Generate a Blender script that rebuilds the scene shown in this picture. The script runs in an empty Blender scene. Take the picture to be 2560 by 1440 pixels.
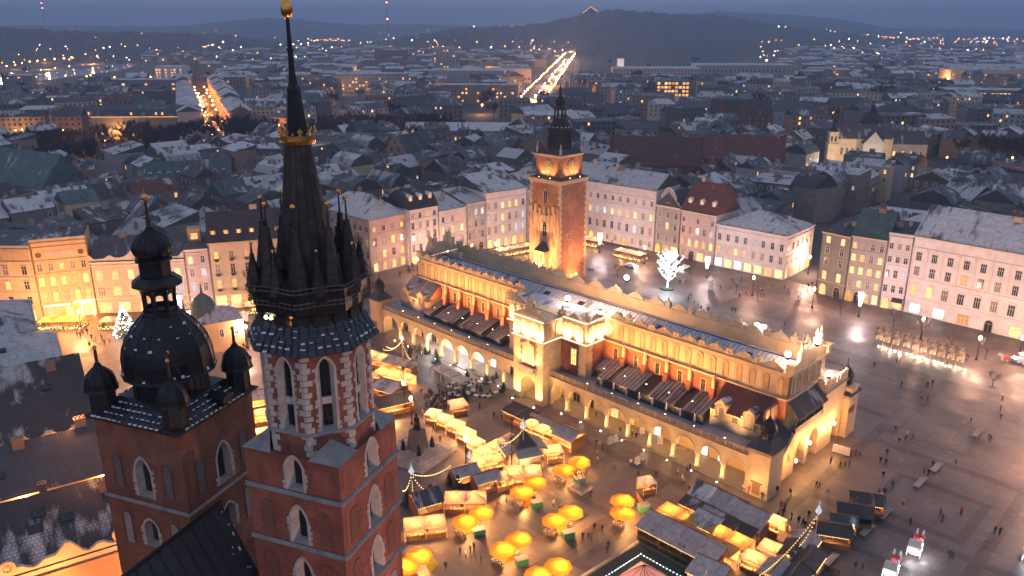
import bpy, bmesh, math, random
from mathutils import Vector, Matrix, noise as mnoise
R = math.radians
PI = math.pi
rnd = random.Random(7)
S = bpy.context.scene
C = S.collection
# ------------------------------------------------------------ camera
H = 80.0
PITCH = R(18.35)
FPX = 28 / 36 * 2560
cam_d = bpy.data.cameras.new('camera')
cam = bpy.data.objects.new('camera', cam_d)
C.objects.link(cam)
cam.location = (0, 0, H)
cam.rotation_euler = (PI / 2 - PITCH, 0, 0)
cam_d.lens = 28
cam_d.sensor_width = 36
cam_d.clip_start = 1
cam_d.clip_end = 40000
S.camera = cam
# ------------------------------------------------------------ world, sun, exposure
w = bpy.data.worlds.new('World')
S.world = w
w.use_nodes = True
wn, wl = w.node_tree.nodes, w.node_tree.links
bg = wn['Background']
sky = wn.new('ShaderNodeTexSky')
sky.sky_type = 'NISHITA'
sky.sun_disc = False
SUN_EL, SUN_ROT = R(0.5), R(205)
sky.sun_elevation = SUN_EL
sky.sun_rotation = SUN_ROT
sky.altitude = 200
sky.air_density = 1.0
sky.dust_density = 1.2
sky.ozone_density = 2.5
tint = wn.new('ShaderNodeMix')
tint.data_type = 'RGBA'
tint.blend_type = 'MIX'
tint.inputs[0].default_value = 0.75
tint.inputs[7].default_value = (1.60, 1.88, 2.66, 1)
wl.new(sky.outputs[0], tint.inputs[6])
wl.new(tint.outputs[2], bg.inputs[0])
bg.inputs[1].default_value = 0.1
sd = bpy.data.lights.new('sun', 'SUN')
sd.energy = 0.03
sd.angle = R(40)
sd.color = (0.8, 0.85, 1.0)
so = bpy.data.objects.new('sun', sd)
C.objects.link(so)
so.rotation_euler = (R(55), 0, R(25))
S.view_settings.view_transform = 'Standard'
S.view_settings.look = 'None'
S.view_settings.exposure = 1.55
S.view_settings.gamma = 1.0
S.view_settings.use_curve_mapping = False
S.render.engine = 'CYCLES'
cy = S.cycles
cy.max_bounces = 4
cy.diffuse_bounces = 2
cy.glossy_bounces = 2
cy.transmission_bounces = 3
cy.transparent_max_bounces = 8
cy.volume_bounces = 0
cy.use_denoising = True
cy.denoiser = 'OPENIMAGEDENOISE'
cy.sample_clamp_indirect = 4
cy.sample_clamp_direct = 0
cy.caustics_reflective = False
cy.caustics_refractive = False
cy.use_light_tree = True
# ------------------------------------------------------------ picture -> place
_c, _s = math.cos(PITCH), math.sin(PITCH)
def gp(px, py, z=0.0):
 """the point of the level plane z that the photograph shows at px, py"""
 x, y = px - 1280, 720 - py
 dx, dy, dz = x, FPX * _c + y * _s, -FPX * _s + y * _c
 t = (z - H) / dz
 return (dx * t, dy * t)
def zat(X, Y, py):
 """height of the point above X, Y that shows at row py"""
 k = (720 - py) / FPX
 return H + Y * (k * _c - _s) / (_c + k * _s)
R2 = math.sqrt(.5)
# ------------------------------------------------------------ mesh helpers
class MB:
 def __init__(s):
  s.v, s.f, s.m, s.M = [], [], [], None
 def add(s, vs, fs, mi=0):
  o = len(s.v)
  if s.M is not None:
   vs = [tuple(s.M @ Vector(p)) for p in vs]
  s.v += vs
  for f in fs:
   s.f.append(tuple(i + o for i in f))
   s.m.append(mi)
  return s
 def quad(s, a, b, c, d, mi=0):
  return s.add([a, b, c, d], [(0, 1, 2, 3)], mi)
 def box(s, x0, x1, y0, y1, z0, z1, mi=0):
  return s.add([(x0, y0, z0), (x1, y0, z0), (x1, y1, z0), (x0, y1, z0), (x0, y0, z1), (x1, y0, z1), (x1, y1, z1), (x0, y1, z1)],
      [(0, 3, 2, 1), (4, 5, 6, 7), (0, 1, 5, 4), (1, 2, 6, 5), (2, 3, 7, 6), (3, 0, 4, 7)], mi)
 def frus(s, x0, x1, y0, y1, z0, X0, X1, Y0, Y1, z1, mi=0):
  return s.add([(x0, y0, z0), (x1, y0, z0), (x1, y1, z0), (x0, y1, z0), (X0, Y0, z1), (X1, Y0, z1), (X1, Y1, z1), (X0, Y1, z1)],
      [(0, 3, 2, 1), (4, 5, 6, 7), (0, 1, 5, 4), (1, 2, 6, 5), (2, 3, 7, 6), (3, 0, 4, 7)], mi)
 def prism(s, poly, z0, z1, mi=0):
  n = len(poly)
  vs = [(x, y, z0) for x, y in poly] + [(x, y, z1) for x, y in poly]
  fs = [tuple(range(n))[::-1], tuple(range(n, 2 * n))] + [(i, (i + 1) % n, n + (i + 1) % n, n + i) for i in range(n)]
  return s.add(vs, fs, mi)
 def plate(s, poly, y0, y1, mi=0):
  """outline in x, z pushed from y0 to y1"""
  n = len(poly)
  vs = [(x, y0, z) for x, z in poly] + [(x, y1, z) for x, z in poly]
  fs = [tuple(range(n)), tuple(range(n, 2 * n))[::-1]] + [(i, n + i, n + (i + 1) % n, (i + 1) % n) for i in range(n)]
  return s.add(vs, fs, mi)
 def strip(s, pts, y0, y1, mi=0):
  """wall y0..y1 whose lower and upper edge follow pts = [(x, lo, hi)]"""
  for (xa, la, ha), (xb, lb, hb) in zip(pts, pts[1:]):
   if abs(xb - xa) > 1e-6:
    s.add([(xa, y0, la), (xb, y0, lb), (xb, y0, hb), (xa, y0, ha), (xa, y1, la), (xb, y1, lb), (xb, y1, hb), (xa, y1, ha)],
      [(0, 1, 2, 3), (7, 6, 5, 4), (3, 2, 6, 7), (4, 5, 1, 0)], mi)
   else:
    for p, q in ((la, lb), (ha, hb)):
     if abs(p - q) > 1e-6:
      s.quad((xa, y0, p), (xa, y0, q), (xa, y1, q), (xa, y1, p), mi)
  for (x, l, h) in (pts[0], pts[-1]):
   s.quad((x, y0, l), (x, y0, h), (x, y1, h), (x, y1, l), mi)
  return s
 def lathe(s, prof, n=12, cx=0, cy=0, mi=0, rot=0.0, sx=1.0):
  vs = []
  for r, z in prof:
   vs += [(cx + sx * r * math.cos(rot + 2 * PI * k / n), cy + r * math.sin(rot + 2 * PI * k / n), z) for k in range(n)]
  fs = []
  for i in range(len(prof) - 1):
   for k in range(n):
    a, b = i * n + k, i * n + (k + 1) % n
    fs.append((a, b, b + n, a + n))
  fs += [tuple(range(n))[::-1], tuple(range((len(prof) - 1) * n, len(prof) * n))]
  return s.add(vs, fs, mi)
 def tube(s, pts, r, n=5, mi=0, r1=None):
  pts = [Vector(p) for p in pts]
  vs, m = [], len(pts)
  for i, p in enumerate(pts):
   d = (pts[min(i + 1, m - 1)] - pts[max(i - 1, 0)])
   d = d.normalized() if d.length > 1e-9 else Vector((0, 0, 1))
   a = d.cross(Vector((0, 0, 1)) if abs(d.z) < .9 else Vector((1, 0, 0))).normalized()
   b = d.cross(a)
   rr = r if r1 is None else r + (r1 - r) * i / max(m - 1, 1)
   vs += [tuple(p + a * rr * math.cos(2 * PI * k / n) + b * rr * math.sin(2 * PI * k / n)) for k in range(n)]
  fs = []
  for i in range(m - 1):
   for k in range(n):
    fs.append((i * n + k, i * n + (k + 1) % n, (i + 1) * n + (k + 1) % n, (i + 1) * n + k))
  fs += [tuple(range(n)), tuple(range((m - 1) * n, m * n))[::-1]]
  return s.add(vs, fs, mi)
 def ball(s, c, r, n=8, mi=0, sz=1.0):
  k = max(3, n // 2)
  prof = [(max(r * math.sin(PI * i / k), r * .02), c[2] - r * sz * math.cos(PI * i / k)) for i in range(k + 1)]
  return s.lathe(prof, n, c[0], c[1], mi)
 def mesh(s, name, mats):
  me = bpy.data.meshes.new(name)
  me.from_pydata(s.v, [], s.f)
  for m in (mats if isinstance(mats, (list, tuple)) else [mats]):
   me.materials.append(m)
  if any(s.m):
   me.polygons.foreach_set('material_index', s.m)
  return me
def link(name, me, parent=None, loc=None, rz=None):
 o = bpy.data.objects.new(name, me)
 C.objects.link(o)
 if parent is not None:
  o.parent = parent
 if loc is not None:
  o.location = loc
 if rz:
  o.rotation_euler = (0, 0, rz)
 return o
def part(name, mb, mats, parent=None, loc=None, rz=None):
 return link(name, mb.mesh(name, mats), parent, loc, rz)
def tag(o, label=None, cat=None, group=None, kind=None):
 for k, v in (('label', label), ('category', cat), ('group', group), ('kind', kind)):
  if v:
   o[k] = v
 return o
def thing(name, label, cat, loc=(0, 0, 0), rz=0.0, group=None):
 o = bpy.data.objects.new(name, None)
 C.objects.link(o)
 o.empty_display_size = .2
 o.location = loc
 o.rotation_euler = (0, 0, rz)
 return tag(o, label, cat, group)
def kids(o, ch):
 return ch.get(o, ())
def copy_tree(o, loc, rz=None, label=None, group=None):
 c = o.copy()
 C.objects.link(c)
 c.location = loc
 if rz is not None:
  c.rotation_euler = (0, 0, rz)
 if label:
  c['label'] = label
 if group:
  c['group'] = group
 for ch in o.children:
  d = ch.copy()
  C.objects.link(d)
  d.parent = c
  for g in ch.children:
   e = g.copy()
   C.objects.link(e)
   e.parent = d
 return c
def smooth(o):
 o.data.polygons.foreach_set('use_smooth', [True] * len(o.data.polygons))
 return o
def lamp(kind, loc, watts, col, size=.3, target=None, sx=None, sy=None, spread=None, cone=None, name='light', parent=None):
 d = bpy.data.lights.new(name, kind)
 d.energy = watts
 d.color = col
 if kind == 'AREA':
  d.shape = 'RECTANGLE'
  d.size, d.size_y = sx or size, sy or size
  if spread:
   d.spread = spread
 elif kind == 'SPOT':
  d.shadow_soft_size = size
  d.spot_size = cone or R(100)
  d.spot_blend = .8
 else:
  d.shadow_soft_size = size
 o = bpy.data.objects.new(name, d)
 C.objects.link(o)
 o.location = loc
 if parent is not None:
  o.parent = parent
 if target is not None:
  o.rotation_euler = (Vector(target) - Vector(loc)).to_track_quat('-Z', 'Y').to_euler()
 return o
WARM, ORANGE, COOL, PINK = (1, .52, .19), (1, .38, .09), (.75, .85, 1), (1, .56, .38)
# ------------------------------------------------------------ materials
M = {}
def new_mat(name):
 m = bpy.data.materials.new(name)
 m.use_nodes = True
 return m, m.node_tree.nodes, m.node_tree.links, m.node_tree.nodes['Principled BSDF']
def _col(c):
 return (c[0], c[1], c[2], 1)
def objrand(n, l, lo, hi):
 oi = n.new('ShaderNodeObjectInfo')
 mr = n.new('ShaderNodeMapRange')
 l.new(oi.outputs['Random'], mr.inputs[0])
 mr.inputs[3].default_value, mr.inputs[4].default_value = lo, hi
 return mr.outputs[0]
def wall_uv(n, l):
 """u along any upright wall, v up, in the object's own metres"""
 tc = n.new('ShaderNodeTexCoord')
 p, q = n.new('ShaderNodeSeparateXYZ'), n.new('ShaderNodeSeparateXYZ')
 l.new(tc.outputs['Object'], p.inputs[0])
 l.new(tc.outputs['Normal'], q.inputs[0])
 a, b, d = n.new('ShaderNodeMath'), n.new('ShaderNodeMath'), n.new('ShaderNodeMath')
 a.operation = b.operation = 'MULTIPLY'
 d.operation = 'SUBTRACT'
 l.new(p.outputs[1], a.inputs[0]); l.new(q.outputs[0], a.inputs[1])
 l.new(p.outputs[0], b.inputs[0]); l.new(q.outputs[1], b.inputs[1])
 l.new(a.outputs[0], d.inputs[0]); l.new(b.outputs[0], d.inputs[1])
 cb = n.new('ShaderNodeCombineXYZ')
 l.new(d.outputs[0], cb.inputs[0]); l.new(p.outputs[2], cb.inputs[1])
 return cb.outputs[0]
def slope_uv(n, l):
 """u across a roof slope, v down it"""
 tc = n.new('ShaderNodeTexCoord')
 p, q = n.new('ShaderNodeSeparateXYZ'), n.new('ShaderNodeSeparateXYZ')
 l.new(tc.outputs['Object'], p.inputs[0])
 l.new(tc.outputs['Normal'], q.inputs[0])
 fl = n.new('ShaderNodeVectorMath'); fl.operation = 'MULTIPLY'
 l.new(tc.outputs['Normal'], fl.inputs[0]); fl.inputs[1].default_value = (1, 1, 0)
 nn = n.new('ShaderNodeVectorMath'); nn.operation = 'NORMALIZE'
 l.new(fl.outputs[0], nn.inputs[0])
 dv = n.new('ShaderNodeVectorMath'); dv.operation = 'DOT_PRODUCT'
 l.new(tc.outputs['Object'], dv.inputs[0]); l.new(nn.outputs[0], dv.inputs[1])
 cr = n.new('ShaderNodeVectorMath'); cr.operation = 'CROSS_PRODUCT'
 l.new(nn.outputs[0], cr.inputs[0]); cr.inputs[1].default_value = (0, 0, 1)
 du = n.new('ShaderNodeVectorMath'); du.operation = 'DOT_PRODUCT'
 l.new(tc.outputs['Object'], du.inputs[0]); l.new(cr.outputs[0], du.inputs[1])
 cb = n.new('ShaderNodeCombineXYZ')
 l.new(du.outputs['Value'], cb.inputs[0]); l.new(dv.outputs['Value'], cb.inputs[1])
 return cb.outputs[0]
def mixc(n, l, fac, a, b, blend='MIX'):
 x = n.new('ShaderNodeMix')
 x.data_type = 'RGBA'
 x.blend_type = blend
 for sock, v in ((x.inputs[0], fac), (x.inputs[6], a), (x.inputs[7], b)):
  if hasattr(v, 'is_output') or hasattr(v, 'links'):
   l.new(v, sock)
  elif isinstance(v, (int, float)):
   sock.default_value = v
  else:
   sock.default_value = _col(v)
 return x.outputs[2]
def noise_ramp(n, l, vec, scale, lo, hi, detail=4, rough=.6):
 t = n.new('ShaderNodeTexNoise')
 t.inputs['Scale'].default_value = scale
 t.inputs['Detail'].default_value = detail
 t.inputs['Roughness'].default_value = rough
 if vec is not None:
  l.new(vec, t.inputs['Vector'])
 mr = n.new('ShaderNodeMapRange')
 mr.clamp = True
 l.new(t.outputs[0], mr.inputs[0])
 mr.inputs[1].default_value, mr.inputs[2].default_value = lo, hi
 return mr.outputs[0]
def mat(name, col, rough=.8, var=.25, scale=.6, metal=0, bump=0, dirt=None, rand=0):
 """plain surface with blotches and streaks of weathering"""
 m, n, l, b = new_mat(name)
 tc = n.new('ShaderNodeTexCoord')
 f = noise_ramp(n, l, tc.outputs['Object'], scale, .3, .7)
 c2 = dirt or tuple(x * (1 - var) for x in col)
 c = mixc(n, l, f, col, c2)
 g = noise_ramp(n, l, tc.outputs['Object'], scale * 9, .35, .65, 3)
 c = mixc(n, l, g, c, tuple(.55 + .45 * 0 + .0 for _ in range(3)), 'MULTIPLY') if False else c
 if rand:
  hv = n.new('ShaderNodeHueSaturation')
  l.new(objrand(n, l, 1 - rand, 1 + rand), hv.inputs['Value'])
  l.new(c, hv.inputs['Color'])
  c = hv.outputs[0]
 l.new(c, b.inputs['Base Color'])
 b.inputs['Roughness'].default_value = rough
 b.inputs['Metallic'].default_value = metal
 if bump:
  bp = n.new('ShaderNodeBump')
  bp.inputs['Strength'].default_value = bump
  bp.inputs['Distance'].default_value = .05
  l.new(g, bp.inputs['Height'])
  l.new(bp.outputs[0], b.inputs['Normal'])
 M[name] = m
 return m
def brick_mat(name, c1, c2, mortar, scale=1.0, bump=.6, blotch=.5):
 m, n, l, b = new_mat(name)
 uv = wall_uv(n, l)
 t = n.new('ShaderNodeTexBrick')
 l.new(uv, t.inputs['Vector'])
 t.inputs['Color1'].default_value, t.inputs['Color2'].default_value, t.inputs['Mortar'].default_value = _col(c1), _col(c2), _col(mortar)
 t.inputs['Scale'].default_value = scale
 t.inputs['Brick Width'].default_value, t.inputs['Row Height'].default_value = .30, .10
 t.inputs['Mortar Size'].default_value = .012
 tc = n.new('ShaderNodeTexCoord')
 f = noise_ramp(n, l, tc.outputs['Object'], .7, .35, .7, 5)
 c = mixc(n, l, f, t.outputs[0], tuple(x * blotch for x in c1))
 h = noise_ramp(n, l, tc.outputs['Object'], 3.5, .6, .7, 2)
 c = mixc(n, l, h, c, tuple(x * .42 for x in c1))
 h2 = noise_ramp(n, l, uv, 7.0, .45, .62, 2)
 c = mixc(n, l, h2, c, tuple(x * .66 for x in c2))
 h3 = noise_ramp(n, l, tc.outputs['Object'], .22, .5, .75, 3)
 c = mixc(n, l, h3, c, (c1[0] * 1.25, c1[1] * 1.5, c1[2] * 1.6))
 l.new(c, b.inputs['Base Color'])
 b.inputs['Roughness'].default_value = .9
 bp = n.new('ShaderNodeBump')
 bp.inputs['Strength'].default_value = bump
 bp.inputs['Distance'].default_value = .02
 bp.invert = True
 l.new(t.outputs['Fac'], bp.inputs['Height'])
 l.new(bp.outputs[0], b.inputs['Normal'])
 M[name] = m
 return m
def roof_mat(name, base, base2, snow=.5, snow_col=(.63, .60, .59), seam=.45, tile=False, rand=.12):
 """tin with standing seams or rows of tiles, under a thin broken layer of snow"""
 m, n, l, b = new_mat(name)
 uv = slope_uv(n, l)
 tc = n.new('ShaderNodeTexCoord')
 oi = n.new('ShaderNodeObjectInfo')
 off = n.new('ShaderNodeVectorMath')
 off.operation = 'ADD'
 l.new(tc.outputs['Object'], off.inputs[0]); l.new(oi.outputs['Location'], off.inputs[1])
 pos = off.outputs[0]
 bt = n.new('ShaderNodeTexBrick')
 l.new(uv, bt.inputs['Vector'])
 bt.inputs['Scale'].default_value = 1
 bt.inputs['Brick Width'].default_value = .5 if tile else seam
 bt.inputs['Row Height'].default_value = .4 if tile else 3.0
 bt.inputs['Mortar Size'].default_value = .05 if tile else .035
 bt.inputs['Color1'].default_value, bt.inputs['Color2'].default_value = _col(base), _col(base2)
 bt.inputs['Mortar'].default_value = _col(tuple(x * .45 for x in base))
 under = mixc(n, l, noise_ramp(n, l, pos, .35, .35, .68, 4), bt.outputs[0], tuple(x * .55 for x in base2))
 mp = n.new('ShaderNodeMapping')
 mp.inputs['Scale'].default_value = (.55, .16, 1)
 va = n.new('ShaderNodeVectorMath')
 va.operation = 'ADD'
 l.new(uv, va.inputs[0]); l.new(oi.outputs['Location'], va.inputs[1])
 l.new(va.outputs[0], mp.inputs[0])
 a1 = noise_ramp(n, l, mp.outputs[0], 1, .2, .8, 6, .6)
 a2 = noise_ramp(n, l, pos, .11, .2, .8, 4, .5)
 sm = n.new('ShaderNodeMath'); sm.operation = 'MULTIPLY_ADD'; sm.inputs[1].default_value = .5
 l.new(a1, sm.inputs[0])
 hf = n.new('ShaderNodeMath'); hf.operation = 'MULTIPLY'; hf.inputs[1].default_value = .5
 l.new(a2, hf.inputs[0]); l.new(hf.outputs[0], sm.inputs[2])
 ar = n.new('ShaderNodeMapRange'); ar.inputs[1].default_value, ar.inputs[2].default_value = .72 - snow * .55, .84 - snow * .55
 l.new(sm.outputs[0], ar.inputs[0])
 a = ar.outputs[0]
 g = n.new('ShaderNodeNewGeometry')
 sp = n.new('ShaderNodeSeparateXYZ')
 l.new(g.outputs['True Normal'], sp.inputs[0])
 up = n.new('ShaderNodeMapRange')
 up.inputs[1].default_value, up.inputs[2].default_value = .35, .8
 l.new(sp.outputs[2], up.inputs[0])
 k = n.new('ShaderNodeMath'); k.operation = 'MULTIPLY'
 l.new(a, k.inputs[0]); l.new(up.outputs[0], k.inputs[1])
 ln = n.new('ShaderNodeMapRange')
 ln.inputs[3].default_value, ln.inputs[4].default_value = 1.0, .45
 l.new(bt.outputs['Fac'], ln.inputs[0])
 k2 = n.new('ShaderNodeMath'); k2.operation = 'MULTIPLY'
 l.new(k.outputs[0], k2.inputs[0]); l.new(ln.outputs[0], k2.inputs[1])
 sc = mixc(n, l, noise_ramp(n, l, pos, 1.1, .3, .7, 3), snow_col, tuple(x * .6 for x in snow_col))
 c = mixc(n, l, k2.outputs[0], under, sc)
 if rand:
  hv = n.new('ShaderNodeHueSaturation')
  l.new(objrand(n, l, 1 - rand * 2, 1 + rand), hv.inputs['Value'])
  l.new(c, hv.inputs['Color'])
  c = hv.outputs[0]
 l.new(c, b.inputs['Base Color'])
 b.inputs['Roughness'].default_value = .7
 bp = n.new('ShaderNodeBump')
 bp.inputs['Strength'].default_value = .5
 bp.inputs['Distance'].default_value = .06
 l.new(bt.outputs['Fac'], bp.inputs['Height'])
 l.new(bp.outputs[0], b.inputs['Normal'])
 M[name] = m
 return m
def emit(name, col, strength, base=(.02, .02, .02), sample=False, rand=0, texture=0):
 m, n, l, b = new_mat(name)
 b.inputs['Base Color'].default_value = _col(base)
 c = col
 b.inputs['Emission Color'].default_value = _col(col)
 b.inputs['Emission Strength'].default_value = strength
 src = None
 if texture:
  tc = n.new('ShaderNodeTexCoord')
  f = noise_ramp(n, l, tc.outputs['Object'], texture, .3, .72, 3)
  l.new(mixc(n, l, f, col, tuple(x * y for x, y in zip(col, (.45, .3, .18)))), b.inputs['Emission Color'])
 if rand:
  mu = n.new('ShaderNodeMath'); mu.operation = 'MULTIPLY'
  l.new(objrand(n, l, 1 - rand, 1 + rand), mu.inputs[0])
  mu.inputs[1].default_value = strength
  l.new(mu.outputs[0], b.inputs['Emission Strength'])
 m.cycles.emission_sampling = 'AUTO' if sample else 'NONE'
 M[name] = m
 return m
def cloth(name, col, trans=.5, rough=.8):
 """canvas that lets lamp light from below shine through"""
 m, n, l, b = new_mat(name)
 tc = n.new('ShaderNodeTexCoord')
 f = noise_ramp(n, l, tc.outputs['Object'], 1.2, .3, .7)
 c = mixc(n, l, f, col, tuple(x * .8 for x in col))
 l.new(c, b.inputs['Base Color'])
 b.inputs['Roughness'].default_value = rough
 t = n.new('ShaderNodeBsdfTranslucent')
 l.new(c, t.inputs[0])
 mx = n.new('ShaderNodeMixShader')
 mx.inputs[0].default_value = trans
 l.new(b.outputs[0], mx.inputs[1]); l.new(t.outputs[0], mx.inputs[2])
 l.new(mx.outputs[0], n['Material Output'].inputs[0])
 M[name] = m
 return m
mat('stone_white', (.52, .46, .41), .8, .4, 1.2, rand=.06)
mat('stone_grey', (.30, .28, .27), .85, .45, .9)
mat('stone_dark', (.13, .12, .12), .85, .4, .9)
brick_mat('brick_church', (.33, .092, .052), (.23, .064, .04), (.26, .17, .13))
brick_mat('brick_church_old', (.24, .085, .048), (.17, .062, .038), (.2, .14, .1), blotch=.65)
brick_mat('brick_hall', (.33, .10, .055), (.27, .085, .05), (.3, .2, .14), 1.0, .3)
brick_mat('brick_tower', (.34, .13, .07), (.28, .10, .06), (.33, .23, .16), .8, .3, .65)
mat('copper_dark', (.022, .021, .023), .42, .5, 1.5, .55)
mat('lead', (.060, .046, .038), .48, .5, 2.2, .5, rand=.3)
mat('slate', (.022, .026, .034), .4, .4, 1.5, 0, rand=.35)
mat('gilt', (.85, .43, .11), .24, .25, 3, 1)
mat('wood_dark', (.045, .032, .024), .7, .4, 2)
mat('wood', (.22, .105, .045), .7, .35, 2, rand=.15)
mat('snow', (.66, .68, .74), .7, .2, 1.2)
mat('iron', (.03, .03, .032), .5, .3, 3, .6)
mat('iron_rail', (.16, .13, .10), .5, .3, 3, .4)
mat('louver_dark', (.012, .011, .011), .8, .3, 2)
roof_mat('tin_snow', (.07, .075, .08), (.095, .10, .11), .66)
roof_mat('tin_clear', (.06, .068, .076), (.085, .09, .10), .34)
roof_mat('tin_dark', (.05, .055, .065), (.07, .075, .085), .22)
roof_mat('hall_tin', (.16, .17, .19), (.18, .19, .21), .72, (.5, .5, .58), .9, rand=0)
roof_mat('cafe_tin', (.21, .15, .125), (.18, .13, .11), .62, (.5, .43, .42), 1.0, rand=0)
roof_mat('hut_tin', (.20, .165, .155), (.17, .14, .13), .82, (.42, .35, .33), 1.2, rand=.1)
roof_mat('tile_red', (.20, .062, .042), (.15, .05, .036), .12, tile=True)
roof_mat('tile_brown', (.075, .05, .045), (.055, .04, .038), .1, tile=True)
roof_mat('tile_snow', (.07, .055, .055), (.055, .047, .05), .34, tile=True)
roof_mat('copper_green', (.085, .14, .135), (.07, .12, .12), .18)
roof_mat('slate_roof', (.035, .042, .052), (.045, .05, .06), .15, tile=True)
for nm, c in dict(cream=(.60, .46, .30), ochre=(.52, .36, .19), pinkish=(.56, .42, .38), white=(.66, .61, .60), grey=(.36, .335, .325), sage=(.44, .42, .33), shaded=(.13, .115, .105), drab=(.22, .195, .17), rust=(.34, .20, .14), hall=(.56, .40, .23)).items():  # the darkest tone holds the shade of unlit old town walls in its colour
 mat('plaster_' + nm, c, .85, .28, .35, rand=.08)
mat('trim_white', (.66, .59, .54), .8, .25, .8)
mat('trim_warm', (.54, .41, .27), .8, .3, .8)
mat('glass_dark', (.018, .022, .03), .12, .2, 1)
mat('frame_white', (.62, .6, .58), .6, .1, 1)
mat('frame_brown', (.10, .06, .04), .6, .2, 1)
emit('pane_warm', (1, .52, .17), 1.0, rand=.45, texture=1.1)
emit('pane_gold', (1, .43, .10), .8, rand=.5, texture=.8)
emit('pane_cool', (.72, .8, 1), .42, rand=.4, texture=1.4)
emit('pane_dim', (1, .55, .34), .12, rand=.6, texture=.8)
emit('shop', (1, .56, .22), 1.0, rand=.3, texture=1.3)
emit('shop_cool', (.95, .88, .85), 1.0, rand=.3, texture=1.3)
emit('bulb', (1, .52, .17), 5)
emit('bulb_white', (.9, .92, 1), 6)
mat('plaster_attic',(.62,.48,.29),.85,.2,.35)
mat('dial',(.20,.14,.08),.6,.3,1.5)
mat('gilt_flat',(.75,.5,.18),.5,.2,2)
mat('tin_rib',(.2,.2,.23),.6,.2,1)
emit('led_white', (.85, .88, 1), 4)
emit('lamp_warm', (1, .6, .26), 16)
emit('lamp_white', (1, .84, .66), 30)
emit('lamp_orange', (1, .34, .06), 24)
emit('lamp_red', (1, .09, .05), 20)
emit('strip_warm', (1, .72, .38), 3)
cloth('canvas_yellow', (.66, .31, .03), .26)
cloth('canvas_cream', (.66, .50, .33), .27)
cloth('canvas_white', (.68, .60, .52), .26)
cloth('canvas_amber', (.68, .38, .12), .27)
cloth('tarp_lime', (.66, .62, .06), .45)
mat('crate_green', (.03, .16, .10), .5, .2, 2)
mat('bark', (.045, .035, .03), .9, .4, 2)
mat('twig', (.018, .016, .017), .9, .3, 2)
mat('fir', (.025, .055, .03), .9, .5, 2)
mat('hedge_green', (.035, .06, .025), .9, .5, 2)
mat('flowers', (.5, .16, .12), .8, .7, 6)
mat('skin', (.45, .27, .2), .6, .1, 3)
mat('paint_white', (.75, .75, .77), .35, .1, 1)
mat('rubber', (.02, .02, .02), .8, .2, 2)
mat('red_cloth', (.55, .03, .03), .7, .2, 3)
# ------------------------------------------------------------ ground
SU_A = -PI / 4
SUX, SUY = 3.5, 164.0
def su(x, y, z=0.0):
 return (SUX + (x + y) * R2, SUY + (y - x) * R2, z)
def sul(X, Y):
 dx, dy = X - SUX, Y - SUY
 return ((dx - dy) * R2, (dx + dy) * R2)
def ground_mat():
 m, n, l, b = new_mat('city_ground')
 tc = n.new('ShaderNodeTexCoord')
 f = noise_ramp(n, l, tc.outputs['Object'], .02, .4, .62, 6)
 c = mixc(n, l, f, (.035, .036, .04), (.10, .105, .12))
 f2 = noise_ramp(n, l, tc.outputs['Object'], .0022, .42, .58, 4)
 c = mixc(n, l, f2, c, (.03, .035, .036))
 l.new(c, b.inputs['Base Color'])
 b.inputs['Roughness'].default_value = .85
 M['city_ground'] = m
ground_mat()
def paving_mat(name, a, bcol, rough0, rough1, bw=.9, rh=.45):
 m, n, l, b = new_mat(name)
 tc = n.new('ShaderNodeTexCoord')
 t = n.new('ShaderNodeTexBrick')
 l.new(tc.outputs['Object'], t.inputs['Vector'])
 t.inputs['Scale'].default_value = 1
 t.inputs['Brick Width'].default_value, t.inputs['Row Height'].default_value = bw, rh
 t.inputs['Mortar Size'].default_value = .02
 t.inputs['Color1'].default_value, t.inputs['Color2'].default_value = _col(a), _col(bcol)
 t.inputs['Mortar'].default_value = _col(tuple(x * .5 for x in a))
 f = noise_ramp(n, l, tc.outputs['Object'], .09, .35, .68, 6)
 c = mixc(n, l, f, t.outputs[0], tuple(x * .62 for x in a))
 t2 = n.new('ShaderNodeTexBrick')
 l.new(tc.outputs['Object'], t2.inputs['Vector'])
 t2.inputs['Scale'].default_value = 1
 t2.inputs['Brick Width'].default_value, t2.inputs['Row Height'].default_value, t2.inputs['Mortar Size'].default_value = 7.5, 4.2, .06
 t2.inputs['Color1'].default_value, t2.inputs['Color2'].default_value, t2.inputs['Mortar'].default_value = (1.15, 1.1, 1.08, 1), (.72, .7, .7, 1), (.45, .42, .4, 1)
 c = mixc(n, l, .8, c, t2.outputs[0], 'MULTIPLY')
 f4 = noise_ramp(n, l, tc.outputs['Object'], .33, .6, .68, 5, .7)
 c = mixc(n, l, f4, c, tuple(x * 1.5 for x in bcol))
 f3 = noise_ramp(n, l, tc.outputs['Object'], .8, .5, .75, 4)
 c = mixc(n, l, f3, c, tuple(x * .7 for x in bcol))
 l.new(c, b.inputs['Base Color'])
 wet = noise_ramp(n, l, tc.outputs['Object'], .13, .36, .62, 4)
 mr = n.new('ShaderNodeMapRange')
 mr.inputs[3].default_value, mr.inputs[4].default_value = rough0, rough1
 l.new(wet, mr.inputs[0])
 l.new(mr.outputs[0], b.inputs['Roughness'])
 bp = n.new('ShaderNodeBump')
 bp.inputs['Strength'].default_value = .35
 bp.inputs['Distance'].default_value = .02
 l.new(t.outputs['Fac'], bp.inputs['Height'])
 bp.invert = True
 l.new(bp.outputs[0], b.inputs['Normal'])
 M[name] = m
paving_mat('paving', (.135, .102, .091), (.112, .087, .08), .36, .64)
paving_mat('paving_dark', (.075, .052, .048), (.062, .045, .042), .36, .65, .5, .25)
paving_mat('paving_pale', (.19, .16, .148), (.17, .145, .135), .4, .66, 1.4, .7)
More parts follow.
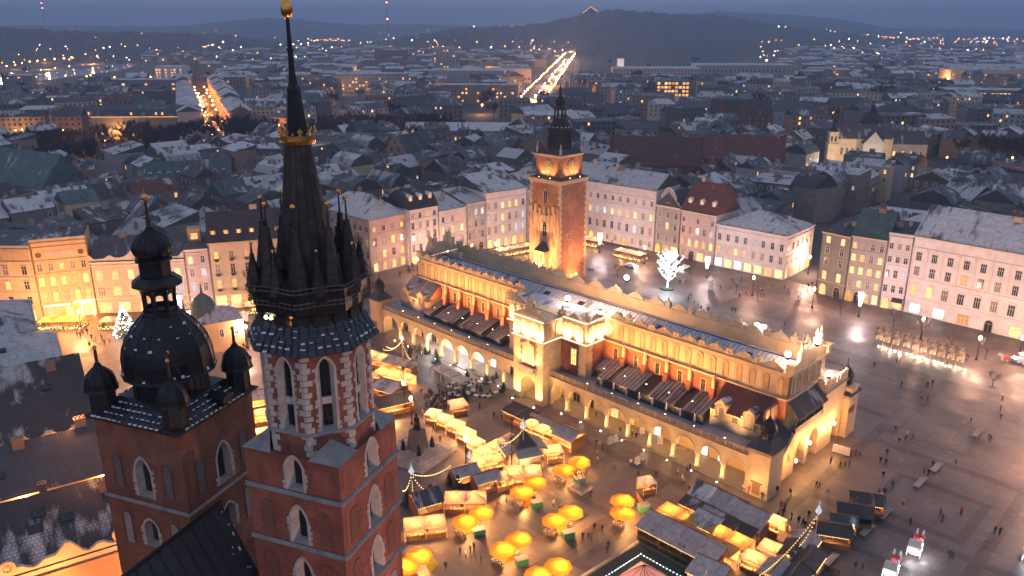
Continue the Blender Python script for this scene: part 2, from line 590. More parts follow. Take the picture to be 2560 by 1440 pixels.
g = MB(); g.add([(-14000, -600, -.02), (14000, -600, -.02), (14000, 16000, -.02), (-14000, 16000, -.02)], [(0, 1, 2, 3)])
tag(part('ground', g, M['city_ground']), kind='structure')
SQ = [(-160, 196), (-158, 212), (-121, 218), (-72, 229), (-47, 256), (-35, 266), (5, 298), (30, 297), (53, 285), (90, 250), (137, 197), (230, 105), (150, -5), (20, -10), (-45, 40), (-72, 118), (-102, 166)]
g = MB(); lp = [sul(x, y) for x, y in SQ]
g.add([(x, y, 0.0) for x, y in lp], [tuple(range(len(lp)))[::-1]])
square = part('square_paving', g, M['paving'], None, (SUX, SUY, .004), SU_A)
tag(square, kind='structure')
bands = [(62, 64, -60, 70), (-62, -60, -40, 80), (62, 120, 6, 8), (62, 120, 34, 36), (64, 90, -22, -20), (90, 92, -60, 80), (118, 120, -40, 70),
   (-60, 62, 46, 48), (-60, 62, -8, -6), (-60, 62, -24, -22.4), (20, 22, -50, -8), (42, 44, -50, -8), (-4, -2, -50, -8), (-60, 62, 66, 68), (36, 38, 48, 84), (-2, 0, 48, 100), (64, 66, 40, 80)]
for x0, x1, y0, y1 in bands:
 if x1 - x0 > 30 or y1 - y0 > 30:
  g = MB(); g.add([(x0, y0, 0), (x1, y0, 0), (x1, y1, 0), (x0, y1, 0)], [(0, 1, 2, 3)])
  z = .004 if (x1 - x0) > (y1 - y0) else .008
  part('paving_band', g, M['paving_dark'], square, (0, 0, z))
for k, (x0, x1, y0, y1) in enumerate(((72, 88, 10, 26), (96, 112, 12, 28), (70, 84, -16, -2), (24, 40, -36, -26), (46, 60, -38, -26))):
 g = MB()
 for q in ((x0, x1, y0, y0 + 1.6), (x0, x1, y1 - 1.6, y1), (x0, x0 + 1.6, y0 + 1.6, y1 - 1.6), (x1 - 1.6, x1, y0 + 1.6, y1 - 1.6)):
  g.add([(q[0], q[2], 0), (q[1], q[2], 0), (q[1], q[3], 0), (q[0], q[3], 0)], [(0, 1, 2, 3)])
 part('paving_border', g, M['paving_dark'], square, (0, 0, .012))
g = MB(); g.add([(-58, 76, 0), (130, 76, 0), (130, 84, 0), (-58, 84, 0)], [(0, 1, 2, 3)])
part('paving_walk', g, M['paving_pale'], square, (0, 0, .016))
g = MB(); g.add([(106, -60, 0), (114, -60, 0), (114, 74, 0), (106, 74, 0)], [(0, 1, 2, 3)])
part('paving_walk', g, M['paving_pale'], square, (0, 0, .018))
# ------------------------------------------------------------ church towers and nave
CH_A = R(-21.2)
E1, E2 = (math.cos(CH_A), math.sin(CH_A)), (-math.sin(CH_A), math.cos(CH_A))
HX, HY = -13.6, 50.9
LX, LY = -27.3, 58.3
def arch_pts(cx, w, spring, rise, n=7, pointed=True):
 """upper outline of an arch from left to right"""
 out = []
 for i in range(2 * n + 1):
  t = -1 + i / n
  if pointed:
   z = rise * (1 - abs(t) ** 1.75) ** .8 if abs(t) < 1 else 0
  else:
   z = rise * math.sqrt(max(0, 1 - t * t))
  out.append((cx + t * w, spring + z))
 return out
def wall_face(mb, x0, x1, z0, z1, y0, y1, ops, mi=0):
 """a wall x0..x1 with openings (cx, half width, sill, spring, rise, pointed) of one height range"""
 cur = x0
 for cx, hw, sill, spring, rise, pt in sorted(ops):
  mb.box(cur, cx - hw, y0, y1, z0, z1, mi)
  if sill > z0:
   mb.box(cx - hw, cx + hw, y0, y1, z0, sill, mi)
  a = arch_pts(cx, hw, spring, rise, 6, pt)
  mb.strip([(x, z, z1) for x, z in a], y0, y1, mi)
  cur = cx + hw
 mb.box(cur, x1, y0, y1, z0, z1, mi)
def surround(hw, h, rise, pointed=True, band=.2, proud=.05, splay=.32, deep=.5, teeth=True, seed=0):
 """white stone frame of a window 2*hw wide: band, splayed reveal, sloping sill; origin at the sill's middle"""
 mb = MB()
 def outline(k, dz=0.0):
  a = arch_pts(0, hw + k, h, rise + k, 6, pointed)
  return [(-hw - k, dz)] + a + [(hw + k, dz)]
 o, i, q = outline(band), outline(0), outline(-splay, .25)
 for j in range(len(o) - 1):
  mb.quad((o[j][0], -proud, o[j][1]), (o[j + 1][0], -proud, o[j + 1][1]), (i[j + 1][0], -proud, i[j + 1][1]), (i[j][0], -proud, i[j][1]))
  mb.quad((o[j][0], 0, o[j][1]), (o[j + 1][0], 0, o[j + 1][1]), (o[j + 1][0], -proud, o[j + 1][1]), (o[j][0], -proud, o[j][1]))
  mb.quad((i[j][0], -proud, i[j][1]), (i[j + 1][0], -proud, i[j + 1][1]), (q[j + 1][0], deep, q[j + 1][1]), (q[j][0], deep, q[j][1]))
 mb.quad((-hw, -proud, 0), (hw, -proud, 0), (hw - splay, deep, .25), (-hw + splay, deep, .25), 1)
 if teeth:
  r = random.Random(seed)
  z = .05
  while z < h:
   hh = r.uniform(.2, .3)
   for sgn in (-1, 1):
    if r.random() < .55:
     e = band + r.uniform(.08, .2)
     a, c = sorted((sgn * (hw + band - .02), sgn * (hw + e)))
     mb.box(a, c, -proud, .02, z, z + hh)
   z += hh + r.uniform(.05, .2)
 return mb, [(x, z) for x, z in q]
def place(o, fx, fy, ang, z):
 o.location = (fx, fy, z)
 o.rotation_euler = (0, 0, ang)
 return o
def side_xy(half, ang, a):
 """point a metres along a wall whose outward normal in the local frame has angle ang"""
 nx, ny = math.cos(ang), math.sin(ang)
 return (nx * half - ny * a, ny * half + nx * a)
ANG4 = [-PI / 2, 0, PI / 2, PI]
hej = thing('church_tower', 'tall brick church tower with dark needle spire, gilded crown and ring of spirelets', 'church tower', (HX, HY, 0), CH_A)
wallm = [M['brick_church'], M['stone_white'], M['stone_grey']]
HB = 3.8
# square storeys with recessed pointed openings
storeys = [(36.6, 40.9), (40.9, 45.15), (45.15, 49.4), (49.4, 52.35)]
for k, ang in enumerate(ANG4):
 mb = MB()
 mb.box(-HB, HB, 0, .55, 0, 36.6)
 for q, (z0, z1) in enumerate(storeys):
  top = 3 if q < 3 else 3.2
  ops = [(.25, .72, z0 + .35, z0 + 2.2, 1.1 if q < 3 else .75, True)]
  if q < 3:
   for sx in (-1, 1):
    pass
  wall_face(mb, -HB + (.55 if k % 2 else 0), HB - (.55 if k % 2 else 0), z0, z1, 0, .55, ops)
 o = part('wall', mb, wallm, hej)
 x, y = side_xy(HB, ang, 0)
 place(o, x, y, ang + PI / 2, 0)
 for q, (z0, z1) in enumerate(storeys):
  sm, inner = surround(.66, 1.9 if q < 3 else 1.75, 1.05 if q < 3 else .8, seed=k * 7 + q)
  x, y = side_xy(HB, ang, .25)
  f = place(part('window_surround', sm, [M['stone_white'], M['stone_grey']], hej), x, y, ang + PI / 2, z0 + .35)
  d = MB(); d.add([(px, .5, pz) for px, pz in inner], [tuple(range(len(inner)))])
  part('opening', d, M['louver_dark'], f)
  if q < 3:
   for sx in (-2.35, 2.35):
    nm = MB()
    oa = arch_pts(0, .5, 2.0, .5, 5, False)
    pl = [(-.5, 0)] + oa + [(.5, 0)]
    nm.add([(px, -.012, pz) for px, pz in pl], [tuple(range(len(pl)))])
    for j in range(len(pl) - 1):
     a_, b_ = pl[j], pl[j + 1]
     e = 1.12
     nm.quad((a_[0] * e, -.05, a_[1] * 1.03), (b_[0] * e, -.05, b_[1] * 1.03), (b_[0], -.012, b_[1]), (a_[0], -.012, a_[1]), 1)
     nm.quad((a_[0] * e, 0, a_[1] * 1.03), (b_[0] * e, 0, b_[1] * 1.03), (b_[0] * e, -.05, b_[1] * 1.03), (a_[0] * e, -.05, a_[1] * 1.03), 1)
    x, y = side_xy(HB, ang, sx)
    place(part('blind_niche', nm, [M['stone_grey'] if q == 0 else M['brick_church_old'], M['brick_church']], hej), x, y, ang + PI / 2, z0 + .7)
# string courses, built of separate weathered slabs
for zc in (36.6, 40.9, 45.15, 49.4):
 for ang in ANG4:
  for j in range(8):
   a0 = -HB - .16 + j * (2 * HB + .32) / 8
   mb = MB(); wd = (2 * HB + .32) / 8 - .012
   mb.add([(a0, -.16, -.06), (a0 + wd, -.16, -.06), (a0 + wd, .05, -.06), (a0, .05, -.06), (a0, -.16, .05), (a0 + wd, -.16, .05), (a0 + wd, .02, .22), (a0, .02, .22)],
     [(0, 3, 2, 1), (0, 1, 5, 4), (4, 5, 6, 7), (1, 2, 6, 5), (2, 3, 7, 6), (3, 0, 4, 7)])
   x, y = side_xy(HB, ang, 0)
   place(part('string_slab', mb, M['stone_grey'], hej), x, y, ang + PI / 2, zc)
# sloping stone caps over the four corners where the square turns octagonal
OR, OF = 3.78, 3.78 * math.cos(PI / 8)
for sx in (-1, 1):
 for sy in (-1, 1):
  mb = MB()
  k = HB * math.tan(PI / 8)
  e = .1
  a, b2, c2 = (sx * (HB + e), sy * (HB + e), 0), (sx * (HB + e), sy * k * .95, 0), (sx * k * .95, sy * (HB + e), 0)
  t1 = (sx * 2.5, sy * 2.5, 1.15)
  mb.add([a, b2, c2, t1], [(0, 1, 3), (0, 3, 2), (0, 2, 1), (1, 2, 3)])
  part('corner_cap', mb, M['stone_grey'], hej, (0, 0, 52.35))
# octagon
O0, O1 = 53.6, 59.9
orot = PI / 8
fw = OR * math.sin(PI / 8)
qz = [MB(), MB()]
qz[0].add([(-.28, -.05, 0), (.28, -.05, 0), (.28, .1, 0), (-.28, .1, 0), (-.28, -.05, .40), (.28, -.05, .40), (.28, .1, .40), (-.28, .1, .40)], [(0, 3, 2, 1), (4, 5, 6, 7), (0, 1, 5, 4), (1, 2, 6, 5), (2, 3, 7, 6), (3, 0, 4, 7)])
def quoin(l1, l2, h):
 """an angle stone round an octagon corner: leg l1 on one face, l2 on the next"""
 mb = MB()
 a = PI / 8
 d1, d2 = (-math.cos(a), -math.sin(a)), (math.cos(a), -math.sin(a))
 # corner at the origin, outward is +y; faces fall away at 22.5 degrees
 p = .05
 c0 = (0, p)
 A = (d1[0] * l1, d1[1] * l1 + p); B = (d2[0] * l2, d2[1] * l2 + p)
 Ai, Bi = (A[0], A[1] - .2), (B[0], B[1] - .2)
 mb.prism([A, Ai, (0, -.2), Bi, B, c0], 0, h)
 return mb
qm = [quoin(.50, .26, .30).mesh('quoin', M['stone_white']), quoin(.26, .5, .30).mesh('quoin', M['stone_white'])]
for k in range(8):
 ang = k * PI / 4
 mb = MB()
 wall_face(mb, -fw, fw, O0 - 1.5, O1 + .3, 0, .5, [(0, .60, O0 + .45, O1 - 1.15, .75, True)])
 x, y = side_xy(OF, ang, 0)
 place(part('octagon_wall', mb, wallm, hej), x, y, ang + PI / 2, 0)
 sm, inner = surround(.52, O1 - O0 - 1.75, .72, True, .17, .05, .2, .42, True, 40 + k)
 f = place(part('window_surround', sm, [M['stone_white'], M['stone_grey']], hej), x, y, ang + PI / 2, O0 + .5)
 g1 = MB(); g1.add([(px, .4, pz) for px, pz in inner], [tuple(range(len(inner)))])
 part('glass', g1, M['glass_dark'], f)
 g2 = MB(); g2.box(-.36, .36, .22, .4, 1.9, 2.4); part('spandrel', g2, M['stone_white'], f)
 g2 = MB()
 for zz in (.75, 1.4, 3.0, 3.7):
  g2.box(-.32, .32, .34, .39, zz, zz + .07)
 g2.box(-.03, .03, .34, .385, .3, 4.6)
 part('tracery', g2, M['iron'], f)
 ca = ang + PI / 8
 for j in range(17):
  o = link('quoin_stone', qm[j % 2], hej, (OR * math.cos(ca), OR * math.sin(ca), O0 - 1.2 + j * .43 + .02), ca - PI / 2)
  o.scale = (rnd.uniform(.8, 1.15), 1, rnd.uniform(1.15, 1.38))
 mb = MB(); mb.add([(-fw - .06, -.14, -.05), (fw + .06, -.14, -.05), (fw, .02, -.05), (-fw, .02, -.05), (-fw - .06, -.14, .06), (fw + .06, -.14, .06), (fw, .02, .18), (-fw, .02, .18)],
      [(0, 3, 2, 1), (0, 1, 5, 4), (4, 5, 6, 7), (1, 2, 6, 5), (2, 3, 7, 6), (3, 0, 4, 7)])
 place(part('octagon_sill', mb, M['stone_grey'], hej), x, y, ang + PI / 2, O0 + .35)
# slate skirt under the gallery
SK0, SK1, RK0, RK1 = 59.85, 61.6, 4.45, 3.5
mb = MB(); mb.lathe([(RK0 - .25, SK0 - .12), (RK0, SK0), (RK0 - .02, SK0 + .06), (RK1, SK1)], 8, rot=orot)
part('skirt_roof', mb, M['copper_dark'], hej)
sl = MB(); sl.add([(-.24, -.01, 0), (.24, -.01, 0), (.20, .5, .0), (-.20, .5, .0), (-.24, -.01, .06), (.24, -.01, .06), (.20, .5, .03), (-.20, .5, .03)], [(0, 3, 2, 1), (4, 5, 6, 7), (0, 1, 5, 4), (1, 2, 6, 5), (2, 3, 7, 6), (3, 0, 4, 7)])
slm = sl.mesh('slate', M['slate'])
ss = MB(); ss.add([(-.2, -.05, 0), (.16, -.05, 0), (.12, .07, .0), (-.17, .05, .0), (-.2, -.04, .10), (.15, -.05, .08), (.12, .06, .09), (-.17, .05, .10)], [(4, 5, 6, 7), (0, 1, 5, 4), (1, 2, 6, 5), (2, 3, 7, 6), (3, 0, 4, 7)])
snm = ss.mesh('snow_cap', M['snow'])
sf0, sf1 = RK0 * math.cos(PI / 8), RK1 * math.cos(PI / 8)
pit = math.atan2(SK1 - SK0, sf0 - sf1)
nsl = 0
for k in range(8):
 ang = k * PI / 4
 rows = 5
 for r in range(rows):
  t = r / rows
  rr = sf0 + (sf1 - sf0) * t
  z = SK0 + .05 + (SK1 - SK0) * t
  half = rr * math.tan(PI / 8)
  n = int(2 * half / .5)
  for j in range(n):
   if nsl >= 298 or (k in (2, 3) and r > 1):
    continue
   a = -half + (j + .5) * 2 * half / n
   x, y = side_xy(rr + .02, ang, a)
   o = link('slate', slm, hej, (x, y, z))
   o.rotation_euler = (pit - R(4) + rnd.uniform(-.03, .03), 0, ang + PI / 2)
   nsl += 1
   if rnd.random() < (.75 if r == 1 else .22):
    o2 = link('snow_cap', snm, hej, (x * 1.005, y * 1.005, z + .08))
    o2.rotation_euler = (pit + rnd.uniform(-.2, .2), 0, ang + PI / 2 + rnd.uniform(-.4, .4))
    o2.scale = (rnd.uniform(.5, 1.1), rnd.uniform(.4, 1.3), rnd.uniform(.4, 1))
# wooden gallery with a cove, two rails of ironwork
def star(r_in, r_out, n=8, rot=0.0):
 return [((r_out if i % 2 == 0 else r_in) * math.cos(rot + i * PI / n), (r_out if i % 2 == 0 else r_in) * math.sin(rot + i * PI / n)) for i in range(2 * n)]
gal = MB()
gal.lathe([(3.3, 61.5), (3.35, 62.1), (3.72, 62.5), (3.74, 63.2), (3.95, 63.35), (3.95, 64.0), (3.6, 64.05)], 16, rot=orot)
part('gallery', gal, M['copper_dark'], hej)
gp2 = MB(); pl_ = star(3.55, 4.05, 8, orot); gp2.prism(pl_, 62.5, 64.02); gp2.prism([(x * .97, y * .97) for x, y in pl_], 64.02, 64.12)
part('gallery_parapet', gp2, M['copper_dark'], hej)
for i in range(16):
 a = orot + i * PI / 8
 mb = MB(); mb.box(-.52, .52, -.02, .02, .1, .72)
 for q in range(3):
  mb.box(-.5 + q * .36, -.22 + q * .36, -.035, -.02, .16, .66)
 x, y = 3.42 * math.cos(a), 3.42 * math.sin(a)
 place(part('gallery_opening', mb, [M['louver_dark']], hej), x, y, a + PI / 2, 61.5)
for zr, rr in ((63.1, 1.04), (64.05, 1.05)):
 rail = MB()
 p8 = star(3.55 * rr + .12, 4.05 * rr + .12, 8, orot)
 for i in range(16):
  a, b2 = p8[i], p8[(i + 1) % 16]
  for dz in (0, .28):
   rail.tube([(a[0], a[1], zr + dz), (b2[0], b2[1], zr + dz)], .022, 4)
  for t in (0, .25, .5, .75):
   x, y = a[0] + (b2[0] - a[0]) * t, a[1] + (b2[1] - a[1]) * t
   rail.tube([(x, y, zr - .08), (x, y, zr + .36)], .02, 4)
 tag(part('railing', rail, M['iron_rail'], hej), kind='stuff')
lt = lamp('POINT', (.6, -3.2, 61.8), 8, ORANGE, .1, name='gallery_light', parent=hej)
for j in range(3):
 mb = MB(); mb.ball((0, 0, 0), .15, 8)
 part('gallery_lamp', mb, M['strip_warm'], hej, (-1.2 + j * .34, -3.25, 62.0))
# spire: lead covered needle
def panel_ring(parent, r0, r1, z0, z1, n, rows, rot, skip=None):
 for r in range(rows):
  ta, tb = r / rows, (r + 1) / rows
  for k in range(n):
   off = .35 * (k % 2) / rows
   t0, t1 = min(1, ta + off), min(1, tb + off)
   if r == 0:
    t0 = 0
   if t1 - t0 < 1e-3:
    continue
   ra, rb = r0 + (r1 - r0) * t0, r0 + (r1 - r0) * t1
   za, zb = z0 + (z1 - z0) * t0, z0 + (z1 - z0) * t1 - .03
   a, b2 = rot + 2 * PI * (k + .04) / n, rot + 2 * PI * (k + .96) / n
   p = .035
   mb = MB()
   vs = []
   for (rr, zz, pp) in ((ra, za, p), (rb, zb, p * .4)):
    for q in (rr + pp, rr - .04):
     vs += [(q * math.cos(a), q * math.sin(a), zz), (q * math.cos(b2), q * math.sin(b2), zz)]
   mb.add(vs, [(0, 1, 5, 4), (0, 4, 6, 2), (1, 3, 7, 5), (0, 2, 3, 1), (4, 5, 7, 6)])
   part('lead_panel', mb, M['lead'], parent)
core = MB(); core.lathe([(1.95, 64.0), (1.72, 65.0), (.80, 73.0)], 16, rot=orot)
part('spire_core', core, M['copper_dark'], hej)
panel_ring(hej, 1.78, .82, 64.8, 72.9, 16, 8, orot)
for k in range(0, 8, 2):
 a = orot + (k + .5) * PI / 4 - PI / 8 + PI / 8
 mb = MB()
 pl_ = [(-.45, 0)] + arch_pts(0, .45, .75, .45, 5, False) + [(.45, 0)]
 mb.plate(pl_, -.35, .5)
 x, y = 1.72 * math.cos(a), 1.72 * math.sin(a)
 f = place(part('hatch', mb, M['lead'], hej), x, y, a + PI / 2, 64.1)
 mb = MB(); mb.add([(px * .8, -.36, pz * .92) for px, pz in pl_], [tuple(range(len(pl_)))])
 part('hatch_opening', mb, M['louver_dark'], f)
# crown
cr = MB()
cr.lathe([(.82, 72.7), (1.12, 72.8), (1.16, 72.95), (1.05, 73.02), (1.05, 73.25), (1.14, 73.3), (1.14, 73.36), (.82, 73.36)], 16)
crown = part('crown', cr, M['gilt'], hej)
fl = MB()
fl.plate([(-.16, 0), (.16, 0), (.06, .16), (.18, .24), (.16, .38), (.05, .40), (0, .56), (-.05, .40), (-.16, .38), (-.18, .24), (-.06, .16)], -.03, .03)
flm = fl.mesh('fleuron', M['gilt'])
for k in range(8):
 a = k * PI / 4
 o = link('fleuron', flm, crown, (1.12 * math.cos(a), 1.12 * math.sin(a), 73.34), a + PI / 2)
 mb = MB(); mb.ball((1.13 * math.cos(a + PI / 8), 1.13 * math.sin(a + PI / 8), 73.48), .09, 6)
 part('pearl', mb, M['gilt'], crown)
up = MB()
up.lathe([(.72, 73.0), (.62, 74.0), (.42, 76.1), (.5, 76.15), (.30, 76.4), (.2, 77.2), (.17, 78.4), (.24, 78.45), (.24, 78.55), (.15, 78.6), (.11, 80.4)], 8, rot=orot)
part('needle_top', up, M['copper_dark'], hej)
bl = MB()
bl.lathe([(.05, 80.25), (.26, 80.42), (.36, 80.62), (.37, 80.9), (.36, 81.15), (.26, 81.32), (.1, 81.4), (.06, 81.6), (.03, 82.3)], 14)
smooth(part('ball', bl, M['gilt'], hej))
# ring of spirelets
def spirelet(r0, h, base, ballz, name, balls=.13):
 root = bpy.data.objects.new(name, None); C.objects.link(root)
 mb = MB()
 mb.lathe([(r0 * 1.25, -.35), (r0 * 1.02, .1), (r0 * .72, h * .35), (r0 * .2, h)], 6)
 for k in range(6):
  a = k * PI / 3
  mb.tube([(r0 * 1.03 * math.cos(a), r0 * 1.03 * math.sin(a), .1), (r0 * .73 * math.cos(a), r0 * .73 * math.sin(a), h * .35), (r0 * .21 * math.cos(a), r0 * .21 * math.sin(a), h)], .03, 4)
 for t in (.2, .42, .64, .84):
  rr = r0 * (1.02 - .82 * t) + .02
  mb.lathe([(rr + .02, h * t), (rr + .02, h * t + .05)], 6)
 part('cone', mb, M['lead'], root)
 mb = MB(); mb.lathe([(r0 * .2, h - .02), (r0 * .32, h + .03), (r0 * .3, h + .12), (.075, h + .16), (.05, ballz - balls)], 6)
 part('rod', mb, M['lead'], root)
 mb = MB(); mb.ball((0, 0, ballz), balls, 10)
 smooth(part('ball', mb, M['gilt'], root))
 return root
def adopt(root, parent, loc, rz=0):
 """parts of a prototype go under the part itself, one mesh each"""
 root.parent = parent
 root.location = loc
 root.rotation_euler = (0, 0, rz)
 return root
for k in range(8):
 a = orot + k * PI / 4
 adopt(spirelet(.74, 3.6, 0, 5.2, 'spirelet', .17), hej, (2.75 * math.cos(a), 2.75 * math.sin(a), 64.1), a)
 b2 = a + PI / 8
 adopt(spirelet(.46, 1.7, 0, 2.5, 'small_spirelet', .11), hej, (3.5 * math.cos(b2), 3.5 * math.sin(b2), 64.1), b2)
dk = MB(); dk.lathe([(3.6, 64.0), (2.0, 64.25)], 16, rot=orot)
part('gallery_deck', dk, M['copper_dark'], hej)
# lower bell tower
low = thing('bell_tower', 'lower brick church tower with dark onion cupola and four corner turrets', 'church tower', (LX, LY, 0), CH_A)
LB = 4.2
wl2 = [M['brick_church_old'], M['stone_white'], M['stone_grey']]
for k, ang in enumerate(ANG4):
 mb = MB()
 trim = .55 if k % 2 else 0
 mb.box(-LB + trim, LB - trim, 0, .55, 0, 38.6)
 wall_face(mb, -LB + trim, LB - trim, 38.6, 43.9, 0, .55, [(0, .75, 40.0, 41.9, .7, True)])
 wall_face(mb, -LB + trim, LB - trim, 43.9, 51.0, 0, .55, [(.1, .8, 44.6, 47.0, 1.2, True)])
 x, y = side_xy(LB, ang, 0)
 place(part('wall', mb, wl2, low), x, y, ang + PI / 2, 0)
 for (hw, zs, hh, rise, off) in ((.75, 44.6, 2.3, 1.15, .1), (.68, 40.0, 1.8, .7, 0)):
  sm, inner = surround(hw, hh, rise, True, .2, .05, .25, .5, True, 90 + k)
  x, y = side_xy(LB, ang, off)
  f = place(part('window_surround', sm, [M['stone_white'], M['stone_grey']], low), x, y, ang + PI / 2, zs)
  d = MB(); d.add([(px, .5, pz) for px, pz in inner], [tuple(range(len(inner)))])
  part('opening', d, M['louver_dark'], f)
 for sx, zz in ((-2.5, 45.0), (2.5, 45.0), (-2.4, 39.8), (2.4, 39.8)):
  nm = MB()
  pl = [(-.38, 0)] + arch_pts(0, .38, 2.5, .38, 5, False) + [(.38, 0)]
  nm.add([(px, -.012, pz) for px, pz in pl], [tuple(range(len(pl)))])
  for j in range(len(pl) - 1):
   a_, b_ = pl[j], pl[j + 1]
   e = 1.18
   nm.quad((a_[0] * e, -.06, a_[1] * 1.03), (b_[0] * e, -.06, b_[1] * 1.03), (b_[0], -.012, b_[1]), (a_[0], -.012, a_[1]), 1)
   nm.quad((a_[0] * e, 0, a_[1] * 1.03), (b_[0] * e, 0, b_[1] * 1.03), (b_[0] * e, -.06, b_[1] * 1.03), (a_[0] * e, -.06, a_[1] * 1.03), 1)
  x, y = side_xy(LB, ang, sx)
  place(part('blind_niche', nm, [M['stone_grey'] if zz < 42 else M['stone_dark'], M['brick_church_old']], low), x, y, ang + PI / 2, zz)
 for j in range(9):
  a0 = -LB - .12 + j * (2 * LB + .24) / 9
  mb = MB(); wd = (2 * LB + .24) / 9 - .012
  mb.add([(a0, -.12, -.06), (a0 + wd, -.12, -.06), (a0 + wd, .05, -.06), (a0, .05, -.06), (a0, -.12, .04), (a0 + wd, -.12, .04), (a0 + wd, .02, .2), (a0, .02, .2)],
    [(0, 3, 2, 1), (0, 1, 5, 4), (4, 5, 6, 7), (1, 2, 6, 5), (2, 3, 7, 6), (3, 0, 4, 7)])
  x, y = side_xy(LB, ang, 0)
  place(part('string_slab', mb, M['stone_grey'], low), x, y, ang + PI / 2, 43.9)
mb = MB()
mb.frus(-4.6, 4.6, -4.6, 4.6, 50.95, -4.62, 4.62, -4.62, 4.62, 51.1)
mb.frus(-4.62, 4.62, -4.62, 4.62, 51.1, -2.8, 2.8, -2.8, 2.8, 52.3)
part('eaves_roof', mb, M['copper_dark'], low)
lsl = math.atan2(1.2, 1.82)
nsl = 0
for ang in ANG4[:2] + ANG4[3:]:
 for r in range(4):
  d = 4.6 - r * .44
  for j in range(int(d * 1.5 / .5)):
   if nsl > 150:
    break
   a = -d * .78 + j * .52
   x, y = side_xy(d, ang, a)
   o = link('slate', slm, low, (x, y, 51.12 + (4.62 - d) * 1.2 / 1.82))
   o.rotation_euler = (lsl - R(4), 0, ang + PI / 2)
   nsl += 1
   if rnd.random() < .8:
    o2 = link('snow_cap', snm, low, (x, y, 51.2 + (4.62 - d) * 1.2 / 1.82))
    o2.rotation_euler = (lsl, 0, ang + PI / 2 + rnd.uniform(-.2, .2))
    o2.scale = (rnd.uniform(.6, 1.25), rnd.uniform(.5, 1.2), rnd.uniform(.5, 1))
def seams(mb, prof, n, r, rot=0.0):
 for k in range(n):
  a = rot + 2 * PI * k / n
  mb.tube([(q * math.cos(a), q * math.sin(a), z) for q, z in prof], r, 4)
mb = MB(); mb.lathe([(2.95, 51.6), (2.95, 53.75), (3.1, 53.8), (3.1, 54.0)], 8, rot=orot)
part('drum', mb, M['copper_dark'], low)
for k in range(8):
 a = k * PI / 4
 mb = MB()
 for q in (-.9, -.3, .3, .9):
  mb.box(q - .04, q + .04, -.06, .0, .1, 1.8)
 mb.box(-.95, .95, -.06, 0, .1, .2); mb.box(-.95, .95, -.06, 0, 1.7, 1.8)
 x, y = side_xy(2.95 * math.cos(PI / 8), a, 0)
 place(part('drum_frame', mb, M['lead'], low), x, y, a + PI / 2, 51.9)
dome = [(3.55, 53.9), (3.45, 54.1), (3.4, 54.6), (3.38, 55.3), (3.22, 56.1), (2.9, 56.9), (2.4, 57.65), (1.85, 58.2), (1.4, 58.7)]
mb = MB(); mb.lathe(dome, 16, rot=orot); seams(mb, dome, 16, .05, orot)
part('dome', mb, M['copper_dark'], low)
for (r_, z_, n_) in ((3.42, 54.3, 34), (3.05, 56.6, 16), (2.6, 57.4, 14), (2.0, 58.1, 12)):
 for k in range(n_):
  if rnd.random() < .6:
   a = 2 * PI * k / n_ + rnd.uniform(-.05, .05)
   o2 = link('snow_cap', snm, low, (r_ * 1.01 * math.cos(a), r_ * 1.01 * math.sin(a), z_ + rnd.uniform(-.15, .15)))
   o2.rotation_euler = (R(62), 0, a + PI / 2)
   o2.scale = (rnd.uniform(.4, .9), rnd.uniform(.5, 2.2), .7)
mb = MB()
mb.lathe([(1.5, 58.6), (1.5, 58.8), (1.3, 58.95)], 8, rot=orot)
mb.lathe([(1.3, 60.7), (1.9, 61.05), (1.95, 61.2), (1.35, 61.7)], 8, rot=orot)
mb.lathe([(1.2, 61.7), (1.2, 62.85), (1.42, 62.95), (1.42, 63.1), (1.2, 63.2)], 8, rot=orot)
part('lantern_cornice', mb, M['copper_dark'], low)
for k in range(8):
 a = orot + k * PI / 4
 mb = MB(); mb.lathe([(.2, 58.9), (.17, 59.3), (.17, 60.4), (.22, 60.75)], 6, 1.16 * math.cos(a), 1.16 * math.sin(a))
 part('lantern_post', mb, M['copper_dark'], low)
 mb = MB(); hw = 1.16 * math.sin(PI / 8)
 ar = arch_pts(0, hw - .1, 60.0, .38, 5, False)
 mb.strip([(-hw, 60.0, 60.75)] + [(x, z, 60.75) for x, z in ar] + [(hw, 60.0, 60.75)], -.08, .08)
 mb.box(-hw, hw, -.08, .08, 58.9, 59.25)
 x, y = side_xy(1.16 * math.cos(PI / 8), a + PI / 8, 0)
 place(part('lantern_arch', mb, M['copper_dark'], low), x, y, a + PI / 8 + PI / 2, 0)
onion = [(.95, 63.15), (1.3, 63.4), (1.46, 63.8), (1.42, 64.2), (1.12, 64.65), (.65, 65.0), (.32, 65.25), (.2, 65.5)]
mb = MB(); mb.lathe(onion, 16); seams(mb, onion, 16, .035)
smooth(part('onion_dome', mb, M['copper_dark'], low))
mb = MB(); mb.lathe([(.22, 65.4), (.2, 65.8), (.13, 66.6), (.1, 67.55)], 8)
part('spike', mb, M['lead'], low)
mb = MB(); mb.ball((0, 0, 67.75), .27, 12); mb.tube([(0, 0, 67.9), (0, 0, 69.2)], .02, 4)
smooth(part('ball', mb, M['gilt'], low))
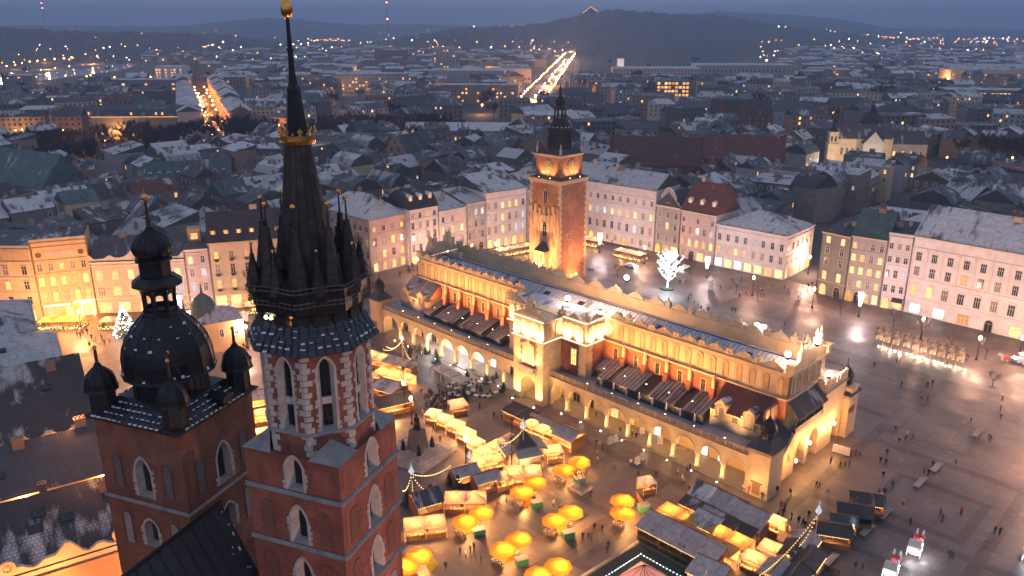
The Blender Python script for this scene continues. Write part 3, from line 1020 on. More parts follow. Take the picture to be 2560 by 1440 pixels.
for sx, sy in ((-1, -1), (1, -1), (1, 1), (-1, 1)):
 tr = bpy.data.objects.new('corner_turret', None); C.objects.link(tr)
 tr.parent = low
 tr.location = (sx * 3.55, sy * 3.55, 51.1)
 mb = MB(); mb.lathe([(.92, -.1), (.92, 1.9), (1.1, 1.95), (1.12, 2.05)], 8, rot=orot)
 for k in range(8):
  a = orot + k * PI / 4
  mb.tube([(.94 * math.cos(a), .94 * math.sin(a), 0), (.94 * math.cos(a), .94 * math.sin(a), 1.9)], .06, 4)
 part('turret_drum', mb, M['lead'], tr)
 pr = [(1.28, 2.0), (1.18, 2.25), (1.12, 2.7), (.95, 3.2), (.6, 3.6), (.28, 3.85), (.14, 4.2)]
 mb = MB(); mb.lathe(pr, 12); seams(mb, pr, 12, .035)
 part('turret_dome', mb, M['copper_dark'], tr)
 mb = MB(); mb.lathe([(.14, 4.1), (.1, 5.3)], 6)
 part('turret_spike', mb, M['lead'], tr)
 mb = MB(); mb.ball((0, 0, 5.45), .17, 10); mb.tube([(0, 0, 5.5), (0, 0, 6.3)], .015, 4)
 if sx > 0 and sy < 0:
  mb.plate([(0, 6.05), (.3, 6.0), (.3, 6.25), (0, 6.3)], -.01, .01)
 smooth(part('turret_ball', mb, M['gilt'], tr))
# dormer on the eaves roof
mb = MB(); mb.box(-.5, .5, -1.3, .2, 0, .5); mb.add([(-.6, -1.4, .5), (.6, -1.4, .5), (0, -1.4, .85), (-.6, .3, .5), (.6, .3, .5), (0, .3, .85)], [(0, 1, 2), (3, 5, 4), (0, 2, 5, 3), (1, 4, 5, 2), (0, 3, 4, 1)])
place(part('eaves_dormer', mb, M['copper_dark'], low), 3.6, .6, PI / 2, 51.5)
# nave between and in front of the towers: steep dark roof
nave = thing('church_nave', 'steep black church roof running between the two brick towers', 'church', (-20.4 - 3.6 * E2[0], 54.6 - 3.6 * E2[1], 0), CH_A)
RZ, EZ, HWN, LN = 46.2, 29.0, 9.0, 46
mb = MB(); mb.add([(-HWN, 0, EZ), (0, 0, RZ), (HWN, 0, EZ), (-HWN, -LN, EZ), (0, -LN, RZ), (HWN, -LN, EZ)], [(0, 1, 4, 3), (1, 2, 5, 4), (0, 2, 1), (3, 4, 5), (0, 3, 5, 2)])
part('roof', mb, M['slate_nave'] if 'slate_nave' in M else M['slate'], nave)
mb = MB(); mb.box(-HWN + .4, HWN - .4, -LN + .3, -.3, 0, EZ)
part('wall', mb, M['brick_church_old'], nave)
sn = math.atan2(RZ - EZ, HWN)
rows = [MB(), MB()]
LR = math.hypot(RZ - EZ, HWN)
bat = MB()
nb = 0
for j in range(46):
 yy = -.15 - j * 1.0
 bt = MB(); bt.box(-.07, .07, 0, LR, 0, .07)
 o = part('slate_seam', bt, M['slate'], nave, (HWN + .03, yy, EZ + .02))
 o.rotation_euler = (sn, 0, PI / 2)
mb = MB(); mb.tube([(0, .1, RZ + .05), (0, -LN, RZ + .05)], .16, 6)
part('ridge_cap', mb, M['copper_dark'], nave)
for j in range(34):
 t = rnd.random()
 yy = -.2 - (rnd.random() ** 2) * 3 if j < 22 else -rnd.uniform(2, 30)
 o2 = link('snow_cap', snm, nave, (HWN * (1 - t) + .06, yy, EZ + (RZ - EZ) * t + .03))
 o2.rotation_euler = (sn, 0, PI / 2)
 o2.scale = (rnd.uniform(.2, .5), rnd.uniform(.5, 3.2), .5)
# floodlights on the roofs below that light the towers
for (x, y, z, tx, ty, tz, w_, c) in ((6, 24, 20, -11, 48, 55, 9000, (1, .52, .34)), (8, 44, 24, -9, 51, 52, 4200, (1, .5, .3)), (-46, 34, 18, -29, 55, 46, 1700, (1, .36, .14)), (-52, 66, 20, -32, 59, 47, 900, (1, .36, .12)), (-8, 84, 12, -22, 60, 48, 2600, (1, .4, .13))):
 lamp('SPOT', (x, y, z), w_, c, .4, (tx, ty, tz), cone=R(60), name='church_flood')
 mb = MB(); mb.tube([(0, 0, -z), (0, 0, -.3)], .1, 5); mb.box(-.25, .25, -.2, .2, -.3, .1)
 tag(part('floodlight_mast', mb, M['iron'], None, (x, y, z - .3)), 'slim floodlight mast lighting the brick church towers', 'floodlight', 'floodlight masts round the church')
# ------------------------------------------------------------ cloth hall
hall = thing('cloth_hall', 'long floodlit yellow cloth hall with arcades, scrolled attic and grey metal roof', 'market hall', (SUX, SUY, 0), SU_A)
PH = [M['plaster_hall'], M['trim_warm'], M['brick_hall'], M['stone_grey']]
def win_mesh(w, h, style=0, deep=.0):
 """frame with surround, sill and glazing bars of a window, foot at the origin, facing -y"""
 mb = MB()
 t = .13
 mb.box(-w / 2 - t, -w / 2, -.07, .05, 0, h); mb.box(w / 2, w / 2 + t, -.07, .05, 0, h)
 mb.box(-w / 2 - t, w / 2 + t, -.07, .05, h, h + t)
 mb.box(-w / 2 - t - .06, w / 2 + t + .06, -.16, .05, -.12, 0)
 bw = .045
 for x in ((0,) if w < 1.5 else (-w / 6, w / 6)):
  mb.box(x - bw, x + bw, -.03, .03, 0, h, 1)
 mb.box(-w / 2, w / 2, -.028, .03, h * .62, h * .62 + .08, 1)
 mb.box(-w / 2, -w / 2 + .07, -.025, .03, 0, h, 1); mb.box(w / 2 - .07, w / 2, -.025, .03, 0, h, 1)
 if style == 1:
  mb.box(-w / 2 - t - .1, w / 2 + t + .1, -.22, .05, h + t + .14, h + t + .3)
 elif style == 2:
  mb.box(-w / 2 - t - .1, w / 2 + t + .1, -.2, .05, h + t + .12, h + t + .24)
  mb.plate([(-w / 2 - t - .14, h + t + .24), (w / 2 + t + .14, h + t + .24), (0, h + t + .72)], -.2, .05)
 elif style == 3:
  a = arch_pts(0, w / 2 + t + .12, h + t + .2, .42, 4, False)
  mb.strip([(x, z - .14, z) for x, z in a], -.2, .05)
 return mb
_wm = {}
def window(parent, x, y, z, w, h, pane='glass_dark', style=0, rz=0.0, trim='trim_white', frame='frame_white', name='window', label=None):
 k = (round(w, 2), round(h, 2), style, trim, frame)
 if k not in _wm:
  _wm[k] = win_mesh(w, h, style).mesh('window', [M[trim], M[frame]])
 kp = ('pane', round(w, 2), round(h, 2), pane)
 if kp not in _wm:
  mb = MB(); mb.add([(-w / 2, .0, 0), (w / 2, .0, 0), (w / 2, .0, h), (-w / 2, .0, h)], [(0, 1, 2, 3)])
  _wm[kp] = mb.mesh('pane', M[pane])
 o = link(name, _wm[k], parent, (x, y, z), rz)
 p = link('pane', _wm[kp], o, (0, -.012, 0))
 return o
# --- arcades (front and back), terraces, inner walls
COLS_L = [-47.5 + 5.64 * k for k in range(8)]
COLS_R = [11.6 + 5.45 * k for k in range(8)]
def arcade(x0, x1, cols, y0, sgn, par=True):
 """arcade wall from x0 to x1 with its front at y0; sgn -1 faces the camera side"""
 ya, yb = (y0, y0 + .9) if sgn < 0 else (y0 - .9, y0)
 mb = MB()
 edges = [x0 + .2] + cols + [x1 - .2]
 pts = []
 for i in range(len(edges) - 1):
  a, b = edges[i], edges[i + 1]
  cx, hw = (a + b) / 2, (b - a) / 2 - .42
  if i == 0:
   pts.append((a - .2, 0, 6.85)); pts.append((cx - hw, 0, 6.85))
  for x, z in arch_pts(cx, hw, 3.3, 2.25, 6, False):
   pts.append((x, z, 6.85))
 pts.append((pts[-1][0], 0, 6.85)); pts.append((x1, 0, 6.85))
 pts.insert(2, (pts[1][0], 3.3, 6.85))
 mb.strip(pts, ya, yb, 0)
 part('arcade_wall', mb, PH, hall)
 yf = ya if sgn < 0 else yb
 for i in range(len(edges) - 1):
  a, b = edges[i], edges[i + 1]
  cx, hw = (a + b) / 2, (b - a) / 2 - .42
  o, q = arch_pts(cx, hw + .26, 3.3, 2.5, 6, False), arch_pts(cx, hw, 3.3, 2.25, 6, False)
  mb = MB()
  e = yf + sgn * .09
  for j in range(len(o) - 1):
   mb.quad((o[j][0], e, o[j][1]), (o[j + 1][0], e, o[j + 1][1]), (q[j + 1][0], e, q[j + 1][1]), (q[j][0], e, q[j][1]))
   mb.quad((o[j][0], e, o[j][1]), (o[j + 1][0], e, o[j + 1][1]), (o[j + 1][0], yf, o[j + 1][1]), (o[j][0], yf, o[j][1]))
  if sgn < 0:
   part('archivolt', mb, M['trim_warm'], hall)
 cm = MB()
 cm.lathe([(.62, 0), (.62, .35), (.5, .45), (.46, .55), (.40, 2.6), (.46, 2.7), (.42, 2.8), (.62, 3.1), (.66, 3.3)], 10)
 me = cm.mesh('column', M['trim_warm'])
 for x in cols:
  link('column', me, hall, (x, (ya + yb) / 2, 0))
 mb = MB(); mb.box(x0, x1, yf + (.02 if sgn > 0 else -.18), yf + (.18 if sgn > 0 else -.02), 6.82, 7.0)
 part('parapet_base', mb, M['trim_warm'], hall)
 n = max(1, int(round((x1 - x0) / 1.75)))
 st = (x1 - x0) / n
 pm = MB()
 w = st / 2 - .1
 pm.box(-w, w, -.10, .10, 0, .14); pm.box(-w, w, -.10, .10, .86, 1.0)
 pm.box(-w, -w + .12, -.10, .10, .14, .86); pm.box(w - .12, w, -.10, .10, .14, .86)
 pm.box(-w + .12, w - .12, -.03, .03, .14, .86, 1)
 for q in (-.36, 0, .36):
  pm.plate([(q - .13, .5), (q, .24), (q + .13, .5), (q, .76)], -.085, -.02)
 for q in (-.18, .18):
  pm.plate([(q - .07, .66), (q, .52), (q + .07, .66), (q, .8)], -.07, -.02)
 me = pm.mesh('parapet_panel', [M['trim_warm'], M['stone_dark']])
 cp = MB(); cp.box(-.1, .1, -.14, .14, 0, 1.12)
 mp = cp.mesh('parapet_post', M['trim_warm'])
 for k in range(n):
  link('parapet_panel', me, hall, (x0 + (k + .5) * st, (ya + yb) / 2, 7.0))
  link('parapet_post', mp, hall, (x0 + k * st, (ya + yb) / 2, 7.0))
 mb = MB(); mb.box(x0, x1, (ya + yb) / 2 - .17, (ya + yb) / 2 + .17, 8.0, 8.1)
 part('parapet_rail', mb, M['stone_grey'], hall)
 # terrace, vault and shop wall behind
 yi = 5.3 if sgn < 0 else 29.7
 a, b = sorted((ya if sgn > 0 else yb, 10.0 if sgn < 0 else 25.0))
 mb = MB(); mb.box(x0, x1, a, b, 6.6, 7.02)
 part('terrace', mb, M['terrace_stone'], hall)
 mb = MB(); mb.box(x0, x1, min(yi, 10.0 if sgn < 0 else 25), max(yi, 10.0 if sgn < 0 else 25), 0, 6.6)
 part('shop_wall', mb, PH, hall)
mat('terrace_stone', (.40, .34, .33), .6, .4, .25)
arcade(-55, -2.4, COLS_L, 0, -1)
arcade(6.5, 55, COLS_R, 0, -1)
arcade(-55, -2.4, COLS_L, 35, 1)
arcade(6.5, 55, COLS_R, 35, 1)
# arched shop doors and windows in the shop wall
ad = MB(); aa = arch_pts(0, .95, 2.3, .95, 5, False)
oo = arch_pts(0, 1.15, 2.3, 1.15, 5, False)
for j in range(len(aa) - 1):
 ad.quad((oo[j][0], -.1, oo[j][1]), (oo[j + 1][0], -.1, oo[j + 1][1]), (aa[j + 1][0], -.1, aa[j + 1][1]), (aa[j][0], -.1, aa[j][1]))
 ad.quad((oo[j][0], 0, oo[j][1]), (oo[j + 1][0], 0, oo[j + 1][1]), (oo[j + 1][0], -.1, oo[j + 1][1]), (oo[j][0], -.1, oo[j][1]))
ad.box(-1.15, -.95, -.1, 0, 0, 2.3); ad.box(.95, 1.15, -.1, 0, 0, 2.3); ad.box(-.03, .03, -.05, 0, 0, 3.2); ad.box(-.95, .95, -.05, 0, 2.2, 2.3)
adm = ad.mesh('shop_door', M['trim_warm'])
apl = [(-.95, 0)] + aa + [(.95, 0)]
def apane(mn):
 mb = MB(); mb.add([(x, -.015, z) for x, z in apl], [tuple(range(len(apl)))])
 return mb.mesh('door_pane', M[mn])
apm = {k: apane(k) for k in ('shop', 'shop_cool', 'glass_dark', 'pane_gold')}
ALLC = [(a + b) / 2 for a, b in zip([-54.8] + COLS_L, COLS_L + [-2.6])] + [(a + b) / 2 for a, b in zip([6.7] + COLS_R, COLS_R + [54.8])]
for i, x in enumerate(ALLC):
 o = link('shop_door', adm, hall, (x + (1.0 if i % 2 else -.2), 5.3, .12))
 link('door_pane', apm['shop_cool' if i in (13, 15, 16) or 3 <= i <= 6 else ('glass_dark' if i in (0, 1, 2, 8, 9, 10) else rnd.choice(['shop', 'pane_gold', 'glass_dark']))], o)
# step along the arcade front
mb = MB(); mb.box(-55, 55, -.9, 5.25, 0, .12)
part('arcade_floor', mb, M['arcade_paving'] if 'arcade_paving' in M else M['paving_pale'], hall)
# --- hall walls
for (a, b) in ((-50.5, -9.6), (13.6, 56)):
 mb = MB(); mb.box(a, b, 10.0, 10.9, 7.0, 15.0, 2)
 part('brick_wall', mb, PH, hall)
 mb = MB(); mb.box(a, b, 10.0, 10.9, 15.0, 19.6, 0);
 part('attic_wall', mb, PH, hall)
 mb = MB(); mb.box(a, b, 9.45, 10.0, 14.75, 15.05, 0); mb.box(a, b, 9.7, 10.0, 14.55, 14.75, 0)
 part('attic_ledge', mb, [M['trim_warm']], hall)
 mb = MB(); mb.box(a, b, 9.8, 10.95, 19.6, 19.75); mb.box(a, b, 9.68, 11.0, 19.75, 19.95)
 part('attic_cornice', mb, M['trim_warm'], hall)
mb = MB(); mb.box(-50.5, 56, 24.1, 25.0, 7.0, 19.6, 0); mb.box(-50.5, 56, 24.0, 25.4, 19.6, 19.95, 0)
part('back_wall', mb, PH, hall)
# blind arches of the attic
ba = MB()
o, q = arch_pts(0, .62, 3.0, .62, 5, False), arch_pts(0, .44, 3.0, .44, 5, False)
o, q = [(-.62, 0)] + o + [(.62, 0)], [(-.44, 0)] + q + [(.44, 0)]
for j in range(len(o) - 1):
 for (p1, p2, y1, y2) in ((o, q, -.16, -.16), (o, o, 0, -.16), (q, q, -.16, 0)):
  ba.quad((p1[j][0], y1, p1[j][1]), (p1[j + 1][0], y1, p1[j + 1][1]), (p2[j + 1][0], y2, p2[j + 1][1]), (p2[j][0], y2, p2[j][1]))
ba.add([(x, -.02, z) for x, z in q], [tuple(range(len(q)))], 1)
ba.box(-.75, .75, -.2, 0, -.12, 0)
bam = ba.mesh('blind_arch', [M['trim_warm'], M['plaster_ochre']])
bp_ = MB(); bp_.box(-.5, .5, -.06, 0, .25, 3.7)
bpm = bp_.mesh('attic_panel', M['plaster_attic'] if 'plaster_attic' in M else M['plaster_cream'])
def attic_row(x0, x1, fx, n, dz=15.3, half=True):
 st = (x1 - x0) / n
 for k in range(n):
  x = x0 + (k + .5) * st
  p1, rz = fx(x)
  link('blind_arch', bam, hall, (p1[0], p1[1], dz), rz)
  if k < n - 1:
   p2, rz = fx(x + st / 2)
   link('attic_panel', bpm, hall, (p2[0], p2[1], dz), rz)
front = lambda x: ((x, 10.0), 0)
attic_row(-50.3, -9.8, front, 15)
attic_row(13.8, 55.8, front, 15)
# crest of scrolls, pedestals and masks
def hump(t):
 a = abs(t)
 if a < .2: return 1.5
 return .45 + 1.05 * (1 - ((a - .2) / .8) ** 1.3)
def crest_piece(w):
 mb = MB()
 n = 16
 mb.strip([(-w / 2 + w * i / n, 0, hump(-1 + 2 * i / n)) for i in range(n + 1)], -.22, .22)
 for sx in (-1, 1):
  for xx, zz, rr in ((.26, .85, .40), (.74, .42, .30)):
   c0 = sx * xx * w / 2
   mb.M = Matrix.Translation((c0, -.16, zz)) @ Matrix.Rotation(PI / 2, 4, 'X')
   mb.lathe([(rr, 0), (rr, .13), (rr * .55, .13), (rr * .5, .2), (.05, .2)], 9)
   mb.M = None
 mb.lathe([(.22, 1.45), (.30, 1.6), (.2, 1.75), (.24, 1.9), (.08, 2.05)], 7)
 return mb
def pedestal():
 mb = MB()
 mb.box(-.62, .62, -.42, .42, 0, 1.25); mb.box(-.72, .72, -.5, .5, 1.25, 1.42)
 for sx in (-1, 1):
  mb.M = Matrix.Translation((sx * .85, -.2, .45)) @ Matrix.Rotation(PI / 2, 4, 'X')
  mb.lathe([(.42, 0), (.42, .12), (.2, .2), (.05, .2)], 9)
  mb.M = None
 mb.ball((0, -.45, .75), .26, 7)
 mb.lathe([(.34, 1.42), (.22, 1.55), (.32, 1.75), (.26, 1.95), (.14, 2.05), (.22, 2.2), (.04, 2.45)], 7)
 return mb
crm, pem = crest_piece(4.2).mesh('crest_scroll', M['trim_warm']), pedestal().mesh('crest_pedestal', M['trim_warm'])
for yy, rz in ((10.3, 0), (24.6, PI)):
 for (a, b, n) in ((-50, -9.8, 7), (13.8, 55.5, 7)):
  st = (b - a) / n
  for k in range(n):
   link('crest_scroll', crm, hall, (a + (k + .5) * st, yy, 19.9), rz)
   if k or a < 0:
    link('crest_pedestal', pem, hall, (a + k * st, yy, 19.9), rz)
 if rz:
  for k in range(4):
   link('crest_scroll', crm, hall, (-6.8 + k * 5.9, yy, 19.9), rz)
# brick wall windows and buttresses with pinnacles
bx = [-41.5 + 5.45 * k for k in range(6)] + [16.8 + 5.45 * k for k in range(5)]
bt = MB()
bt.frus(-.5, .5, -1.5, 0, 0, -.5, .5, -1.2, 0, 2.2, 0)
bt.frus(-.45, .45, -1.1, 0, 2.2, -.4, .4, -.25, 0, 3.9, 0)
bt.box(-.52, .52, -1.62, 0, -.1, .15, 1)
bt.box(-.28, .28, -1.0, -.45, 2.6, 4.3, 1)
bt.frus(-.3, .3, -1.02, -.43, 4.3, -.05, .05, -.77, -.67, 5.6, 1)
bt.ball((0, -.72, 5.7), .14, 6, 1); bt.ball((0, -.72, 5.1), .2, 6, 1)
btm = bt.mesh('buttress', [M['brick_hall'], M['trim_warm']])
for x in bx:
 window(hall, x, 10.0, 11.0, 1.0, 2.4, 'glass_dark', 0, trim='trim_warm', frame='frame_brown')
 link('buttress', btm, hall, (x + 2.7, 10.0, 9.9))
# --- hall roof: low tin slopes with standing seams, skylights
mb = MB()
mb.add([(-49.6, 11, 17.3), (55, 11, 17.3), (55, 17.5, 19.6), (-49.6, 17.5, 19.6), (-49.6, 24, 17.3), (55, 24, 17.3)], [(0, 1, 2, 3), (3, 2, 5, 4), (0, 3, 4), (1, 5, 2)])
part('roof', mb, M['hall_tin'], hall)
rs = MB(); rl = math.hypot(6.5, 2.3); rs.box(-.045, .045, 0, rl, 0, .09)
rsm = rs.mesh('roof_seam', M['tin_rib'] if 'tin_rib' in M else M['stone_grey'])
for k in range(104):
 o = link('roof_seam', rsm, hall, (-49 + k * 1.0, 11, 17.32)); o.rotation_euler = (math.atan2(2.3, 6.5), 0, 0)
mb = MB(); mb.tube([(-49.6, 17.5, 19.66), (55, 17.5, 19.66)], .14, 6)
part('roof_ridge', mb, M['iron'], hall)
sk = MB(); sk.box(-.75, .75, -.6, .6, 0, .28); sk.box(-.62, .62, -.47, .47, .28, .31, 1)
skm = sk.mesh('skylight', [M['iron'], M['glass_dark']])
for k in range(9):
 o = link('skylight', skm, hall, (-40 + k * 10.6, 15.2, 18.8)); o.rotation_euler = (math.atan2(2.3, 6.5), 0, 0)
ch2 = MB(); ch2.box(-1.6, 1.6, -.8, .8, 0, 1.3)
for x in (-45.4, -43.2):
 mb = MB(); mb.lathe([(.6, 0), (.6, 1.6), (.66, 1.6), (.66, 1.8)], 10)
 part('roof_vent', mb, M['stone_white'], hall, (x, 18.5, 19.2))
# --- cafe roofs over the terraces: striped metal panels with glass front
pw = .92
def cafe(x0, x1, zf, glass):
 n = int((x1 - x0) / pw)
 ln = math.hypot(6.2, 1.9)
 pm = MB(); pm.box(-.40, .40, 0, ln, 0, .05); pm.box(.40, .46, 0, ln, 0, .13, 1)
 me = pm.mesh('roof_panel', [M['cafe_tin'], M['iron']])
 mb = MB()
 mb.add([(x0, 3.5, zf - .1), (x1, 3.5, zf - .1), (x1, 9.7, zf + 1.78), (x0, 9.7, zf + 1.78), (x0, 3.5, zf - .4), (x1, 3.5, zf - .4), (x1, 9.7, zf + 1.5), (x0, 9.7, zf + 1.5)],
   [(0, 1, 2, 3), (7, 6, 5, 4), (0, 4, 5, 1), (0, 3, 7, 4), (1, 5, 6, 2)])
 part('cafe_roof', mb, M['iron'], hall)
 dark = {int(n * q) for q in (.12, .14, .42, .45, .47, .78, .81)}
 for k in range(n):
  if k in dark:
   continue
  o = link('roof_panel', me, hall, (x0 + (k + .5) * pw, 3.45, zf - .06))
  o.rotation_euler = (math.atan2(1.9, 6.2), 0, 0)
 m = int((x1 - x0) / 3.2)
 gw = (x1 - x0) / m
 for k in range(m):
  mb = MB(); mb.box(.16, gw - .16, 0, .04, 0, zf - .45 - 7.05)
  part('cafe_glass', mb, M['cafe_glass'], hall, (x0 + k * gw, 3.8, 7.05))
  mb = MB(); mb.box(-.09, .09, -.08, .12, 0, zf - .4 - 7.05)
  part('cafe_post', mb, M['iron'], hall, (x0 + k * gw, 3.8, 7.05))
  if glass:
   mb = MB(); mb.lathe([(.04, 0), (.04, .9), (.2, 1.0), (.26, 1.4), (.05, 2.6)], 7)
   tag(part('folded_parasol', mb, M['canvas_white'], None, su(x0 + (k + .6) * gw, 2.6, 7.03)), 'closed white parasol standing upright on the arcade terrace, in a row by the glass cafe', 'parasol', 'closed parasols along the arcade terrace')
mat('cafe_glass', (.03, .05, .055), .1, .2, .6)
cafe(-41.3, -12.0, 8.45, False)
cafe(17.0, 43.0, 9.0, True)
mb = MB(); mb.add([(14.0, 6.0, 9.4), (19.2, 6.0, 9.4), (19.2, 9.9, 10.4), (14.0, 9.9, 10.4), (14.0, 6.0, 9.1), (19.2, 6, 9.1), (19.2, 9.9, 10.1), (14, 9.9, 10.1)], [(0, 1, 2, 3), (4, 7, 6, 5), (0, 4, 5, 1), (1, 5, 6, 2), (2, 6, 7, 3), (3, 7, 4, 0)])
part('porch_roof', mb, M['cafe_tin'], hall)
for k in range(5):
 mb = MB(); mb.tube([(14.3 + k * 1.15, 6, 9.45), (14.3 + k * 1.15, 9.9, 10.45)], .06, 4)
 part('porch_seam', mb, M['iron'], hall)
mb = MB(); mb.box(14.4, 18.6, 6.4, 9.6, 7.02, 9.2)
part('porch_wall', mb, M['wood_dark'], hall)
# --- end annexes with dormers, roofs running up to the attic
def annex(x0, x1, rust):
 mb = MB()
 mb.box(x0, x1, 5.2, 10.0, 7.0, 9.1, 3)
 mb.box(x0, x1, 5.15, 10.0, 9.1, 10.6, 0)
 for q, (xa, xb) in enumerate(((x0, x0 + .35), (x1 - .35, x1))):
  mb.add([(xa, 5.15, 10.6), (xb, 5.15, 10.6), (xb, 10, 14.6), (xa, 10, 14.6), (xa, 10, 10.6), (xb, 10, 10.6)], [(0, 1, 2, 3), (0, 3, 4), (1, 5, 2), (0, 4, 5, 1)], 2)
 part('annex_wall', mb, PH, hall)
 mb = MB(); mb.box(x0 - .1, x1 + .1, 4.8, 5.15, 10.55, 10.75)
 part('annex_cornice', mb, M['trim_warm'], hall)
 mb = MB(); mb.add([(x0 + .3, 5.1, 10.75), (x1 - .3, 5.1, 10.75), (x1 - .3, 9.95, 14.5), (x0 + .3, 9.95, 14.5)], [(0, 1, 2, 3)])
 part('annex_roof', mb, M['tile_red'] if rust else M['cafe_tin'], hall)
 for k in range(int((x1 - x0) / .7)):
  xx = x0 + .5 + k * .7
  mb = MB(); mb.tube([(xx, 5.1, 10.8), (xx, 9.95, 14.55)], .05, 4)
  part('annex_seam', mb, M['iron'], hall)
 for q in (.22, .78):
  cx = x0 + (x1 - x0) * q
  d = bpy.data.objects.new('dormer', None); C.objects.link(d); d.parent = hall; d.location = (cx, 5.0, 9.2)
  mb = MB(); mb.box(-1.1, 1.1, -.25, 1.2, 0, 2.7, 0); mb.box(-1.25, 1.25, -.4, 1.3, 2.7, 2.9, 1)
  mb.box(-1.2, 1.2, -.5, 0, -.15, .05, 1)
  a = arch_pts(0, .9, 2.9, .8, 5, False)
  mb.strip([(x, 2.9, z) for x, z in a], -.3, .0, 1)
  mb.ball((0, -.15, 3.85), .22, 6, 1)
  for sx in (-1, 1):
   mb.ball((sx * 1.05, -.15, 3.1), .2, 6, 1)
   mb.box(sx * 1.0 - .12, sx * 1.0 + .12, -.36, -.25, .1, 2.6, 1)
  part('dormer_wall', mb, PH, d)
  mb = MB(); a = arch_pts(0, 1.1, 2.85, .75, 5, False)
  mb.strip([(x, z - .08, z) for x, z in a], .0, 3.6)
  part('dormer_roof', mb, M['tin_snow'], d)
  window(d, 0, -.26, .35, 1.2, 2.0, 'pane_dim', trim='trim_warm', frame='frame_brown')
 window(hall, (x0 + x1) / 2, 5.15, 9.3, 1.2, 1.1, 'pane_dim', trim='trim_warm', frame='frame_brown')
annex(-53.0, -41.5, False)
annex(43.4, 54.0, True)
mb = MB(); mb.box(54.0, 54.5, 5.6, 10.5, 8, 13.6);
part('fire_wall', mb, M['plaster_rust'], hall)
# --- central projection
for (x0, x1, y0) in ((-9.6, 13.6, 3.8),):
 mb = MB(); mb.box(x0, x1, y0, 10.0, 6.9, 15.0, 2)
 part('brick_wall', mb, PH, hall)
 mb = MB(); mb.box(x0, x1, y0, 10.4, 15.0, 19.6, 0)
 part('attic_wall', mb, PH, hall)
 for zz, p, hh in ((14.75, .5, .3), (19.6, .4, .35)):
  mb = MB(); mb.box(x0 - p, x1 + p, y0 - p, 10.3, zz, zz + hh)
  part('cornice', mb, M['trim_warm'], hall)
 for sx, xx in ((-1, x0), (1, x1)):
  mb = MB(); mb.box(xx - (1.7 if sx > 0 else -.1), xx - (-.1 if sx > 0 else -1.7), y0 - .1, y0 + 1.7, 6.9, 14.7)
  part('corner_pier', mb, M['trim_warm'], hall)
  for j in range(10):
   for q in (0, 1):
    e = .28 if (j + q) % 2 else .5
    mb = MB()
    if q == 0:
     a = xx - sx * 1.7
     mb.box(min(a, a - sx * e), max(a, a - sx * e), y0 - .1, y0 + .05, 7 + j * .76, 7 + j * .76 + .72)
    else:
     mb.box(min(xx, xx + sx * .1), max(xx, xx + sx * .1), y0 + 1.7, y0 + 1.7 + e, 7 + j * .76, 7 + j * .76 + .72)
    part('quoin_stone', mb, M['trim_warm'], hall)
attic_row(6.8, 13.4, lambda x: ((x, 3.8), 0), 3)
attic_row(-9.4, -2.6, lambda x: ((x, 3.8), 0), 3)
attic_row(4.0, 9.8, lambda x: ((13.6, x), PI / 2), 3)
attic_row(4.0, 9.8, lambda x: ((-9.6, 13.8 - x), -PI / 2), 3)
for x in (10.2, -6.2):
 window(hall, x, 3.8, 9.6, 1.5, 3.6, 'pane_warm', 1, trim='trim_warm', frame='frame_brown')
for (px, py) in ((13.3, 4.1), (-9.3, 4.1), (6.6, 3.9), (-2.5, 3.9)):
 link('crest_pedestal', pem, hall, (px, py, 19.95))
for (px, py, rz, sc) in ((10, 3.9, 0, .72), (-6, 3.9, 0, .72), (13.5, 7.2, PI / 2, .78), (-9.5, 7.2, -PI / 2, .78)):
 o = link('crest_scroll', crm, hall, (px, py, 19.95), rz); o.scale = (sc, 1, .8)
mb = MB(); mb.add([(-9.3, 4.2, 19.9), (13.3, 4.2, 19.9), (13.3, 11, 20.1), (-9.3, 11, 20.1)], [(0, 1, 2, 3)])
part('flat_roof', mb, M['hall_tin'], hall)
# portal block
PX0, PX1, PY = -2.4, 6.5, -2.0
mb = MB()
wall_face(mb, PX0, PX1, 0, 8.3, PY, PY + 1.1, [(2.05, 2.25, 0, 3.9, 2.3, True)])
mb.box(PX0, PX0 + 1.6, PY, PY + 1.0, 8.3, 15.0); mb.box(PX1 - 1.6, PX1, PY, PY + 1.0, 8.3, 15.0)
mb.box(PX0, PX0 + .9, PY + 1.1, 4, 0, 15.0); mb.box(PX1 - .9, PX1, PY + 1.1, 4, 0, 15.0)
mb.box(PX0 + .9, PX1 - .9, PY + 1.1, 4, 8.0, 8.3)
part('portal_wall', mb, [M['trim_warm']], hall)
mb = MB(); mb.box(PX0 + 1.6, PX1 - 1.6, PY + .25, PY + 1.2, 8.3, 15.0)
part('portal_brick', mb, M['brick_hall'], hall)
mb = MB(); wall_face(mb, PX0 + .9, PX1 - .9, 0, 8.0, 5.5, 6.0, [(2.05, 1.9, 0, 3.2, 1.9, False)])
part('inner_gate_wall', mb, PH, hall)
mb = MB(); mb.box(PX0 - .05, PX1 + .05, PY - .05, 4.2, 15.0, 19.6)
part('portal_attic', mb, PH, hall)
for zz, p, hh in ((14.8, .45, .35), (19.4, .4, .4)):
 mb = MB(); mb.box(PX0 - p, PX1 + p, PY - p, 4.2, zz, zz + hh)
 part('portal_cornice', mb, M['trim_warm'], hall)
attic_row(PX0 + .2, PX1 - .2, lambda x: ((x, PY - .05), 0), 3, 15.35)
attic_row(PY + .2, 3.8, lambda x: ((PX1 + .05, x), PI / 2), 2, 15.35)
attic_row(PY + .2, 3.8, lambda x: ((PX0 - .05, 1.8 - x), -PI / 2), 2, 15.35)
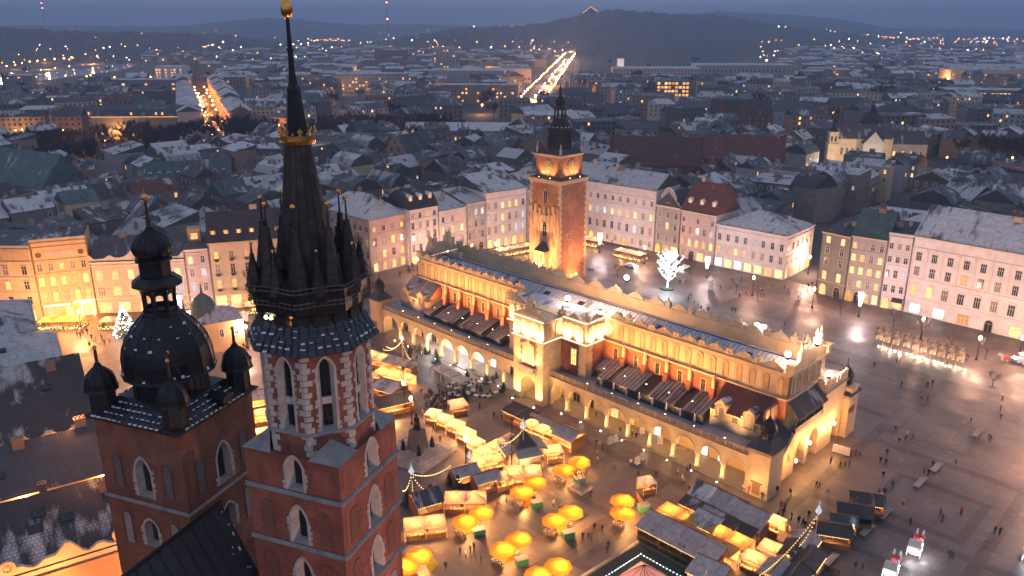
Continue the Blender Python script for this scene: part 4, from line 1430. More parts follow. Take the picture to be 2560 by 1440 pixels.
for j in range(9):
 for sx in (-1, 1):
  e = .25 if j % 2 else .55
  mb = MB(); a = 2.05 + sx * 2.85
  mb.box(min(a, a - sx * e), max(a, a - sx * e), PY + .1, PY + .3, 8.4 + j * .72, 8.4 + j * .72 + .68)
  part('quoin_stone', mb, M['trim_warm'], hall)
# tall three-light window over a balcony
mb = MB()
for x in (-1.55, -.55, .55, 1.55):
 mb.box(2.05 + x - .16, 2.05 + x + .16, PY + .0, PY + .3, 8.9, 13.0)
mb.box(2.05 - 1.9, 2.05 + 1.9, PY - .1, PY + .3, 13.0, 13.4); mb.box(2.05 - 1.7, 2.05 + 1.7, PY + .02, PY + .3, 11.5, 11.7)
mb.plate([(2.05 - 1.9, 13.4), (2.05 + 1.9, 13.4), (2.05 + 1.1, 13.9), (2.05 + .5, 14.0), (2.05 + .3, 14.6), (2.05 - .3, 14.6), (2.05 - .5, 14.0), (2.05 - 1.1, 13.9)], PY - .1, PY + .25)
pw_ = part('portal_window', mb, M['trim_warm'], hall)
for x in (-1.05, 0, 1.05):
 mb = MB(); mb.add([(2.05 + x - .4, PY + .22, 8.9), (2.05 + x + .4, PY + .22, 8.9), (2.05 + x + .4, PY + .22, 13), (2.05 + x - .4, PY + .22, 13)], [(0, 1, 2, 3)])
 part('pane', mb, M['pane_warm'], pw_)
mb = MB(); mb.box(-.6, 4.7, PY - 1.1, PY + .0, 7.6, 7.85)
for k in range(6):
 mb.plate([(-.4 + k * .97, 6.9), (-.1 + k * .97, 6.9), (-.1 + k * .97, 7.6), (-.4 + k * .97, 7.6)], PY - .7, PY)
part('balcony', mb, M['trim_warm'], hall)
for k in range(6):
 mb = MB(); mb.box(-.55 + k * .87, .26 + k * .87, PY - 1.08, PY - .98, 7.85, 8.75)
 for q in (.15, .43, .7):
  mb.plate([(-.55 + k * .87 + q - .1, 8.3), (-.55 + k * .87 + q, 8.05), (-.55 + k * .87 + q + .1, 8.3), (-.55 + k * .87 + q, 8.55)], PY - 1.12, PY - 1.08)
 part('balcony_panel', mb, M['stone_white'], hall)
# portal crest: lettered tablet and emblem between scrolls
mb = MB(); mb.box(.2, 3.9, PY - .1, PY + .4, 19.8, 21.3)
mb.plate([(1.1, 21.3), (3.0, 21.3)] + [(x, z) for x, z in arch_pts(2.05, .95, 22.3, .95, 5, False)][::-1], PY - .05, PY + .35)
part('crest_tablet', mb, M['trim_warm'], hall)
for sx in (-1, 1):
 for a, z, rr in ((2.5, 20.3, .5), (3.4, 20.15, .35)):
  mb = MB(); mb.M = Matrix.Translation((2.05 + sx * a, PY + .2, z)) @ Matrix.Rotation(PI / 2, 4, 'X')
  mb.lathe([(rr, -.1), (rr, .25), (rr * .4, .35)], 10)
  part('crest_volute', mb, M['trim_warm'], hall)
for x in (-2.0, .1, 4.0, 6.1):
 mb = MB(); mb.lathe([(.28, 19.8), (.28, 20.6), (.36, 20.7), (.12, 21.6), (.2, 21.9), (.05, 22.4)], 7, x, PY + .2)
 part('crest_finial', mb, M['trim_warm'], hall)
mb = MB(); mb.tube([(2.05, PY + .2, 23.2), (2.05, PY + .2, 25.4)], .05, 5); mb.ball((2.05, PY + .2, 24.3), .22, 8)
part('crest_spike', mb, M['gilt'], hall)
# --- corner pavilions with little domes
def pavilion(x0, x1, y0, y1, name='corner_pavilion', door=True):
 pv = bpy.data.objects.new(name, None); C.objects.link(pv); pv.parent = hall
 pv.location = ((x0 + x1) / 2, (y0 + y1) / 2, 0)
 a, b = (x1 - x0) / 2, (y1 - y0) / 2
 mb = MB(); mb.box(-a, a, -b, b, 0, 9.2); mb.box(-a - .15, a + .15, -b - .15, b + .15, 0, .5); mb.box(-a - .12, a + .12, -b - .12, b + .12, 8.4, 8.6)
 part('pavilion_wall', mb, PH, pv)
 mb = MB(); mb.box(-a - .4, a + .4, -b - .4, b + .4, 9.2, 9.4); mb.frus(-a - .4, a + .4, -b - .4, b + .4, 9.4, -1.1, 1.1, -1.1, 1.1, 10.9)
 part('pavilion_roof', mb, M['slate_roof'], pv)
 mb = MB(); mb.lathe([(1.25, 10.8), (1.2, 12.0), (1.42, 12.1), (1.42, 12.25)], 8, rot=PI / 8)
 part('pavilion_drum', mb, M['lead'], pv)
 for k in range(8):
  an = k * PI / 4
  mb = MB(); mb.lathe([(.28, 0), (.28, .08), (.02, .08)], 8)
  o = part('oculus', mb, M['louver_dark'], pv, (1.12 * math.cos(an), 1.12 * math.sin(an), 11.45)); o.rotation_euler = (0, PI / 2, an)
 pr = [(1.4, 12.2), (1.45, 12.7), (1.3, 13.4), (.9, 14.0), (.4, 14.35), (.2, 14.7), (.3, 14.9), (.12, 15.1), (.08, 16.3)]
 mb = MB(); mb.lathe(pr, 12); seams(mb, pr[:6], 12, .03)
 smooth(part('pavilion_dome', mb, M['copper_dark'], pv))
 if door:
  mb = MB(); mb.box(-.75, .75, -.08, .0, 0, 2.7); mb.box(-1.1, 1.1, -.2, 0, 2.7, 2.95)
  part('pavilion_door', mb, M['wood'], pv, (0, -b, 0))
 return pv
pavilion(54.9, 59.2, -.7, 4.3)
pavilion(-59.0, -54.8, -.9, 3.2)
pavilion(54.9, 59.2, 31.6, 36)
pavilion(-59.0, -54.8, 31.8, 35.9)
# --- right end front: stair wall, portal with loggia, plain wall, battlements
mb = MB()
mb.box(54.5, 56.0, 10.0, 25.0, 7.0, 19.6, 0)
part('end_wall', mb, PH, hall)
mb = MB(); mb.box(56.0, 56.4, 9.7, 25.3, 19.6, 19.95); mb.box(56.0, 56.3, 9.9, 25.2, 14.7, 15.0)
part('end_cornice', mb, M['trim_warm'], hall)
for y in (11.5, 14.2, 17.0, 19.8, 22.6):
 link('blind_arch', bam, hall, (56.0, y, 15.3), PI / 2)
def gable(x, sgn):
 mb = MB()
 zz = [(10.0, 20.0, 21.2), (12.0, 20, 21.3), (13.0, 20, 22.0), (13.0, 20, 23.4), (14.8, 20, 23.6), (14.8, 20, 24.4), (16.2, 20, 24.6), (16.2, 20, 23.2), (18.8, 20, 23.2), (18.8, 20, 24.6), (20.2, 20, 24.4), (20.2, 20, 23.6), (22.0, 20, 23.4), (22.0, 20, 22.0), (23.0, 20, 21.3), (25.0, 20, 21.2)]
 mb.M = Matrix.Translation((x, 0, 0)) @ Matrix(((0, -1, 0, 0), (1, 0, 0, 0), (0, 0, 1, 0), (0, 0, 0, 1)))
 mb.strip(zz, -.3, .3)
 for yy in (13.9, 21.1):
  mb.lathe([(.4, 23.5), (.28, 24.2), (.4, 24.6), (.12, 25.2), (.22, 25.6), (.04, 26.6)], 7, yy, 0)
 for yy in (15.5, 19.5):
  mb.lathe([(.3, 24.5), (.2, 24.9), (.32, 25.4), (.05, 26.3)], 7, yy, 0)
 part('gable_crest', mb, M['trim_warm'], hall)
 for yy in (10.4, 24.6):
  mb = MB(); mb.box(x - .7, x + .7, yy - .7, yy + .7, 19.95, 21.6); mb.box(x - .85, x + .85, yy - .85, yy + .85, 21.6, 21.85)
  part('corner_pedestal', mb, M['trim_warm'], hall)
gable(56.0, 1)
mb = MB(); mb.box(-50.9, -50.0, 10, 25, 7, 19.6)
part('end_wall', mb, PH, hall)
gable(-50.4, -1)
for yy in (13.9, 20.5):
 o = MB(); o.lathe([(1.2, 21), (1.3, 22), (.8, 23.2), (.5, 24.2), (.65, 24.8), (.15, 25.6), (.1, 26.6)], 10, -50.4, yy)
 part('gable_finial', o, M['trim_warm'], hall)
EX = 58.0
def end_strip(pts, x0, x1, mat_, name):
 mb = MB(); mb.M = Matrix(((0, -1, 0, 0), (1, 0, 0, 0), (0, 0, 1, 0), (0, 0, 0, 1)))
 mb.strip(pts, -x1, -x0)
 return part(name, mb, mat_, hall)
st = [(4.3, 0, 3.8), (5.5, 0, 4.3), (7, 0, 5.4), (9, 0, 7.0), (10.5, 0, 8.6)]
end_strip(st, EX - .6, EX, PH, 'stair_wall')
A1 = arch_pts(13.6, 2.1, 4.0, 2.1, 6, False)
A2 = arch_pts(19.0, 2.1, 4.2, 2.2, 6, False)
end_strip([(10.5, 0, 8.3), (11.5, 0, 8.3), (11.5, 4.0, 8.3)] + [(x, z, 8.3) for x, z in A1] + [(15.7, 0, 8.3), (16.9, 0, 8.3), (16.9, 4.2, 8.3)] + [(x, z, 8.3) for x, z in A2] + [(21.1, 0, 8.3), (22.2, 0, 8.3)], EX - 1.2, EX, [M['trim_warm']], 'end_arcade')
A3 = arch_pts(29.2, 1.7, 3.4, 1.7, 6, False)
end_strip([(22.2, 0, 12.4), (27.5, 0, 12.4), (27.5, 3.4, 12.4)] + [(x, z, 12.4) for x, z in A3] + [(30.9, 0, 12.4), (32.0, 0, 12.4)], EX - 1.2, EX, PH, 'end_plain_wall')
mb = MB(); mb.box(55.4, EX - 1.2, 4.3, 32, 0, 6.6); part('end_core', mb, PH, hall)
mb = MB(); mb.box(54.6, EX - .6, 10.4, 22.2, 6.6, 8.3); part('loggia_floor', mb, M['stone_grey'], hall)
mb = MB(); mb.box(50.0, EX - 1.2, 25.3, 32, 6.6, 12.4); part('end_block', mb, PH, hall)
mb = MB(); mb.box(49.6, EX + .25, 22.0, 32.3, 12.4, 12.75); part('end_block_cornice', mb, M['stone_grey'], hall)
mb = MB(); mb.box(50.0, EX, 23, 32, 12.75, 13.6); part('end_block_attic', mb, PH, hall)
mb = MB(); mb.box(50.4, EX - .4, 23.4, 31.6, 13.6, 13.75); part('end_block_roof', mb, M['cafe_tin'], hall)
bm_ = MB(); bm_.box(-.22, .22, -.45, .45, 0, 1.0); bm_.box(-.25, .25, -.28, .28, 1.0, 1.35)
bmm = bm_.mesh('battlement', M['trim_warm'])
for k in range(7):
 link('battlement', bmm, hall, (EX - .25, 23.6 + k * 1.33, 13.6))
for k in range(5):
 link('battlement', bmm, hall, (51 + k * 1.4, 23.3, 13.6), PI / 2)
# loggia
for y in (11.0, 14.7, 18.4, 22.0):
 mb = MB(); mb.box(EX - .5, EX - .2, y - .15, y + .15, 8.3, 11.4); part('loggia_post', mb, M['wood_dark'], hall)
for k in range(9):
 mb = MB(); a = 10.8 + k * 1.25
 mb.box(EX - .16, EX - .02, a, a + 1.15, 8.35, 8.5); mb.box(EX - .16, EX - .02, a, a + 1.15, 9.2, 9.35)
 for q in range(4):
  mb.lathe([(.07, 8.5), (.12, 8.7), (.06, 8.95), (.08, 9.2)], 5, EX - .09, a + .15 + q * .28)
 part('loggia_baluster', mb, M['stone_white'], hall)
mb = MB(); mb.add([(55.9, 10.6, 14.2), (55.9, 22.4, 14.2), (EX + .6, 22.4, 11.5), (EX + .6, 10.6, 11.5), (55.9, 10.6, 14.0), (55.9, 22.4, 14.0), (EX + .6, 22.4, 11.3), (EX + .6, 10.6, 11.3)], [(0, 3, 2, 1), (4, 5, 6, 7), (3, 7, 6, 2), (0, 4, 7, 3), (1, 2, 6, 5)])
part('loggia_roof', mb, M['slate_roof'], hall)
mb = MB(); mb.add([(54.6, 5.0, 8.2), (57.6, 4.6, 4.3), (57.6, 10.3, 8.3), (54.6, 10.3, 10.6)], [(0, 1, 2, 3)])
part('stair_roof', mb, M['slate_roof'], hall)
# corner oriel
mb = MB(); mb.box(EX - .6, EX + 1.3, 31.8, 34.9, 6.9, 10.6, 1); mb.box(EX - .6, EX + 1.2, 31.9, 34.8, 5.2, 6.7, 2); mb.box(EX - .6, EX + 1.5, 31.6, 35.1, 10.6, 10.9, 1); mb.box(EX - .6, EX + 1.4, 31.7, 35.0, 6.7, 6.9, 1)
mb.lathe([(.45, 0), (.4, 3.4), (.8, 4.2), (1.3, 5.2)], 8, EX + .2, 33.3, 1)
part('oriel', mb, PH, hall)
window(hall, EX + 1.3, 33.4, 7.6, 1.2, 2.2, 'pane_dim', 0, PI / 2)
# --- lamps of the hall
def flood(x, y, z, tx, ty, tz, watts, col=WARM, cone=R(120)):
 a = su(x, y, z); b = su(tx, ty, tz)
 lamp('SPOT', a, watts, col, .15, b, cone=cone, name='flood')
FW = 1.0
fb = MB(); fb.box(-.14, .14, -.1, .1, 0, .22); fb.box(-.11, .11, -.05, .05, .22, .235, 1)
fbm = fb.mesh('floodlight', [M['iron'], M['lamp_warm']])
for x in [-45 + 5.5 * k for k in range(7)] + [17 + 5.5 * k for k in range(8)]:
 link('floodlight', fbm, hall, (x, 5.9, 9.3 if x < 0 else 9.85) if -41 < x < 43 else (x, 5.2, 10.8))
 flood(x, 5.8, 9.7 if x < 0 else 10.2, x, 10, 17.4, 1700, (1, .44, .12), R(115))
for x in [-46 + 6.5 * k for k in range(6)] + [17 + 6.5 * k for k in range(6)]:  # parapet floods are added so that light reaches the attic crest
 link('floodlight', fbm, hall, (x, .45, 8.1))
 flood(x, .45, 8.4, x, 10, 18.5, 1800, (1, .44, .12), R(85))
 flood(x, 1.6, 8.3, x, 10, 12.5, 500, (1, .5, .18), R(100))
for i, x in enumerate(ALLC):
 cool = 3 <= i <= 8
 p = su(x, 2.9, 5.3)
 lamp('POINT', p, 520 if not cool else 560, (1, .55, .19) if not cool else (1, .8, .6), .2, name='arcade_light')
 mb = MB(); mb.ball((0, 0, 0), .16, 8); mb.tube([(0, 0, .1), (0, 0, 1.0)], .02, 4)
 part('vault_lamp', mb, M['lamp_warm'], hall, (x, 2.9, 5.25))
up = MB(); up.lathe([(.16, 0), (.16, .05), (.12, .06)], 8); up.lathe([(.12, .06), (.12, .07)], 8, mi=1)
upm = up.mesh('ground_light', [M['iron'], M['lamp_white']])
for x in COLS_L + COLS_R:
 link('ground_light', upm, hall, (x, -1.5, .01))
 flood(x, -1.5, .2, x, .2, 6, 620, (1, .55, .2), R(140))
for (x, y) in ((-1.2, -3.6), (5.4, -3.6)):
 link('ground_light', upm, hall, (x, y, .01))
 flood(x, y, .2, x, -2, 9, 2600, (1, .56, .2), R(100))
for x in (.3, 3.8):
 flood(x, -3.0, 8.95, x, -1.8, 12.5, 900, (1, .62, .26), R(140))
for (x, y) in ((-14, -24), (19, -24)):
 a_ = su(x, y, 0)
 mb = MB(); mb.tube([(0, 0, 0), (0, 0, 10)], .1, 6); mb.box(-.4, .4, -.15, .15, 9.6, 10.1)
 tag(part('floodlight_mast', mb, M['iron'], None, a_, SU_A), 'tall floodlight mast in the market aimed at the hall portal', 'floodlight', 'floodlight masts of the market')
 flood(x, y + .3, 10, 2.05, -2, 11, 12000, (1, .52, .18), R(42))
 flood(x, y + .3, 10, x * 2.6, 2, 12, 5500, (1, .50, .17), R(70))
for x in (-1.6, 2.0, 5.6):
 flood(x, -2.75, 15.3, x, -2, 18, 1900, (1, .72, .4), R(140))
for x in (8.2, 11.8, -4.4, -8):
 flood(x, 2.95, 15.2, x, 3.8, 18, 1700, (1, .70, .36), R(140))
for y in (5.2, 8.4):
 flood(14.4, y, 15.2, 13.6, y, 18, 1700, (1, .70, .36), R(140))
lamp('POINT', su(2.05, 1, 6.5), 900, (1, .68, .25), .3, name='gate_light')
led = MB(); led.box(-.5, .5, -.04, .04, 0, .05)
ledm = led.mesh('led_strip', M['strip_warm'])
for (xa, xb, y, z) in ((-2.6, 6.7, -2.4, 15.16), (7.0, 14.0, 3.4, 15.07), (-10, -2.8, 3.4, 15.07), (-2.7, 6.8, -2.3, 19.82), (7.1, 13.9, 3.5, 19.97)):
 o = link('led_strip', ledm, hall, ((xa + xb) / 2, y, z)); o.scale = (xb - xa, 1, 1)
for (ya, yb, x, z) in ((3.4, 9.4, 14.0, 15.07), (3.6, 9.6, 13.9, 19.97), (-2.3, 3.4, 6.9, 15.16)):
 o = link('led_strip', ledm, hall, (x, (ya + yb) / 2, z), PI / 2); o.scale = (yb - ya, 1, 1)
for (x, y, z) in ((59.5, 9, 4.2), (58.6, 16.4, 4.6), (58.6, 22, 5.2), (58.8, 26.5, 5)):
 mb = MB(); mb.lathe([(.05, 0), (.2, .15), (.24, .5), (.06, .7)], 8)
 part('wall_lantern', mb, M['lamp_warm'], hall, (x, y, z - .4)); lamp('POINT', su(x + .7, y, z), 480, (1, .48, .16), .25, name='wall_light')
lamp('POINT', su(57, -4, 3.0), 500, (1, .56, .22), .25, name='wall_light')
flood(62, 14, .3, 56, 16, 14, 6500, (1, .46, .16), R(80))
flood(63, 27, .3, 58, 27, 8, 1500, (1, .62, .36), R(80))
# strong floodlights on the roof that light the square beyond
fm = MB(); fm.box(-.35, .35, -.2, .2, 0, .55); fm.ball((0, .05, 1.0), .55, 10, 1); fm.tube([(0, 0, .5), (0, 0, .7)], .06, 5)
fmm = fm.mesh('roof_floodlight', [M['iron'], M['lamp_roof'] if 'lamp_roof' in M else M['lamp_white']])
for (x, y, z, tw) in ((4.0, 8.5, 21.2, 5200), (12.6, 9.4, 21.3, 5200), (54.0, 12.5, 21.6, 6000), (57, 17.5, 23.6, 5200), (56.5, 26.5, 14.0, 3800), (41, 25.2, 20.2, 4200), (42.5, 25.2, 20.2, 3000), (7.5, 25.2, 23.0, 7000)):
 link('roof_floodlight', fmm, hall, (x, y, z))
 lamp('SPOT', su(x, y, z + 1.7), tw * 1.1, (1, .55, .32), .5, su(x + (14 if x > 50 else 0), y + 30, 0), cone=R(150), name='roof_light'); lamp('POINT', su(x, y, z + 1.7), tw * .1, (1, .56, .33), .5, name='roof_glow')
# ------------------------------------------------------------ town hall tower
tw = thing('town_hall_tower', 'tall brick and stone clock tower with dark baroque spire on the square', 'clock tower', (15.0, 253.0, 0), SU_A)
def stone_lace():
 m, n, l, b = new_mat('stone_lace')
 uv = wall_uv(n, l)
 s = n.new('ShaderNodeSeparateXYZ'); l.new(uv, s.inputs[0])
 mp = n.new('ShaderNodeMapping'); mp.inputs['Scale'].default_value = (1.1, .16, 1)
 l.new(uv, mp.inputs[0])
 f = noise_ramp(n, l, mp.outputs[0], 1.0, .45, .53, 3)
 tc = n.new('ShaderNodeTexCoord')
 f2 = noise_ramp(n, l, tc.outputs['Object'], .5, .3, .7, 4)
 st_ = mixc(n, l, f2, (.46, .35, .23), (.34, .24, .15))
 bt_ = n.new('ShaderNodeTexBrick'); l.new(uv, bt_.inputs[0])
 bt_.inputs['Scale'].default_value = .8; bt_.inputs['Brick Width'].default_value = .3; bt_.inputs['Row Height'].default_value = .1; bt_.inputs['Mortar Size'].default_value = .012
 bt_.inputs['Color1'].default_value, bt_.inputs['Color2'].default_value, bt_.inputs['Mortar'].default_value = (.34, .13, .07, 1), (.28, .1, .06, 1), (.33, .23, .16, 1)
 l.new(mixc(n, l, f, bt_.outputs[0], st_), b.inputs['Base Color'])
 b.inputs['Roughness'].default_value = .9
 M['stone_lace'] = m
stone_lace()
TB = 6.35
mb = MB(); mb.frus(-TB - .25, TB + .25, -TB - .25, TB + .25, 0, -TB, TB, -TB, TB, 33)
part('shaft', mb, M['brick_tower'], tw)
mb = MB(); mb.box(-TB - .15, TB + .0, -TB - .3, -TB - .1, 3, 22)
mb.strip([(x, 22, 22 + z) for x, z in ((-6.5, 2.5), (-5.2, 2.5), (-5.2, 1), (-4.4, 1), (-4.4, 3.4), (-3.4, 3.4), (-3.4, .4), (-2.7, .4), (-2.7, 2.2), (-1.6, 2.2), (-1.6, -.0), (1.6, 0), (1.6, 2.6), (2.4, 2.6), (2.4, .5), (3.2, .5), (3.2, 3.2), (4.3, 3.2), (4.3, 1.2), (5, 1.2), (5, 3), (6.3, 3))], -TB - .3, -TB - .1)
part('stone_facing', mb, M['stone_lace'], tw)
mb = MB()
for j in range(33):
 for (xx, yy) in ((TB, -TB), (-TB, -TB), (TB, TB)):
  e = .45 if j % 2 else .9
  z = .4 + j * .98
  k = .25 * (1 - z / 33) + .06
  q = MB()
  sx, sy = (1 if xx > 0 else -1), (1 if yy > 0 else -1)
  q.box(min(xx + sx * k, xx - sx * e), max(xx + sx * k, xx - sx * e), min(yy + sy * k, yy - sy * (1.35 - e)), max(yy + sy * k, yy - sy * (1.35 - e)), z, z + .9)
  part('quoin_stone', q, M['trim_warm'], tw)
mb = MB(); mb.box(-TB - .5, TB + .5, -TB - .5, TB + .5, 33, 33.5); mb.box(-TB - .75, TB + .75, -TB - .75, TB + .75, 33.5, 33.75); mb.box(-TB - .3, TB + .3, -TB - .3, TB + .3, 32.4, 33)
part('step_cornice', mb, M['trim_warm'], tw)
mb = MB(); mb.add([(-7.1, -7.1, 33.78), (7.1, -7.1, 33.78), (7.1, 7.1, 33.78), (-7.1, 7.1, 33.78), (-5.2, -5.2, 34.5), (5.2, -5.2, 34.5), (5.2, 5.2, 34.5), (-5.2, 5.2, 34.5)], [(0, 1, 5, 4), (1, 2, 6, 5), (2, 3, 7, 6), (3, 0, 4, 7)])
part('step_roof', mb, M['slate_roof'], tw)
mb = MB(); mb.box(-5.2, 5.2, -5.2, 5.2, 33.8, 41)
part('clock_stage', mb, M['brick_tower'], tw)
mb = MB(); mb.box(-5.4, 5.4, -5.4, 5.4, 40.6, 41); mb.box(-5.7, 5.7, -5.7, 5.7, 41, 41.3)
part('top_cornice', mb, M['trim_warm'], tw)
for ang in ANG4:
 ck = bpy.data.objects.new('clock', None); C.objects.link(ck); ck.parent = tw
 x, y = side_xy(5.2, ang, 0)
 place(ck, x, y, ang + PI / 2, 37.9)
 mb = MB(); mb.M = Matrix.Rotation(PI / 2, 4, 'X')
 mb.lathe([(1.85, -.05), (1.85, .12), (1.72, .16), (1.6, .1), (.02, .1)], 28)
 part('dial', mb, M['dial'] if 'dial' in M else M['plaster_drab'], ck)
 for k in range(12):
  mb = MB(); mb.box(-.07, .07, -.14, -.1, 1.1, 1.5)
  o = part('hour_mark', mb, M['gilt_flat'] if 'gilt_flat' in M else M['trim_warm'], ck); o.rotation_euler = (0, k * PI / 6, 0)
 for L_, a in ((1.3, .35), (.9, 2.6)):
  mb = MB(); mb.plate([(-.09, -.2), (.09, -.2), (.05, L_), (-.05, L_)], -.2, -.16)
  o = part('hand', mb, M['gilt_flat'] if 'gilt_flat' in M else M['trim_warm'], ck); o.rotation_euler = (0, a, 0)
 x2, y2 = side_xy(5.2, ang, 0)
 mb = MB(); mb.box(-.5, .5, -.12, .0, 0, 1.6); mb.box(-.7, .7, -.2, 0, 1.6, 1.8)
 place(part('stage_door', mb, M['trim_warm'], tw), x2, y2, ang + PI / 2, 34.5)
 xl, yl = side_xy(6.4, ang, 0)
 a_ = tw.location
 wl_ = (15 + (xl * R2 + yl * R2), 253 + (-xl * R2 + yl * R2))
 x3, y3 = side_xy(5.2, ang, 0)
 wt_ = (15 + (x3 * R2 + y3 * R2), 253 + (-x3 * R2 + y3 * R2))
 if ang in ANG4[:2]:
  for q in (-2.4, 2.4):
   xs, ys = side_xy(6.9, ang, q); xt, yt = side_xy(5.2, ang, q * .5)
   lamp('SPOT', (15 + (xs + ys) * R2, 253 + (ys - xs) * R2, 34.4), 900, (1, .55, .18), .12, (15 + (xt + yt) * R2, 253 + (yt - xt) * R2, 38.6), cone=R(120), name='clock_flood')
   mb = MB(); mb.box(-.15, .15, -.12, .12, 0, .25); mb.box(-.12, .12, -.06, .06, .25, .27, 1)
   part('floodlight', mb, [M['iron'], M['lamp_warm']], tw, (xs, ys, 34.0))
def tall_window(ang, half, off, z, hw, h, rise):
 sm, inner = surround(hw, h, rise, True, .25, .06, .3, .45, False, 5)
 x, y = side_xy(half, ang, off)
 f = place(part('window_surround', sm, [M['trim_warm'], M['stone_grey']], tw), x, y, ang + PI / 2, z)
 d = MB(); d.add([(px, .0, pz) for px, pz in [(-hw * .9, .1)] + arch_pts(0, hw * .9, h, rise * .9, 5) + [(hw * .9, .1)]], [tuple(range(13))])
 part('pane', d, M['glass_dark'], f)
 t = MB(); t.box(-.06, .06, -.06, .02, 0, h + rise * .8)
 for q in range(1, 4):
  t.box(-hw * .9, hw * .9, -.05, .02, q * h / 3.4, q * h / 3.4 + .1)
 part('tracery', t, M['stone_grey'], f)
tall_window(-PI / 2, TB + .1, .2, 26.2, .85, 2.6, 1.7)
tall_window(-PI / 2, TB + .32, .2, 15.2, .9, 3.2, 2.0)
mb = MB(); mb.plate([(-1.2, 19.6), (0, 25.4), (1.2, 19.6), (.9, 19.6), (0, 24.2), (-.9, 19.6)], -TB - .5, -TB - .3)
part('ogee_gable', mb, M['stone_white'], tw)
for off, z, w_, h_ in ((-2.2, 14.4, 1.0, 2.0), (-1.2, 9.2, 1.1, 2.2), (3.4, 5.0, 1.2, 2.6), (1.0, 25, .5, .9), (-3.0, 4.2, 1.2, 2.6)):
 x, y = side_xy(TB + .12, 0, off)
 window(tw, x, y, z, w_, h_, 'glass_dark', 0, PI / 2, 'trim_warm', 'frame_brown')
# oriel
ol = bpy.data.objects.new('oriel', None); C.objects.link(ol); ol.parent = tw; ol.location = (0, -TB - .3, 0)
mb = MB(); mb.box(-1.9, 1.9, -2.0, .2, 4.8, 10.4); mb.box(-2.1, 2.1, -2.2, .2, 10.4, 10.7); mb.box(-2.05, 2.05, -2.1, .2, 6.2, 6.4); mb.frus(-1.2, 1.2, -.8, .2, 2.9, -1.9, 1.9, -2.0, .2, 4.8)
part('oriel_wall', mb, M['trim_warm'], ol)
mb = MB(); mb.add([(-2.3, -2.4, 10.7), (2.3, -2.4, 10.7), (2.3, .3, 10.7), (-2.3, .3, 10.7), (-.6, .1, 13.6), (.6, .1, 13.6)], [(0, 1, 5, 4), (1, 2, 5), (3, 0, 4), (2, 3, 4, 5)])
part('oriel_roof', mb, M['slate_roof'], ol)
for xx in (-.75, .75):
 window(ol, xx, -2.0, 6.7, 1.0, 3.0, 'pane_gold', 0, trim='trim_warm', frame='frame_brown')
window(ol, 1.9, -1.0, 6.7, 1.0, 3.0, 'pane_gold', 0, PI / 2, 'trim_warm', 'frame_brown')
# helmet
mb = MB(); mb.add([(-5.6, -5.6, 41.3), (5.6, -5.6, 41.3), (5.6, 5.6, 41.3), (-5.6, 5.6, 41.3), (-3.9, -3.9, 42.8), (3.9, -3.9, 42.8), (3.9, 3.9, 42.8), (-3.9, 3.9, 42.8)], [(0, 1, 5, 4), (1, 2, 6, 5), (2, 3, 7, 6), (3, 0, 4, 7), (4, 5, 6, 7)])
part('helmet_skirt', mb, M['slate_roof'], tw)
mb = MB(); mb.lathe([(4.3, 42.4), (3.9, 43.2), (3.8, 46.2), (4.1, 46.4), (4.1, 46.8), (3.85, 47.0), (3.9, 47.8), (4.2, 47.9), (4.2, 48.1)], 8, rot=orot)
part('helmet_drum', mb, M['copper_dark'], tw)
for k in range(8):
 a = orot + k * PI / 4
 mb = MB(); mb.box(-.22, .22, -.12, .12, 43.2, 46.3)
 place(part('helmet_pilaster', mb, M['copper_dark'], tw), 3.86 * math.cos(a), 3.86 * math.sin(a), a + PI / 2, 0)
pr = [(3.95, 48.0), (3.9, 48.6), (3.6, 49.6), (3.0, 50.5), (2.3, 51.2), (2.0, 51.6)]
mb = MB(); mb.lathe(pr, 16, rot=orot); seams(mb, pr, 16, .06, orot)
part('helmet_dome', mb, M['copper_dark'], tw)
for k in range(18):
 a = 2 * PI * k / 18
 o2 = link('snow_cap', snm, tw, (3.7 * math.cos(a), 3.7 * math.sin(a), 49.5)); o2.rotation_euler = (R(60), 0, a + PI / 2); o2.scale = (1.0, 2.6, .8)
for k in range(8):
 a = orot + k * PI / 4
 mb = MB(); mb.lathe([(.28, 51.5), (.24, 52), (.24, 54.6), (.3, 55)], 6, 1.75 * math.cos(a), 1.75 * math.sin(a))
 part('helmet_post', mb, M['copper_dark'], tw)
mb = MB(); mb.lathe([(1.75, 54.7), (2.2, 55.2), (2.25, 55.5), (1.6, 56.0), (1.3, 56.3), (1.65, 56.9), (1.6, 57.5), (1.1, 58.2), (.5, 58.9), (.3, 60), (.14, 62.4)], 12)
mb.lathe([(2.15, 51.3), (2.15, 51.7), (1.8, 52.0)], 8, rot=orot)
part('helmet_top', mb, M['copper_dark'], tw)
mb = MB(); mb.ball((0, 0, 62.3), .35, 8); mb.tube([(0, 0, 62.5), (0, 0, 65.4)], .05, 4); mb.plate([(0, 64.2), (.9, 64.35), (.9, 64.9), (0, 65.0)], -.02, .02)
part('weather_vane', mb, M['gilt'], tw)
for sx, sy in ((-1, -1), (1, -1), (1, 1), (-1, 1)):
 mb = MB(); mb.lathe([(.5, 0), (.5, .5), (.25, .7), (.55, 1.5), (.3, 2.0), (.2, 2.3), (.3, 2.6), (.05, 3.6)], 8)
 part('pinnacle', mb, M['stone_white'], tw, (sx * 4.9, sy * 4.9, 41.3))
def towp(x, y, z): return (15 + (x + y) * R2, 253 + (y - x) * R2, z)
for x in (-4, 0, 4):
 lamp('SPOT', towp(x, -13.0, .5), 13000, (1, .5, .17), .3, towp(x * .6, -6.5, 16), cone=R(75), name='tower_flood')
lamp('SPOT', towp(13.5, -2, .5), 8500, (1, .45, .16), .3, towp(6.5, 0, 14), cone=R(85), name='tower_flood')
